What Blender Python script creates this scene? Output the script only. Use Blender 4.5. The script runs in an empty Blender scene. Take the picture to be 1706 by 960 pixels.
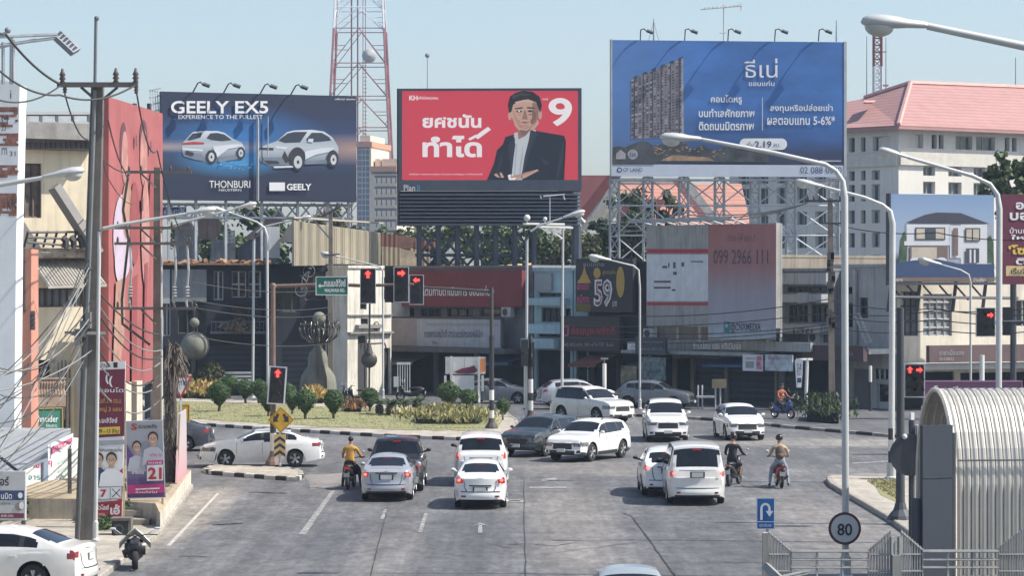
import bpy, bmesh, math, random
from mathutils import Vector, Matrix, Euler
rnd = random.Random(7)
SC = bpy.context.scene
COL = SC.collection
# ---------------------------------------------------------------- camera
F, CX, HY, H = 4600.0, 853.0, 472.0, 7.0          # focal length in photo pixels, principal column, horizon row, eye height
cam_d = bpy.data.cameras.new("camera")
cam_d.sensor_width = 36.0
cam_d.lens = F / 1706.0 * 36.0
cam_d.shift_y = -8.0 / 1706.0
cam_d.clip_start, cam_d.clip_end = 0.5, 6000.0
cam = bpy.data.objects.new("camera", cam_d)
cam.location = (0, 0, H)
cam.rotation_euler = (math.radians(90), 0, 0)
COL.objects.link(cam)
SC.camera = cam
# ---------------------------------------------------------------- light
SUN_EL, SUN_AZ = math.radians(50), math.radians(-7)     # azimuth measured from +X towards +Y
sdir = Vector((math.cos(SUN_EL) * math.cos(SUN_AZ), math.cos(SUN_EL) * math.sin(SUN_AZ), math.sin(SUN_EL)))
W = bpy.data.worlds.new("World")
SC.world = W
W.use_nodes = True
nt = W.node_tree
sky = nt.nodes.new("ShaderNodeTexSky")
sky.sky_type = 'NISHITA'
sky.sun_disc = False
sky.sun_elevation = SUN_EL
sky.sun_rotation = math.pi / 2 - SUN_AZ
sky.altitude = 100
sky.air_density = 1.0
sky.dust_density = 1.8
sky.ozone_density = 1.2
nt.links.new(sky.outputs[0], nt.nodes["Background"].inputs[0])
nt.nodes["Background"].inputs[1].default_value = 0.125
sl = bpy.data.lights.new("sun", 'SUN')
sl.energy = 4.9
sl.angle = math.radians(0.5)
sl.color = (1.0, 0.955, 0.87)
so = bpy.data.objects.new("sun", sl)
so.rotation_euler = sdir.to_track_quat('Z', 'Y').to_euler()
so.location = (60, -20, 80)
COL.objects.link(so)
SC.view_settings.view_transform = 'Standard'
SC.view_settings.look = 'None'
SC.view_settings.exposure = 0.47
SC.view_settings.gamma = 1.0
SC.view_settings.use_curve_mapping = False
SC.cycles.use_denoising = True
SC.cycles.max_bounces = 6
SC.cycles.diffuse_bounces = 3
SC.cycles.glossy_bounces = 3
SC.cycles.transmission_bounces = 3
SC.cycles.volume_bounces = 1
SC.cycles.transparent_max_bounces = 8
SC.cycles.sample_clamp_indirect = 6

# ---------------------------------------------------------------- pixel <-> place helpers (build-time measuring only)
def P(px, py, Y):
    return Vector(((px - CX) * Y / F, Y, H - (py - HY) * Y / F))
def G(px, py, z=0.0):
    Y = F * (H - z) / (py - HY)
    return Vector(((px - CX) * Y / F, Y, z))
def Zat(py, Y):
    return H - (py - HY) * Y / F
def Xat(px, Y):
    return (px - CX) * Y / F

# ---------------------------------------------------------------- materials
MATS = {}
def srgb(r, g, b):
    f = lambda c: (c / 255.0 / 12.92) if c / 255.0 <= 0.04045 else ((c / 255.0 + 0.055) / 1.055) ** 2.4
    return (f(r), f(g), f(b))
def newmat(name):
    m = bpy.data.materials.new(name)
    m.use_nodes = True
    n = m.node_tree
    b = n.nodes["Principled BSDF"]
    return m, n, b
def node(n, t, **kw):
    x = n.nodes.new(t)
    for k, v in kw.items():
        setattr(x, k, v)
    return x
def mapped(n, scale=(1, 1, 1), coord="Object"):
    tc = node(n, "ShaderNodeTexCoord")
    mp = node(n, "ShaderNodeMapping")
    mp.inputs["Scale"].default_value = scale
    n.links.new(tc.outputs[coord], mp.inputs[0])
    return mp.outputs[0]
def noise(n, vec, scale, detail=5, rough=0.6):
    x = node(n, "ShaderNodeTexNoise")
    x.inputs["Scale"].default_value = scale
    x.inputs["Detail"].default_value = detail
    x.inputs["Roughness"].default_value = rough
    n.links.new(vec, x.inputs["Vector"])
    return x.outputs[0]
def ramp(n, fac, stops):
    r = node(n, "ShaderNodeValToRGB")
    e = r.color_ramp.elements
    while len(e) < len(stops):
        e.new(0.5)
    for i, (p, c) in enumerate(stops):
        e[i].position = p
        e[i].color = (*c[:3], 1) if not isinstance(c, (int, float)) else (c, c, c, 1)
    n.links.new(fac, r.inputs[0])
    return r.outputs[0]
def mixc(n, fac, a, b, mode='MIX'):
    x = node(n, "ShaderNodeMix", data_type='RGBA', blend_type=mode)
    for i, v in ((0, fac), (6, a), (7, b)):
        if hasattr(v, "links"):
            n.links.new(v, x.inputs[i])
        elif i == 0:
            x.inputs[0].default_value = v
        else:
            x.inputs[i].default_value = (*v[:3], 1)
    return x.outputs[2]
def bump(n, b, height, strength=0.3, dist=0.02):
    x = node(n, "ShaderNodeBump")
    x.inputs["Strength"].default_value = strength
    x.inputs["Distance"].default_value = dist
    n.links.new(height, x.inputs["Height"])
    n.links.new(x.outputs[0], b.inputs["Normal"])
def M(name, col, rough=0.7, metal=0.0, var=0.12, scale=1.5, streak=0.0, coat=0.0, spec=0.5, bmp=0.0, dirt=None):
    """a painted / cast surface with uneven tone, optional vertical weather streaks and stains"""
    if name in MATS:
        return MATS[name]
    m, n, b = newmat(name)
    v = mapped(n)
    c = (*col, 1)
    lo = tuple(x * (1 - var) for x in col)
    hi = tuple(min(1, x * (1 + var)) for x in col)
    out = ramp(n, noise(n, v, scale), [(0.3, lo), (0.7, hi)])
    if streak > 0:
        v2 = mapped(n, (1.6, 1.6, 0.12))
        st = ramp(n, noise(n, v2, 2.2, 8, 0.7), [(0.48, 0.0), (0.72, 1.0)])
        f = node(n, "ShaderNodeMath", operation='MULTIPLY')
        n.links.new(st, f.inputs[0])
        f.inputs[1].default_value = streak
        out = mixc(n, f.outputs[0], out, dirt or tuple(x * 0.35 for x in col))
    n.links.new(out, b.inputs["Base Color"])
    b.inputs["Roughness"].default_value = rough
    b.inputs["Metallic"].default_value = metal
    b.inputs["Coat Weight"].default_value = coat
    b.inputs["Coat Roughness"].default_value = 0.05
    b.inputs["Specular IOR Level"].default_value = spec
    if bmp > 0:
        bump(n, b, noise(n, v, scale * 14), bmp, 0.03)
    MATS[name] = m
    return m
def Memit(name, col, strength):
    if name in MATS:
        return MATS[name]
    m, n, b = newmat(name)
    b.inputs["Base Color"].default_value = (*[x * 0.08 for x in col], 1)
    b.inputs["Emission Color"].default_value = (*col, 1)
    b.inputs["Emission Strength"].default_value = strength
    b.inputs["Roughness"].default_value = 0.35
    MATS[name] = m
    return m
def Mcorr(name, col, period=0.25, axis=0, rough=0.5, metal=0.0, streak=0.3, strength=0.6):
    """corrugated sheet: wave bump along one object axis plus streaks"""
    if name in MATS:
        return MATS[name]
    m, n, b = newmat(name)
    v = mapped(n)
    w = node(n, "ShaderNodeTexWave", wave_type='BANDS', bands_direction='XYZ'[axis], wave_profile='SIN')
    w.inputs["Scale"].default_value = 0.31416 / period * 1.0
    n.links.new(v, w.inputs["Vector"])
    v2 = mapped(n, (1.6, 1.6, 0.12))
    st = ramp(n, noise(n, v2, 1.7, 8, 0.7), [(0.4, 0.0), (0.75, streak)])
    base = ramp(n, noise(n, v, 0.8), [(0.3, tuple(x * 0.85 for x in col)), (0.7, col)])
    out = mixc(n, st, base, tuple(x * 0.4 for x in col))
    groove = ramp(n, w.outputs[0], [(0.0, 0.72), (0.45, 1.0)])
    out = mixc(n, 0.8, out, groove, 'MULTIPLY')
    n.links.new(out, b.inputs["Base Color"])
    b.inputs["Roughness"].default_value = rough
    b.inputs["Metallic"].default_value = metal
    bump(n, b, w.outputs[0], strength, 0.05)
    MATS[name] = m
    return m
def Mpaint(name, col, metal=0.0):
    if name in MATS:
        return MATS[name]
    m, n, b = newmat(name)
    v = mapped(n)
    dust = ramp(n, noise(n, v, 3.0, 6), [(0.45, 0.0), (0.8, 0.22)])
    out = mixc(n, dust, col, (0.33, 0.30, 0.26))
    n.links.new(out, b.inputs["Base Color"])
    b.inputs["Metallic"].default_value = metal
    b.inputs["Roughness"].default_value = 0.33
    b.inputs["Coat Weight"].default_value = 0.8
    b.inputs["Coat Roughness"].default_value = 0.06
    MATS[name] = m
    return m
def Mglass(name="window_glass", col=(0.012, 0.014, 0.017), rough=0.06):
    if name in MATS:
        return MATS[name]
    m, n, b = newmat(name)
    v = mapped(n)
    out = ramp(n, noise(n, v, 2.0), [(0.3, tuple(x * 0.7 for x in col)), (0.7, tuple(x * 1.5 for x in col))])
    n.links.new(out, b.inputs["Base Color"])
    b.inputs["Roughness"].default_value = rough
    b.inputs["Specular IOR Level"].default_value = 0.5
    MATS[name] = m
    return m
def Mleaf(name, a, bcol, trans=0.25):
    if name in MATS:
        return MATS[name]
    m, n, b = newmat(name)
    oi = node(n, "ShaderNodeTexCoord")
    nz = noise(n, mapped(n), 1.3, 3)
    rp = node(n, "ShaderNodeNewGeometry")
    f = node(n, "ShaderNodeMath", operation='ADD')
    f2 = node(n, "ShaderNodeMath", operation='MULTIPLY')
    n.links.new(rp.outputs["Random Per Island"], f2.inputs[0])
    f2.inputs[1].default_value = 0.6
    n.links.new(f2.outputs[0], f.inputs[0])
    n.links.new(nz, f.inputs[1])
    out = ramp(n, f.outputs[0], [(0.35, a), (1.0, bcol)])
    n.links.new(out, b.inputs["Base Color"])
    b.inputs["Roughness"].default_value = 0.55
    tr = node(n, "ShaderNodeBsdfTranslucent")
    n.links.new(out, tr.inputs[0])
    mx = node(n, "ShaderNodeMixShader")
    mx.inputs[0].default_value = trans
    n.links.new(b.outputs[0], mx.inputs[1])
    n.links.new(tr.outputs[0], mx.inputs[2])
    n.links.new(mx.outputs[0], n.nodes["Material Output"].inputs[0])
    MATS[name] = m
    return m

# ---------------------------------------------------------------- mesh builder
class MB:
    def __init__(s):
        s.v, s.f, s.m = [], [], []
    def add(s, vs, fs, mi=0):
        o = len(s.v)
        s.v += [Vector(p) for p in vs]
        for f in fs:
            s.f.append([i + o for i in f])
            s.m.append(mi)
        return s
    def quad(s, a, b, c, d, mi=0):
        return s.add([a, b, c, d], [(0, 1, 2, 3)], mi)
    def ngon(s, pts, mi=0):
        return s.add(pts, [tuple(range(len(pts)))], mi)
    def box(s, x0, x1, y0, y1, z0, z1, mi=0):
        v = [(x0, y0, z0), (x1, y0, z0), (x1, y1, z0), (x0, y1, z0), (x0, y0, z1), (x1, y0, z1), (x1, y1, z1), (x0, y1, z1)]
        return s.add(v, [(0, 3, 2, 1), (4, 5, 6, 7), (0, 1, 5, 4), (1, 2, 6, 5), (2, 3, 7, 6), (3, 0, 4, 7)], mi)
    def cbox(s, c, sx, sy, sz, mi=0, rot=None):
        c = Vector(c)
        R = rot if rot else Matrix.Identity(3)
        v = [c + R @ Vector((a * sx / 2, b * sy / 2, d * sz / 2)) for d in (-1, 1) for a, b in ((-1, -1), (1, -1), (1, 1), (-1, 1))]
        return s.add(v, [(0, 3, 2, 1), (4, 5, 6, 7), (0, 1, 5, 4), (1, 2, 6, 5), (2, 3, 7, 6), (3, 0, 4, 7)], mi)
    def hexa(s, p, mi=0):      # 8 points: front 4 (ccw) then back 4
        return s.add(p, [(0, 1, 2, 3), (7, 6, 5, 4), (0, 4, 5, 1), (1, 5, 6, 2), (2, 6, 7, 3), (3, 7, 4, 0)], mi)
    def tube(s, pts, r, seg=8, mi=0, caps=True):
        pts = [Vector(p) for p in pts]
        rs = r if isinstance(r, (list, tuple)) else [r] * len(pts)
        rings = []
        up = Vector((0, 0, 1))
        for i, p in enumerate(pts):
            d = (pts[min(i + 1, len(pts) - 1)] - pts[max(i - 1, 0)])
            d = d.normalized() if d.length > 1e-9 else Vector((0, 0, 1))
            a = up if abs(d.dot(up)) < 0.95 else Vector((1, 0, 0))
            u = d.cross(a).normalized()
            w = d.cross(u).normalized()
            rings.append([p + (u * math.cos(2 * math.pi * k / seg + .39) + w * math.sin(2 * math.pi * k / seg + .39)) * rs[i] for k in range(seg)])
        o = len(s.v)
        for rg in rings:
            s.v += rg
        for i in range(len(pts) - 1):
            for k in range(seg):
                k2 = (k + 1) % seg
                s.f.append([o + i * seg + k, o + i * seg + k2, o + (i + 1) * seg + k2, o + (i + 1) * seg + k])
                s.m.append(mi)
        if caps:
            s.f.append([o + k for k in range(seg)][::-1]); s.m.append(mi)
            e = o + (len(pts) - 1) * seg
            s.f.append([e + k for k in range(seg)]); s.m.append(mi)
        return s
    def bar(s, a, b, w, mi=0):
        return s.tube([a, b], w * 0.7071, 4, mi)
    def lathe(s, prof, seg=16, c=(0, 0, 0), axis='z', mi=0):
        c = Vector(c)
        o = len(s.v)
        for r, h in prof:
            for k in range(seg):
                t = 2 * math.pi * k / seg
                a, b = r * math.cos(t), r * math.sin(t)
                s.v.append(c + (Vector((a, b, h)) if axis == 'z' else Vector((a, h, b)) if axis == 'y' else Vector((h, a, b))))
        for i in range(len(prof) - 1):
            for k in range(seg):
                k2 = (k + 1) % seg
                s.f.append([o + i * seg + k, o + i * seg + k2, o + (i + 1) * seg + k2, o + (i + 1) * seg + k])
                s.m.append(mi)
        return s
    def ball(s, c, r, seg=14, rings=8, mi=0, sz=(1, 1, 1)):
        c = Vector(c)
        o = len(s.v)
        for i in range(rings + 1):
            t = math.pi * i / rings
            for k in range(seg):
                p = 2 * math.pi * k / seg
                s.v.append(c + Vector((math.sin(t) * math.cos(p) * r * sz[0], math.sin(t) * math.sin(p) * r * sz[1], math.cos(t) * r * sz[2])))
        for i in range(rings):
            for k in range(seg):
                k2 = (k + 1) % seg
                s.f.append([o + i * seg + k, o + (i + 1) * seg + k, o + (i + 1) * seg + k2, o + i * seg + k2])
                s.m.append(mi)
        return s
    def prism(s, base, top, mi=0, mtop=None):
        """closed solid between two equal outlines"""
        n = len(base)
        o = len(s.v)
        s.v += [Vector(p) for p in base] + [Vector(p) for p in top]
        for i in range(n):
            j = (i + 1) % n
            s.f.append([o + i, o + j, o + n + j, o + n + i]); s.m.append(mi)
        s.f.append([o + n + i for i in range(n)]); s.m.append(mi if mtop is None else mtop)
        s.f.append([o + i for i in range(n)][::-1]); s.m.append(mi)
        return s
    def build(s, name, mats, parent=None, smooth=False, local=False, angle=None):
        me = bpy.data.meshes.new(name)
        off = Vector((0, 0, 0))
        if parent is not None and not local:
            p = parent
            while p is not None:
                off += p.location
                p = p.parent
        me.from_pydata([tuple(v - off) for v in s.v], [], s.f)
        mats = mats if isinstance(mats, (list, tuple)) else [mats]
        for m in mats:
            me.materials.append(m)
        if len(mats) > 1:
            me.polygons.foreach_set("material_index", s.m)
        if smooth:
            me.polygons.foreach_set("use_smooth", [True] * len(me.polygons))
            if angle:
                try:
                    me.set_sharp_from_angle(angle=math.radians(angle))
                except Exception:
                    pass
        me.validate()
        me.update()
        o = bpy.data.objects.new(name, me)
        COL.objects.link(o)
        if parent is not None:
            o.parent = parent
        return o
def thing(name, label, cat, loc=(0, 0, 0), rot=0.0, group=None):
    o = bpy.data.objects.new(name, None)
    o.empty_display_size = 0.3
    COL.objects.link(o)
    o.location = loc
    o.rotation_euler = (0, 0, rot)
    return tag(o, label, cat, group)
def tag(o, label, cat, group=None):
    o["label"], o["category"] = label, cat
    if group:
        o["group"] = group
    return o
def struct(o, kind="structure"):
    o["kind"] = kind
    return o
def copy_tree(o, parent=None):
    c = o.copy()
    COL.objects.link(c)
    if parent is not None:
        c.parent = parent
    for ch in list(o.children):
        copy_tree(ch, c)
    return c

# ---------------------------------------------------------------- an upright flat plane measured in photo pixels
class Board:
    def __init__(s, pxl, Yl, pxr, Yr):
        s.a = Vector((Xat(pxl, Yl), Yl, 0))
        s.b = Vector((Xat(pxr, Yr), Yr, 0))
        s.d = (s.b - s.a).normalized()
        s.n = Vector((s.d.y, -s.d.x, 0))
        if s.n.y > 0:
            s.n = -s.n
    def p(s, px, py, off=0.0):
        rx, rz = (px - CX) / F, -(py - HY) / F
        # s.a + k*d = t*(rx,1)
        den = s.d.x - s.d.y * rx
        k = (s.a.y * rx - s.a.x) / den
        q = s.a + s.d * k
        return Vector((q.x, q.y, H + rz * q.y)) + s.n * off
    def ground(s, px):
        q = s.p(px, HY)
        return F * H / q.y + HY      # photo row where this plane meets the ground
    def quad(s, mb, x0, y0, x1, y1, off=0.0, mi=0):
        return mb.quad(s.p(x0, y1, off), s.p(x1, y1, off), s.p(x1, y0, off), s.p(x0, y0, off), mi)
    def zrect(s, x0, x1, ztop, zbot, off=0):
        pass
    def box(s, mb, x0, y0, x1, y1, o0, o1, mi=0):
        """rectangle kept true (level edges): heights taken at the left edge"""
        pl, pr = s.p(x0, HY), s.p(x1, HY)
        ym = (pl.y + pr.y) / 2
        z0, z1 = H - (y1 - HY) * ym / F, H - (y0 - HY) * ym / F
        return s.zbox(mb, x0, x1, z0, z1, o0, o1, mi)
    def zbox(s, mb, x0, x1, z0, z1, o0, o1, mi=0):
        pl, pr = s.p(x0, HY), s.p(x1, HY)
        f = lambda q, z, o: Vector((q.x, q.y, z)) + s.n * o
        return mb.hexa([f(pl, z0, o1), f(pr, z0, o1), f(pr, z1, o1), f(pl, z1, o1), f(pl, z0, o0), f(pr, z0, o0), f(pr, z1, o0), f(pl, z1, o0)], mi)
    def poly(s, mb, pts, off=0.0, mi=0):
        return mb.ngon([s.p(x, y, off) for x, y in reversed(pts)], mi)
    def ell(s, mb, cx, cy, rx, ry, off=0.0, mi=0, n=20, a0=0, a1=360, rot=0):
        pts = []
        cr, sr = math.cos(math.radians(rot)), math.sin(math.radians(rot))
        for k in range(n + (0 if a1 - a0 >= 360 else 1)):
            t = math.radians(a0 + (a1 - a0) * k / n)
            x, y = rx * math.cos(t), ry * math.sin(t)
            pts.append((cx + x * cr - y * sr, cy + x * sr + y * cr))
        return s.poly(mb, pts, off, mi)
    def line(s, mb, pts, w, off=0.0, mi=0):
        """flat painted stroke along pixel polyline"""
        for (x0, y0), (x1, y1) in zip(pts, pts[1:]):
            l = math.hypot(x1 - x0, y1 - y0) or 1
            nx, ny = -(y1 - y0) / l * w / 2, (x1 - x0) / l * w / 2
            s.poly(mb, [(x0 + nx, y0 + ny), (x0 - nx, y0 - ny), (x1 - nx, y1 - ny), (x1 + nx, y1 + ny)], off, mi)

TXT = {}
def glyphs(text, bold=0.0, res=2):
    """outline of a line of writing, normalised to its own bounding box"""
    key = (text, bold, res)
    if key in TXT:
        return TXT[key]
    cu = bpy.data.curves.new("writing", 'FONT')
    cu.body = text
    cu.fill_mode = 'FRONT'
    cu.resolution_u = res
    cu.offset = bold
    ob = bpy.data.objects.new("writing", cu)
    COL.objects.link(ob)
    dg = bpy.context.evaluated_depsgraph_get()
    me = bpy.data.meshes.new_from_object(ob.evaluated_get(dg))
    vs = [v.co.copy() for v in me.vertices]
    fs = [list(p.vertices) for p in me.polygons]
    bpy.data.objects.remove(ob)
    bpy.data.curves.remove(cu)
    bpy.data.meshes.remove(me)
    if vs:
        x0, x1 = min(v.x for v in vs), max(v.x for v in vs)
        y0, y1 = min(v.y for v in vs), max(v.y for v in vs)
        vs = [((v.x - x0) / max(1e-6, x1 - x0), (v.y - y0) / max(1e-6, y1 - y0)) for v in vs]
    TXT[key] = (vs, fs)
    return TXT[key]
def write(bd, mb, text, x0, y0, x1, y1, off=0.01, mi=0, bold=0.0, res=2, skew=0.0):
    vs, fs = glyphs(text, bold, res)
    if vs:
        mb.add([bd.p(x0 + (x1 - x0) * u + skew * (v - .5) * (y1 - y0), y1 + (y0 - y1) * v, off) for u, v in vs], fs, mi)
    return mb
HAZE = 0.0002
# ================================================================ SETTING: ground, road, islands, pavements
def m_asphalt():
    m, n, b = newmat("asphalt")
    v = mapped(n)
    big = noise(n, v, 0.055, 6, 0.65)
    base = ramp(n, big, [(0.30, (0.095, 0.096, 0.100)), (0.50, (0.132, 0.132, 0.135)), (0.70, (0.185, 0.180, 0.176))])
    tv = mapped(n, (1.15, 0.018, 1))
    tr = ramp(n, noise(n, tv, 1.0, 4, 0.6), [(0.35, 0.74), (0.65, 1.14)])
    base = mixc(n, 0.75, base, tr, 'MULTIPLY')
    cv = mapped(n, (0.05, 0.8, 1))
    cr = ramp(n, noise(n, cv, 1.0, 6, 0.7), [(0.40, 0.80), (0.62, 1.12)])
    base = mixc(n, 0.6, base, cr, 'MULTIPLY')
    sp = ramp(n, noise(n, v, 5.0, 8, 0.8), [(0.34, 0.5), (0.66, 1.4)])
    base = mixc(n, 0.7, base, sp, 'MULTIPLY')
    def worn(c, rx, ry, col, k, base):
        mp = node(n, "ShaderNodeMapping")
        mp.inputs["Location"].default_value = (-c[0] / rx, -c[1] / ry, 0)
        mp.inputs["Scale"].default_value = (1 / rx, 1 / ry, 0)
        tc = node(n, "ShaderNodeTexCoord")
        n.links.new(tc.outputs["Object"], mp.inputs[0])
        ln = node(n, "ShaderNodeVectorMath", operation='LENGTH')
        n.links.new(mp.outputs[0], ln.inputs[0])
        a = node(n, "ShaderNodeMath", operation='MULTIPLY_ADD')
        n.links.new(noise(n, v, 0.55, 8, 0.7), a.inputs[0])
        a.inputs[1].default_value = 1.3
        n.links.new(ln.outputs[1], a.inputs[2])
        return mixc(n, wr(a.outputs[0], k), base, col)
    def wr(f, k):
        mr = node(n, "ShaderNodeMapRange")
        n.links.new(f, mr.inputs[0])
        for i, x in enumerate((1.15, 1.75, k, 0.0)):
            mr.inputs[i + 1].default_value = x
        return mr.outputs[0]
    L_, D_ = (.225, .205, .188), (.085, .086, .092)
    for c, rx, ry, col, k in (((1.75, 80), 1.5, 19, L_, .6), ((3.6, 104), 5, 5, L_, .6), ((16, 121), 10, 4, (.27, .25, .225), .7), ((9.2, 79), 2.2, 14, L_, .6), ((-9.9, 82), 1.3, 16, (.28, .25, .21), .8),
                              ((-1.3, 74), 1.2, 22, D_, .6), ((5.2, 72), 1.3, 18, D_, .5), ((-5.4, 78), 1.5, 14, D_, .4), ((-3.2, 72), .9, 12, L_, .35), ((-12, 112), 8, 4, D_, .4), ((9, 108), 6, 5, D_, .5)):
        base = worn(c, rx, ry, col, k, base)
    for sc, s, lo, hi, k in (((4.5, .06, 1), 1.0, .7, 1.22, .3), ((.16, 1.3, 1), 1.0, .7, 1.22, .35), ((.7, .16, 1), 1.0, .68, 1.24, .6), ((1.9, .5, 1), 1.0, .7, 1.25, .65), ((4.2, 1.4, 1), 1.0, .6, 1.35, .6)):
        base = mixc(n, k, base, ramp(n, noise(n, mapped(n, sc), s, 6, .7), [(.36, lo), (.64, hi)]), 'MULTIPLY')
    oil = ramp(n, noise(n, mapped(n, (0.6, 0.11, 1)), 1.3, 5), [(0.60, 0.0), (0.75, 0.55)])
    base = mixc(n, oil, base, (0.05, 0.05, 0.055))
    n.links.new(base, b.inputs["Base Color"])
    b.inputs["Roughness"].default_value = 0.78
    bump(n, b, noise(n, v, 30), 0.35, 0.02)
    return m
def m_patch(name, c, sc=0.4):
    m, n, b = newmat(name)
    v = mapped(n)
    base = ramp(n, noise(n, v, sc, 7, 0.7), [(0.3, tuple(x * 0.72 for x in c)), (0.7, tuple(x * 1.2 for x in c))])
    tv = mapped(n, (1.3, 0.05, 1))
    tr = ramp(n, noise(n, tv, 1.0, 4), [(0.35, 0.7), (0.65, 1.12)])
    base = mixc(n, 0.6, base, tr, 'MULTIPLY')
    sp = ramp(n, noise(n, v, 4.5, 8, 0.8), [(0.34, 0.55), (0.66, 1.35)])
    base = mixc(n, 0.6, base, sp, 'MULTIPLY')
    n.links.new(base, b.inputs["Base Color"])
    b.inputs["Roughness"].default_value = 0.85
    bump(n, b, noise(n, v, 24), 0.3, 0.02)
    return m
def m_mark():
    """worn road paint: asphalt shows through"""
    m, n, b = newmat("worn_paint")
    v = mapped(n)
    w = ramp(n, noise(n, v, 3.2, 9, 0.8), [(0.44, 0.0), (0.62, 1.0)])
    n.links.new(mixc(n, w, (0.15, 0.148, 0.146), (0.40, 0.39, 0.365)), b.inputs["Base Color"])
    b.inputs["Roughness"].default_value = 0.8
    return m
ASPH, PATCH, PATCHD, MARK = m_asphalt(), m_patch("road_patch_pale", (0.215, 0.20, 0.188)), m_patch("road_patch_dark", (0.122, 0.122, 0.126)), m_mark()
PAVE = m_patch("pavement_concrete", (0.40, 0.36, 0.30), 0.7)
PAVES = m_patch("pavement_dusty", (0.115, 0.115, 0.12), 0.7)  # forecourt and ground asphalt, darkened in colour to stand in for shade
EARTH = m_patch("dry_ground", (0.36, 0.29, 0.20), 0.6)
MARK_S = M("fresh_white_line", (0.42, 0.40, 0.36), 0.8, var=0.3, scale=4)

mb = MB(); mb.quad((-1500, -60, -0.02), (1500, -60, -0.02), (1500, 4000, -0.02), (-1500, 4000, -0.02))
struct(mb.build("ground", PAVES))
mb = MB(); mb.quad((-60, 20, 0), (70, 20, 0), (70, 172, 0), (-60, 172, 0))
struct(mb.build("road", ASPH))
def sheet(name, pts, z, mat_):
    mb = MB(); mb.ngon([G(x, y) + Vector((0, 0, z)) for x, y in reversed(pts)])
    # keep facing up
    o = mb.build(name, mat_)
    if o.data.polygons[0].normal.z < 0:
        o.data.flip_normals()
    return struct(o)
# worn paler areas with ragged outlines (old concrete repair, dusty turning area)
def ragged(pts, amp, seed):
    r = random.Random(seed)
    out = []
    for (x0, y0), (x1, y1) in zip(pts, pts[1:] + pts[:1]):
        n = max(2, int(math.hypot(x1 - x0, y1 - y0) / 12))
        for k in range(n):
            t = k / n
            out.append((x0 + (x1 - x0) * t + r.uniform(-amp, amp), y0 + (y1 - y0) * t + r.uniform(-amp, amp) * 0.35))
    return out
sheet("road_patch", ragged([(505, 792), (580, 788), (572, 812), (520, 815)], 4, 6), 0.004, PATCH)
mk = MB()
def mark(pts):
    q = [G(x, y) + Vector((0, 0, 0.012)) for x, y in pts]
    a = (q[1] - q[0]).cross(q[2] - q[0])
    mk.ngon(q if a.z > 0 else q[::-1])
for a in ([(552, 818), (559, 818), (509, 892), (497, 892)], [(707, 856), (713, 856), (703, 888), (696, 888)],
          [(848, 835), (872, 835), (872, 838), (848, 838)], [(882, 812), (944, 812), (944, 815), (882, 815)], [(640, 850), (646, 850), (640, 866), (633, 866)],
          [(1100, 789), (1240, 795), (1240, 797), (1100, 791)], [(1420, 772), (1490, 768), (1490, 770), (1420, 774)],
          
          [(796, 889), (804, 889), (803, 876), (797, 876)], [(786, 878), (800, 872), (815, 878), (800, 875)], [(900, 800), (925, 797), (930, 800), (905, 803)]):
    mark(a)
struct(mk.build("road_marking", MARK))
mk = MB()
mark([(843, 834), (866, 834), (866, 836.5), (843, 836.5)]); mark([(361, 823), (366, 823), (284, 911), (277, 911)])
struct(mk.build("road_marking", MARK_S))
def crack(pts, w, seed):
    r = random.Random(seed)
    mb = MB()
    fine = []
    for (x0, y0), (x1, y1) in zip(pts, pts[1:]):
        for k in range(8):
            t = k / 8
            fine.append((x0 + (x1 - x0) * t + r.uniform(-.8, .8), y0 + (y1 - y0) * t + r.uniform(-.3, .3)))
    fine.append(pts[-1])
    for a, b in zip(fine, fine[1:]):
        A, B = G(*a), G(*b)
        d = (B - A).normalized() * 0.02
        s = Vector((-d.y, d.x, 0)).normalized() * w * r.uniform(.5, 1.2) / 2
        u = Vector((0, 0, 0.016))
        q = [A - s - d + u, A + s - d + u, B + s + d + u, B - s + d + u]
        nrm = (q[1] - q[0]).cross(q[2] - q[0])
        mb.ngon(q if nrm.z > 0 else q[::-1])
    return struct(mb.build("road_crack", M("crack_tar", (0.05, 0.05, 0.052), 0.9, var=.6, scale=1.5)))
crack([(1037, 856), (1052, 861), (1078, 895), (1102, 930), (1126, 962)], 0.045, 1)
crack([(645, 850), (634, 895), (618, 960)], 0.025, 2)
crack([(845, 909), (880, 907), (925, 911), (960, 905)], 0.05, 3)
crack([(300, 928), (345, 929)], 0.08, 4)
crack([(355, 876), (404, 873)], 0.22, 7)
crack([(415, 821), (476, 823)], 0.22, 8)
crack([(873, 800), (874, 870), (876, 960)], 0.03, 12)
crack([(805, 905), (850, 915), (903, 912)], 0.03, 13)
crack([(300, 880), (520, 850), (700, 868)], 0.03, 9)
crack([(430, 940), (640, 915), (800, 930)], 0.03, 10)
crack([(900, 925), (1100, 900), (1260, 905)], 0.03, 11)

# ---- raised islands with painted kerbs
KB, KW = M("kerb_black", (0.035, 0.034, 0.033), 0.8, var=0.3), M("kerb_white", (0.52, 0.49, 0.44), 0.8, var=0.25, streak=0.4)
KG = M("kerb_concrete", (0.33, 0.30, 0.26), 0.85, var=0.3, streak=0.4, scale=3)
LAWN = None
def m_lawn():
    m, n, b = newmat("lawn")
    v = mapped(n)
    base = ramp(n, noise(n, v, 0.35, 7, 0.7), [(0.30, (0.34, 0.29, 0.17)), (0.46, (0.29, 0.28, 0.135)), (0.72, (0.205, 0.235, 0.095))])
    f = ramp(n, noise(n, v, 12, 5, 0.8), [(0.3, 0.6), (0.7, 1.3)])
    n.links.new(mixc(n, 0.7, base, f, 'MULTIPLY'), b.inputs["Base Color"])
    b.inputs["Roughness"].default_value = 0.95
    bump(n, b, noise(n, v, 40), 0.8, 0.05)
    return m
LAWN = m_lawn()
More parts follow.
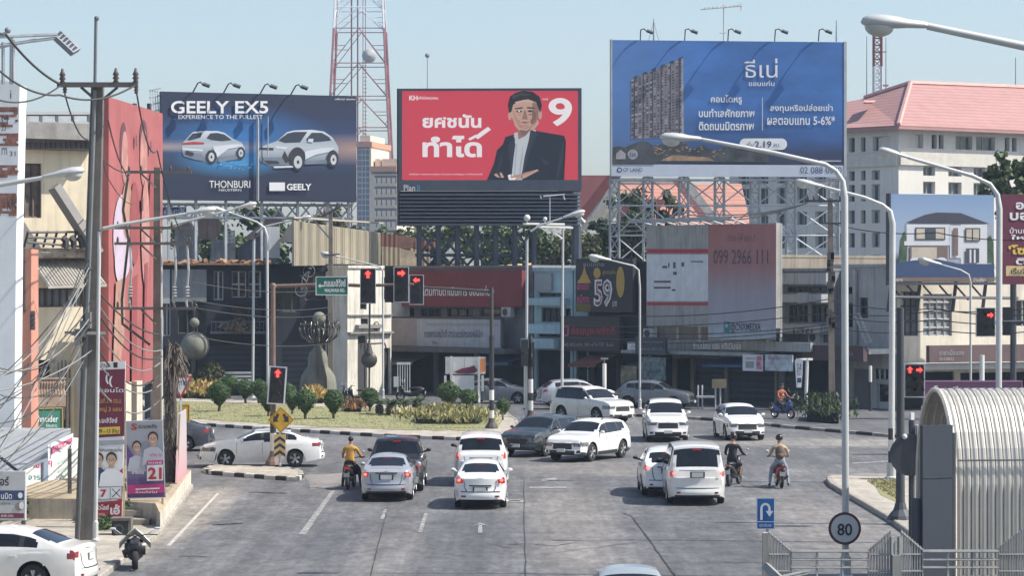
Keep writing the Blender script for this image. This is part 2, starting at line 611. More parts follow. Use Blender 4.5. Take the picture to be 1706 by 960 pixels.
def island(name, outline, h, topmat, seglen=1.0, kw=0.16, mats=(None, None), z0=-0.01):
    """outline in ground metres, anticlockwise; kerb ring with alternating paint and a filled top 12 mm below the kerb"""
    mats = (mats[0] or KB, mats[1] or KW)
    n = len(outline)
    ctr = sum(outline, Vector()) / n
    pts = []
    for a, b in zip(outline, outline[1:] + outline[:1]):
        k = max(1, round((b - a).length / seglen))
        for i in range(k):
            pts.append(a + (b - a) * i / k)
    N = len(pts)
    inner = []
    for i in range(N):
        t = (pts[(i + 1) % N] - pts[i - 1]).normalized()
        inner.append(pts[i] + Vector((-t.y, t.x, 0)) * kw)
    mb = MB()
    U = Vector((0, 0, h))
    for i in range(N):
        j = (i + 1) % N
        c = i % 2
        a, b, ai, bi = pts[i], pts[j], inner[i], inner[j]
        mb.quad(Vector((a.x, a.y, z0)), Vector((b.x, b.y, z0)), b + U - Vector((0, 0, .02)), a + U - Vector((0, 0, .02)), c)
        sa, sb = a + (ai - a) * .15, b + (bi - b) * .15
        mb.quad(a + U - Vector((0, 0, .02)), b + U - Vector((0, 0, .02)), sb + U, sa + U, c)
        mb.quad(sa + U, sb + U, bi + U, ai + U, c)
        mb.quad(ai + U, bi + U, bi + U * .5, ai + U * .5, c)
    struct(mb.build(name + "_kerb", list(mats)))
    mb = MB()
    mb.ngon([p + Vector((0, 0, h - 0.012)) for p in inner])
    return struct(mb.build(name, topmat))
def go(pts, z=0):
    """pixel outline -> anticlockwise ground outline"""
    q = [G(x, y, z) for x, y in pts]
    for p in q:
        p.z = 0
    ar = sum(a.x * b.y - b.x * a.y for a, b in zip(q, q[1:] + q[:1]))
    return q if ar > 0 else q[::-1]
ISL = go([(262, 704), (300, 709), (360, 712), (420, 716), (500, 721), (600, 727), (700, 732), (800, 736), (838, 736), (856, 730), (866, 718), (862, 704), (846, 692), (780, 685), (640, 679), (500, 674), (300, 668), (230, 672)], 0)
island("roundabout", ISL, 0.16, PAVE, .68)
# grass on top of it, inside a paved margin
gz = 0.16
LG = [(262, 694), (360, 701), (500, 709), (600, 714), (700, 717), (790, 718), (826, 712), (838, 700), (815, 690), (700, 684), (500, 677), (330, 670), (262, 668)]
def lawn_sheet(pts, z):
    mb = MB()
    q = [G(x, y, z) for x, y in ragged(pts, 3, 21)]
    mb.ngon(q)
    o = mb.build("lawn", LAWN)
    if o.data.polygons[0].normal.z < 0:
        o.data.flip_normals()
    return struct(o)
lawn_sheet(LG, gz + 0.004)
lawn_sheet(LG if False else [(1448, 800), (1506, 797), (1506, 846), (1470, 826)], 0.155)
island("splitter", go([(338, 787), (352, 781), (420, 783), (480, 785), (504, 790), (506, 797), (496, 803), (440, 799), (390, 795), (352, 792)]), 0.15, PAVE, .6)
island("median", go([(1376, 803), (1384, 799), (1440, 797), (1506, 797), (1800, 800), (1900, 960), (1700, 1010), (1610, 960), (1512, 893), (1480, 870), (1440, 846), (1402, 824), (1382, 812)]), 0.16, PAVE, 1.2, 0.2, (KG, KG))
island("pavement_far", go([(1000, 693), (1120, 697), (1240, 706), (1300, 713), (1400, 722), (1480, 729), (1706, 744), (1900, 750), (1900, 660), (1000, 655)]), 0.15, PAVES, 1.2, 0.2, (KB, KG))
island("pavement_left", [Vector((-9.6, 62, 0)), Vector((-9.7, 68.5, 0)), Vector((-9.75, 76.8, 0)), Vector((-10.85, 94.0, 0)), Vector((-11.8, 98.5, 0)), Vector((-22, 118, 0)), Vector((-30, 118, 0)), Vector((-30, 40, 0)), Vector((-10.5, 40, 0))], 0.14, PAVE, 1.2, 0.2, (KG, KG))
# the raised planted bed with its retaining wall and steps
mb = MB()
base = [Vector((-9.85, 77.3, 0.1)), Vector((-10.95, 94.2, 0.1)), Vector((-15.0, 96.5, .1)), Vector((-15.0, 80.5, .1)), Vector((-12.0, 80.2, .1)), Vector((-10.15, 78.6, .1))]
top = [p + Vector((0, 0, 0.62)) for p in base]
top[0].z, top[1].z = 0.55, 0.62
mb.prism(base, top, 0, 1)
WALLW = M("old_whitewash", (0.55, 0.50, 0.42), 0.9, var=0.25, streak=0.7, scale=1.2, bmp=0.3)
struct(mb.build("planter_bed", [WALLW, EARTH]))
st = MB()
for i in range(3):
    st.box(-12.3, -10.3, 78.3 + i * 0.65, 80.4, 0.12 + i * .2, 0.30 + i * 0.2 - .01)
struct(st.build("steps", PAVE))
# ================================================================ BUILDINGS
GLASS = Mglass()
GLASSB = Mglass("far_window_glass", (0.05, 0.075, 0.085), 0.12)
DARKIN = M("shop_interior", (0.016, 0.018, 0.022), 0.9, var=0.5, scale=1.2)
FRAME = M("window_frame_white", (0.42, 0.43, 0.43), 0.6, streak=0.3)
FRAMED = M("window_frame_dark", (0.06, 0.06, 0.065), 0.6)
def zy(bd, px, py):
    return H - (py - HY) * bd.p(px, HY).y / F
def facade(bd, mb, x0, x1, z0, z1, ops, rec, mi=0):
    f = lambda px, z, o: Vector((bd.p(px, HY).x, bd.p(px, HY).y, z)) + bd.n * o
    xs = sorted({x0, x1, *[o[0] for o in ops], *[o[1] for o in ops]})
    zs = sorted({z0, z1, *[o[2] for o in ops], *[o[3] for o in ops]})
    for xa, xb in zip(xs, xs[1:]):
        for za, zb in zip(zs, zs[1:]):
            cx, cz = (xa + xb) / 2, (za + zb) / 2
            if any(o[0] < cx < o[1] and o[2] < cz < o[3] for o in ops):
                continue
            mb.quad(f(xa, za, 0), f(xb, za, 0), f(xb, zb, 0), f(xa, zb, 0), mi)
    for xa, xb, za, zb in [o[:4] for o in ops]:
        mb.quad(f(xa, za, 0), f(xb, za, 0), f(xb, za, -rec), f(xa, za, -rec), mi)
        mb.quad(f(xa, zb, -rec), f(xb, zb, -rec), f(xb, zb, 0), f(xa, zb, 0), mi)
        mb.quad(f(xa, za, -rec), f(xa, zb, -rec), f(xa, zb, 0), f(xa, za, 0), mi)
        mb.quad(f(xb, za, 0), f(xb, zb, 0), f(xb, zb, -rec), f(xb, za, -rec), mi)
    e = rec + 0.02
    mb.quad(f(x0, z0, -e), f(x0, z0, 0), f(x0, z1, 0), f(x0, z1, -e), mi)
    mb.quad(f(x1, z0, 0), f(x1, z0, -e), f(x1, z1, -e), f(x1, z1, 0), mi)
    mb.quad(f(x0, z1, 0), f(x1, z1, 0), f(x1, z1, -e), f(x0, z1, -e), mi)
def window(bd, root, x0, x1, z0, z1, rec, cols=2, rows=1, frame=None, glass=None, name="window"):
    frame, glass = frame or FRAME, glass or GLASS
    f = lambda px, z, o: Vector((bd.p(px, HY).x, bd.p(px, HY).y, z)) + bd.n * o
    mb = MB(); mb.quad(f(x0, z0, -rec + .012), f(x1, z0, -rec + .012), f(x1, z1, -rec + .012), f(x0, z1, -rec + .012))
    w = mb.build(name, glass, root)
    A, B, C, D = f(x0, z0, -rec + .04), f(x1, z0, -rec + .04), f(x1, z1, -rec + .04), f(x0, z1, -rec + .04)
    m2 = MB()
    t = 0.09
    for k in range(cols + 1):
        u = k / cols
        m2.bar(A.lerp(B, u), D.lerp(C, u), t)
    for k in range(rows + 1):
        u = k / rows
        m2.bar(A.lerp(D, u), B.lerp(C, u), t)
    m2.build("window_frame", frame, w, local=False)
    return w
def building(name, label, bd, x0, x1, ytop, depth, wallm, ops=(), rec=0.18, roofm=None, cat="building", zbase=0.0, group=None, corn=True):
    """shophouse block: front with recessed openings, sides, flat roof with a coping"""
    z1 = zy(bd, (x0 + x1) / 2, ytop)
    b = bd.p((x0 + x1) / 2, HY); b.z = zbase
    root = thing(name, label, cat, b, 0, group)
    zo = []
    for o in ops:
        zo.append((o[0], o[2], zy(bd, (o[0] + o[2]) / 2, o[3]), zy(bd, (o[0] + o[2]) / 2, o[1])))
    zo = [(a, c, max(d, zbase + 0.01), e) for a, c, d, e in zo]
    mb = MB()
    facade(bd, mb, x0, x1, zbase, z1, zo, rec)
    bd.zbox(mb, x0, x1, zbase, z1, -rec - 0.02, -depth, 0)
    mb.build("wall", wallm, root)
    if corn:
        m2 = MB(); bd.zbox(m2, x0 - .7, x1 + .7, z1 + 0.003, z1 + 0.16, 0.10, -depth - .1)
        m2.build("roof_coping", roofm or wallm, root)
    for o, z in zip(ops, zo):
        k = o[4] if len(o) > 4 else "window"
        if k == "window":
            c, r = (o[5], o[6]) if len(o) > 6 else (2, 1)
            window(bd, root, z[0], z[1], z[2], z[3], rec, c, r, o[7] if len(o) > 7 else None, o[8] if len(o) > 8 else None)
        else:
            f = lambda px, zz, of: Vector((bd.p(px, HY).x, bd.p(px, HY).y, zz)) + bd.n * of
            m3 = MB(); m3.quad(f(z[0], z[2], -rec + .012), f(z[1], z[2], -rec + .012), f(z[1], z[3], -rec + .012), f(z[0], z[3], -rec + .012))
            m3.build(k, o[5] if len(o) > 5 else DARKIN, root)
    return root
def band(bd, root, name, x0, y0, x1, y1, o0, o1, m):
    mb = MB(); bd.box(mb, x0, y0, x1, y1, o0, o1)
    return mb.build(name, m, root)
def sign(name, label, bd, x0, y0, x1, y1, off, facem, texts=(), thick=0.25, edgem=None, cat="sign", group=None, bands=()):
    c = bd.p((x0 + x1) / 2, HY); c.z = zy(bd, (x0 + x1) / 2, y1)
    root = thing(name, label, cat, c + bd.n * off, 0, group)
    mb = MB(); bd.box(mb, x0, y0, x1, y1, off - thick, off)
    mb.build("panel", facem, root)
    if edgem:
        m2 = MB()
        w = (x1 - x0) * .012 + .4
        for a in ((x0 - w, y0 - w, x1 + w, y0), (x0 - w, y1, x1 + w, y1 + w), (x0 - w, y0, x0, y1), (x1, y0, x1 + w, y1)):
            bd.box(m2, *a, off - thick - .02, off + .04)
        m2.build("sign_frame", edgem, root)
    for i, b in enumerate(bands):
        m3 = MB(); bd.quad(m3, *b[:4], off + 0.006 + .003 * i)
        m3.build("colour_field", b[4], root)
    groups = {}
    for t in texts:
        groups.setdefault(t[5].name, []).append(t)
    for ts in groups.values():
        m4 = MB()
        for t in ts:
            write(bd, m4, t[0], *t[1:5], off=off + 0.03, bold=t[6] if len(t) > 6 else 0.0)
        if m4.v:
            m4.build("lettering", ts[0][5], root)
    return root
INK = {k: M("print_" + k, c, 0.6, var=0.06) for k, c in dict(white=(.74, .74, .74), black=(.03, .03, .035), red=(.42, .035, .05), grey=(.33, .34, .36), cream=(.62, .52, .30),
       yellow=(.70, .50, .08), orange=(.66, .22, .05), navy=(.03, .06, .14), pink=(.55, .10, .22), green=(.03, .17, .12), teal=(.03, .20, .23), gold=(.48, .30, .07), blue=(.03, .12, .36), maroon=(.16, .025, .05), purple=(.12, .06, .22), skin=(.52, .33, .23), magenta=(.50, .05, .20)).items()}

R = Board(640, 180, 1300, 155)
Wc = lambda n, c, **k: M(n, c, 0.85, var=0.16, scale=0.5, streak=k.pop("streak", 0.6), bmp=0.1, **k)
# --- dark block behind the concrete spheres
D = Board(262, 172, 452, 173)
ops = [(272, 500, 284, 560), (296, 512, 344, 556, "window", 3, 1, FRAMED), (356, 452, 372, 500), (386, 452, 410, 496, "window", 2, 2), (414, 452, 444, 496, "window", 3, 2), (386, 508, 444, 548, "window", 4, 1, FRAMED),
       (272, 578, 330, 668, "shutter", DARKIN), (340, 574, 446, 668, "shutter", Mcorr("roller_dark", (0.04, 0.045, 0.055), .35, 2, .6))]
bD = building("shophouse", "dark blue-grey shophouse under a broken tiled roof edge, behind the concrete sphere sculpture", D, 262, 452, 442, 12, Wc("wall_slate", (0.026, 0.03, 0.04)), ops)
mb = MB()
r = random.Random(3)
for k in range(70):
    x = 262 + r.random() * 190
    p = D.p(x, 440 - r.random() * 5, r.uniform(-.6, .5))
    mb.cbox(p, r.uniform(.2, .5), r.uniform(.3, .5), .07, 0, Euler((r.uniform(-.6, .6), r.uniform(-.5, .5), r.random() * 3)).to_matrix())
D.box(mb, 262, 438.6, 452, 441.5, -2, .55)
mb.build("roof_tiles", M("clay_tile", (0.30, 0.17, 0.10), .9, var=.4, scale=4), bD)
band(D, bD, "wall_panel", 286, 449, 344, 503, .1, .02, M("panel_grey", (.24, .25, .26), .7, streak=.5))
band(D, bD, "wall_panel", 268, 449, 283, 506, .1, .02, FRAME)
mb = MB(); D.box(mb, 350, 552, 448, 556, 1.1, .02); D.box(mb, 350, 535, 448, 537, 1.1, 1.02)
for k in range(14):
    D.box(mb, 351 + k * 7.2, 537, 352 + k * 7.2, 552, 1.08, 1.04)
mb.build("balcony", M("rail_grey", (.16, .17, .18), .6), bD)
mb = MB()
for k in range(3):
    D.box(mb, 372, 618 + 6 * k, 419, 621.5 + 6 * k, 2.1, 2.0)
tag(mb.build("barrier_rail", FRAME), "white three-bar rail in front of the dark block", "rail")
# --- block with the corrugated parapet
E = Board(446, 171, 592, 172.5)
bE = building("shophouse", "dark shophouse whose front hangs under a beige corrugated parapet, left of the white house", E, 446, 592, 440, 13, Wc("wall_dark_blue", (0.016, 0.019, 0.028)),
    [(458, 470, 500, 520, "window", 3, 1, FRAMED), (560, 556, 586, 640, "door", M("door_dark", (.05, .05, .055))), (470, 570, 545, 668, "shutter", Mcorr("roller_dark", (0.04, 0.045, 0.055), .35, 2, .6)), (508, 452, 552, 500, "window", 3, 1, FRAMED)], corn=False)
CP = Board(490, 167, 634, 182)
mb = MB()
BEIGE = Mcorr("corrugated_beige", (0.46, 0.41, 0.31), 0.42, 0, .6, 0, .45)
q = [CP.p(490, 368), CP.p(634, 388), CP.p(634, 441), CP.p(490, 443)]
mb.prism([p - CP.n * .15 for p in q][::-1], [p for p in q][::-1])
# bake groove direction along the sheet by real ribs
for k in range(44):
    x = 490 + (634 - 490) * (k + .5) / 44
    yt, yb = 368 + 20 * (k + .5) / 44, 443 - 2 * (k + .5) / 44
    mb.bar(CP.p(x, yt + .6, .02), CP.p(x, yb - .6, .02), .09)
mb.build("parapet", BEIGE, bE)
mb = MB()
CPl = Board(462, 176, 489, 167.2)
q = [CPl.p(487, 370), CPl.p(487, 404), CPl.p(462, 404)]
mb.prism([p for p in q], [p + Vector((0, .12, 0)) for p in q])
CP.box(mb, 487, 366, 636, 368.6, .12, -.4)
mb.build("parapet_return", M("sheet_beige_plain", (.44, .39, .30), .7, streak=.4), bE)
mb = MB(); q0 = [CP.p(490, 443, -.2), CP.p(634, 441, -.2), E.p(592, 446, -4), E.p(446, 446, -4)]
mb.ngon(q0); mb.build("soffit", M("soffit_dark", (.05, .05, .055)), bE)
band(E, bE, "louvre_box", 440, 378, 463, 430, .6, .1, M("panel_pale", (.46, .48, .50), .6, streak=.3))
# --- tall narrow white house catching the sun
Wb = Board(582, 171, 652, 173.8)
bW = building("house", "narrow white house with a ring ornament, between the dark shophouse and the red-signed shop", Wb, 579, 652, 447, 9, Wc("wall_white", (0.70, 0.66, 0.57), streak=.85),
    [(600, 494, 611, 516, "window", 1, 1, FRAMED), (601, 531, 614, 541, "window", 1, 1, FRAMED), (596, 560, 612, 668, "door", M("door_dark", (.05, .05, .055))), (636, 462, 648, 500, "window", 1, 2, FRAMED), (640, 580, 650, 668, "doorway")])
mb = MB()
Wb.box(mb, 579, 524, 652, 526, .12, 0.003); Wb.box(mb, 579, 553, 652, 556, .25, 0.003); Wb.box(mb, 592, 541, 634, 547, .3, 0.003)
mb.build("string_course", M("trim_grey", (.25, .24, .23)), bW)
mb = MB()
c = Wb.p(625, 543, .1)
mb.tube([c + Wb.d * (.24 * math.cos(t * .3142)) + Vector((0, 0, .24 * math.sin(t * .3142))) for t in range(21)], .035, 6)
mb.build("ring_ornament", FRAMED, bW)
# --- shop under the big red sign
bR = building("shophouse", "shop row under a wide red fascia sign and a grey painted banner", R, 652, 888, 447, 14, Wc("wall_greywhite", (0.20, 0.20, 0.21)),
    [(664, 514, 690, 528, "window", 2, 1, FRAMED), (700, 514, 735, 528, "window", 3, 1, FRAMED), (745, 514, 790, 528, "window", 3, 1, FRAMED), (800, 514, 850, 528, "window", 3, 1, FRAMED),
     (660, 588, 722, 672, "shopfront"), (728, 588, 790, 672, "shopfront"), (796, 588, 880, 676, "shopfront")])
mb = MB(); R.box(mb, 652, 578, 888, 586, 2.4, 0.01); mb.build("canopy", M("canopy_concrete", (.09, .09, .10), streak=.6), bR)
sign("fascia_sign", "long red fascia sign with white Thai lettering above the shop row", R, 684, 451, 884, 511, .75, M("sign_red", (.19, .036, .042), .75, var=.15, scale=.4, streak=.25),
     [("ก่อนไตมกานดาเนินการ ขอนแก่น", 702, 476, 832, 493, INK["white"], .01)], .35)
sign("banner", "grey shop banner with faded lettering below the red fascia sign", R, 650, 531, 862, 577, 1.4, M("banner_grey", (.40, .41, .44), .8, streak=.3), [("กรงกรองน้ำดี ฮาร์ดแวร์กรองคลินิก", 735, 548, 832, 562, INK["navy"]), ("จำหน่าย ปลีกและส่ง อุปกรณ์ทุกชนิด", 738, 536, 858, 545, INK["grey"]), ("โทร", 748, 567, 756, 573, INK["navy"])], .12,
     FRAMED, bands=[(651, 532, 722, 576, M("banner_taupe", (.30, .27, .28), .8))])
mb = MB(); R.box(mb, 640, 505, 683, 527, 1.6, .01); R.box(mb, 640, 556, 654, 586, 1.9, 1.2); mb.build("balcony", M("balcony_white", (.68, .64, .56), .8, streak=.4), bR)
b = Board(494, 170, 524, 170.2)
root = thing("bicycle", "old bicycle hung flat on the dark shophouse wall behind the green street sign", "bicycle", b.p(508, 490))
mb = MB()
for cx, cy in ((501, 484), (514, 452)):
    c = b.p(cx, cy, .25); mb.tube([c + b.d * (.36 * math.cos(t * .349)) + Vector((0, 0, .36 * math.sin(t * .349))) for t in range(19)], .03, 5)
mb.build("wheel", M("rail_grey", (.16, .17, .18), .6), root)
mb = MB()
for a, e in (((501, 484), (503, 462)), ((503, 462), (514, 452)), ((501, 484), (510, 470)), ((510, 470), (514, 452)), ((503, 462), (510, 470)), ((503, 462), (499, 458)), ((512, 446), (518, 448))):
    mb.bar(b.p(*a, .25), b.p(*e, .25), .06)
mb.build("frame", M("rail_grey", (.16, .17, .18), .6), root)
ac = None
for i, (px, py, lbl) in enumerate(((858, 520, "right of the row of small windows under the red fascia sign"), (948, 547, "on the pale blue shophouse's right edge"), (1090, 556, "under the phone-number billboard's left end"), (1348, 497, "on the grey concrete shophouse's upper balcony"), (1308, 547, "beside the grey concrete shophouse's lower balcony"), (1366, 562, "close to the distant brown power pole"))):
    p = R.p(px, py, .35)
    if ac is None:
        ac = thing("air_conditioner", "", "air conditioner", p + R.n * .25, math.atan2(R.d.y, R.d.x), "outdoor air conditioner units")
        mb = MB(); mb.box(-.42, .42, -.16, .16, -.3, .3); mb.build("casing", M("ac_white", (.46, .46, .44), .6, streak=.5), ac, local=True)
        mb = MB(); mb.lathe([(.001, -.17), (.23, -.17), (.23, -.165)], 16, (-.1, 0, 0), 'y'); mb.build("fan_grille", FRAMED, ac, local=True); o = ac
    else:
        o = copy_tree(ac); o.location = p
    o["label"] = "outdoor air conditioner unit " + lbl
AW = [M("awning_" + n_, c_, .7, var=.15, streak=.5) for n_, c_ in (("blue", (.06, .11, .20)), ("green", (.06, .13, .10)), ("grey", (.20, .20, .21)), ("rust", (.20, .08, .06)))]
for i, (xa, xb, y0, y1, mi, lbl) in enumerate(((660, 724, 588, 602, 2, "grey sloping awning over the shop behind the white slatted stand"), (830, 884, 590, 603, 0, "dull blue awning at the right end of the shop row under the red fascia sign"), (984, 1030, 592, 606, 3, "rust-red awning under the black Thai shop sign"), (1082, 1122, 596, 608, 1, "dull green awning under the weathered block's left end"), (1208, 1284, 596, 606, 0, "dull blue awning behind the shop posters, over the right-hand shutters"), (1300, 1340, 590, 604, 2, "grey awning under the grey concrete shophouse"))):
    mb = MB(); q = [R.p(xa, y1, 1.9), R.p(xb, y1, 1.9), R.p(xb, y0, .2), R.p(xa, y0, .2)]
    mb.prism([p - Vector((0, 0, .05)) for p in q], q); R.quad(mb, xa, y1, xb, y1 + 5, 1.9)
    rt_ = thing("awning", lbl, "awning", q[3], 0, "shop awnings"); mb.build("sheet", AW[mi], rt_)
    mb = MB()
    for x in (xa + 2, xb - 2):
        mb.bar(R.p(x, y1 + 2, 1.85), R.p(x, y1 + 10, .15), .05)
    mb.build("strut", FRAMED, rt_)
# --- pale blue shophouse
PB = Wc("wall_pale_blue", (0.36, 0.50, 0.54), streak=.55)
bB = building("shophouse", "narrow pale blue shophouse with balcony bands, between the red sign and the black 59 sign", R, 890, 954, 452, 14, PB,
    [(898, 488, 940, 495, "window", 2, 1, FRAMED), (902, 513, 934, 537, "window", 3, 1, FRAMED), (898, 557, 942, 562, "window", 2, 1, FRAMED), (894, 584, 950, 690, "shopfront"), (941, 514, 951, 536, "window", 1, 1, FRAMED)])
mb = MB(); R.box(mb, 896, 497, 949, 509, .8, 0.01); R.box(mb, 896, 540, 949, 556, .8, .01); R.box(mb, 895, 564, 950, 580, 1.4, .01)
mb.build("balcony_band", PB, bB)
band(R, bB, "wall_panel", 894, 456, 922, 485, .2, .02, M("panel_grey2", (.30, .31, .33), .7))
bB2 = building("shophouse", "narrow pale blue shophouse strip peeking out left of the black 59 sign", R, 956, 980, 452, 14, M("wall_pale_blue_dull", (.32, .44, .48), .85, streak=.6), [(962, 488, 976, 496, "window", 1, 1, FRAMED), (960, 584, 978, 690, "shopfront")])
# --- black sign block
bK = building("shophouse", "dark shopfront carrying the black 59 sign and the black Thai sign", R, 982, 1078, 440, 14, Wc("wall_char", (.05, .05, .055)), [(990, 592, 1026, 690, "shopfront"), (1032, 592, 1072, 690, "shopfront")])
sign("price_sign", "black sign with a golden temple spire and a big red 59", R, 977, 431, 1072, 520, .9, M("sign_black", (.028, .028, .032), .6),
     [("59", 1007.5, 465, 1038.5, 512, INK["white"], .045), ("59", 1010, 468, 1036, 509, INK["red"], .0), ("แกะแกะ", 980, 473, 1000, 483, INK["pink"], .02), ("หมึกกะ", 980, 490, 1001, 505, INK["pink"], .02), ("บาท", 1039, 502, 1046, 511, INK["white"]), ("ขนมไทย", 990, 436, 1025, 444, INK["grey"]), ("สูตรลับ", 1022, 450, 1045, 459, INK["gold"])], .3,
     bands=[(978, 506, 1002, 519, M("print_olive", (.14, .12, .02)))])
mb = MB()
for pts in ([(980, 472), (1003, 472), (1001, 466), (982, 466)], [(984, 466), (1000, 466), (997, 458), (987, 458)], [(988, 458), (996, 458), (993, 446), (991, 446)], [(991.3, 446), (992.7, 446), (992, 438)]):
    R.poly(mb, pts, .93)
R.ell(mb, 1013, 455, 6, 9, .93); R.ell(mb, 1052, 470, 7, 26, .93)
s59 = [o for o in COL.objects if o.name.startswith("price_sign")][-1]
mb.build("temple_picture", INK["gold"], s59)
sign("shop_sign", "black shop sign with red Thai lettering and a phone line, under the 59 sign", R, 955, 527, 1054, 585, 1.1, M("sign_black2", (.045, .04, .043), .7),
     [("อ่อนนุช-พลิกดี", 974, 543, 1047, 561, INK["red"], .02), ("ปี", 960, 541, 970, 560, INK["pink"], .01), ("043-002-654, 081-674-759  Bank", 960, 571, 1045, 578, INK["grey"])], .3)
# --- block behind the phone number billboard
bM = building("shophouse", "weathered concrete shophouse behind the grey and red phone-number billboard", R, 1080, 1294, 430, 14, Wc("wall_stained", (.26, .225, .18), streak=.9), [(1084, 592, 1120, 690, "shopfront"), (1126, 598, 1150, 690, "shopfront"), (1156, 598, 1206, 690, "shutter", Mcorr("roller_dark2", (.07, .075, .085), .35, 2, .6)), (1212, 598, 1290, 690, "shutter", Mcorr("roller_dark", (0.04, 0.045, 0.055), .35, 2, .6))])
mb = MB(); R.box(mb, 1078, 585, 1296, 590, 2.2, .01); R.box(mb, 1078, 566, 1296, 584.6, .5, .01); mb.build("canopy", M("canopy_pale", (.36, .36, .35), streak=.8), bM)
sign("shop_sign", "small white strip sign left of the shutter sign, under the phone-number billboard", R, 1069, 570, 1108, 583, 1.2, INK["white"], [("ดินไทย", 1076, 573, 1100, 580, INK["grey"])], .12)
sign("shop_sign", "dark hanging shop sign with pale lines, in front of the weathered block", R, 1110, 561, 1160, 590, 2.6, M("sign_slate", (.07, .08, .09), .7), [("กบาลังปูนพฤกษ์", 1116, 567, 1156, 573, INK["grey"]), ("จำหน่าย ปลีก ส่ง", 1116, 577, 1156, 583, INK["grey"])], .2)
sign("poster", "dim picture poster with white blots hanging under the dark shop sign", R, 1116, 594, 1160, 632, 2.6, M("poster_dim", (.16, .20, .20), .7, var=.9, scale=3), (), .08)
sign("fascia_sign", "long white fascia lettering strip over the closed shutters", R, 1166, 568, 1292, 583, .75, M("strip_pale", (.34, .34, .34), streak=.7), [("ร้านป่อม แฮะ ศรีเนินแล", 1170, 569.5, 1250, 582, INK["white"], .03)], .12)
# phone-number billboard
BB = Board(1076, 159.8, 1294, 151.6)
root = thing("billboard", "weathered grey, white and dull red billboard with a phone number", "billboard", Vector((BB.p(1185, HY).x, BB.p(1185, HY).y, 4.0)))
mb = MB(); BB.box(mb, 1077, 374, 1293, 545, -.35, 0); mb.build("panel", M("board_zinc", (.36, .35, .33), .8, streak=.8), root)
mb = MB(); BB.quad(mb, 1180, 374, 1293, 545, .01)
m, n, b = newmat("faded_red_print")
tc = node(n, "ShaderNodeTexCoord"); sp = node(n, "ShaderNodeSeparateXYZ"); n.links.new(tc.outputs["Generated"], sp.inputs[0])
base = ramp(n, sp.outputs[2], [(0.0, (.42, .42, .47)), (.35, (.38, .33, .37)), (.6, (.39, .19, .18)), (1.0, (.42, .17, .155))])
st = ramp(n, noise(n, mapped(n, (1.5, 1.5, .15)), 1.6, 7), [(.4, .88), (.7, 1.03)])
n.links.new(mixc(n, .8, base, st, 'MULTIPLY'), b.inputs["Base Color"]); b.inputs["Roughness"].default_value = .8
mb.build("red_sheet", m, root)
mb = MB(); BB.quad(mb, 1078, 424, 1180, 502, .014); mb.build("white_sheet", M("sheet_white", (.66, .67, .68), .8, streak=.25), root)
mb = MB(); BB.quad(mb, 1078, 415, 1180, 422, .014); BB.quad(mb, 1078, 504, 1180, 509, .014); mb.build("red_stripe", INK["red"], root)
mb = MB(); BB.quad(mb, 1180, 545, 1293, 566, .02)
write(BB, mb, "099 2966 111", 1189, 416, 1280, 440, .03, 1); write(BB, mb, "ว่าง ให้เช่า !", 1212, 388, 1258, 402, .03, 2)
write(BB, mb, "@CNXMEDIA", 1217, 538, 1268, 555, .03, 1, .02)
for a in ((1114, 438, 1116, 446), (1122, 437, 1126, 447), (1136, 437, 1140, 444), (1152, 435, 1172, 437), (1104, 443, 1112, 447), (1090, 468, 1118, 471), (1090, 478, 1118, 481), (1122, 453, 1128, 458), (1120, 482, 1126, 485)):
    BB.quad(mb, *a, .03, 1)
BB.box(mb, 1207, 536, 1216, 554, .04, .02, 3)
BB.ell(mb, 1211.5, 543, 2.5, 3.2, .05, 0)
mb.build("lettering", [M("sheet_blue", (.42, .46, .50), .8, streak=.4), M("print_dull_dark", (.10, .08, .10)), M("print_dull_rose", (.22, .10, .11)), INK["teal"]], root)
mb = MB()
for x in (1082, 1118, 1155, 1192, 1230, 1268, 1290):
    mb.bar(BB.p(x, 545, -.5), BB.p(x, 570, -.5), .12)
    mb.bar(BB.p(x, 545, -.5), BB.p(x, 372, -.5), .12)
mb.bar(BB.p(1070, 368, .9), BB.p(1240, 362, .9), .09); mb.bar(BB.p(1070, 371, .9), BB.p(1235, 366, .9), .09)
for k in range(9):
    x = 1075 + k * 20
    mb.bar(BB.p(x, 368 - k * .6, .9), BB.p(x + 8, 374, -.1), .06)
mb.build("lamp_rail", FRAME, root)
# --- grey concrete block to its right
bG = building("shophouse", "grey concrete shophouse with stained balconies, right of the phone-number billboard", R, 1297, 1386, 452, 14, Wc("wall_grey_conc", (.22, .23, .245), streak=.9), [(1312, 478, 1380, 487, "window", 4, 1, FRAMED), (1314, 508, 1346, 537, "window", 4, 1, FRAMED), (1352, 508, 1380, 537, "window", 3, 1, FRAMED), (1306, 588, 1340, 690, "shutter", Mcorr("roller_dark2", (.07, .075, .085), .35, 2, .6)), (1346, 588, 1384, 690, "shopfront")])
mb = MB(); R.box(mb, 1298, 490, 1386, 504, .9, .01); R.box(mb, 1298, 540, 1386, 556, .9, .01); R.box(mb, 1298, 455, 1386, 474, .5, .01); R.box(mb, 1298, 570, 1386, 585, 1.8, .01); mb.build("balcony_band", Wc("band_grey", (.36, .37, .38), streak=.9), bG)
mb = MB(); write(R, mb, "เฮีย", 1340, 545, 1372, 556, .95); mb.build("lettering", INK["black"], bG)
sign("poster", "white and pink shop poster hung above the pavement, left of the leaning white pole", R, 1285, 590, 1318, 617, 2.4, INK["white"], [("เสริมสวย", 1291, 594, 1306, 598, INK["red"])], .06, bands=[(1308, 592, 1317, 615, M("print_rose", (.5, .2, .28), var=.8, scale=4)), (1290, 601, 1304, 612, INK["grey"])])
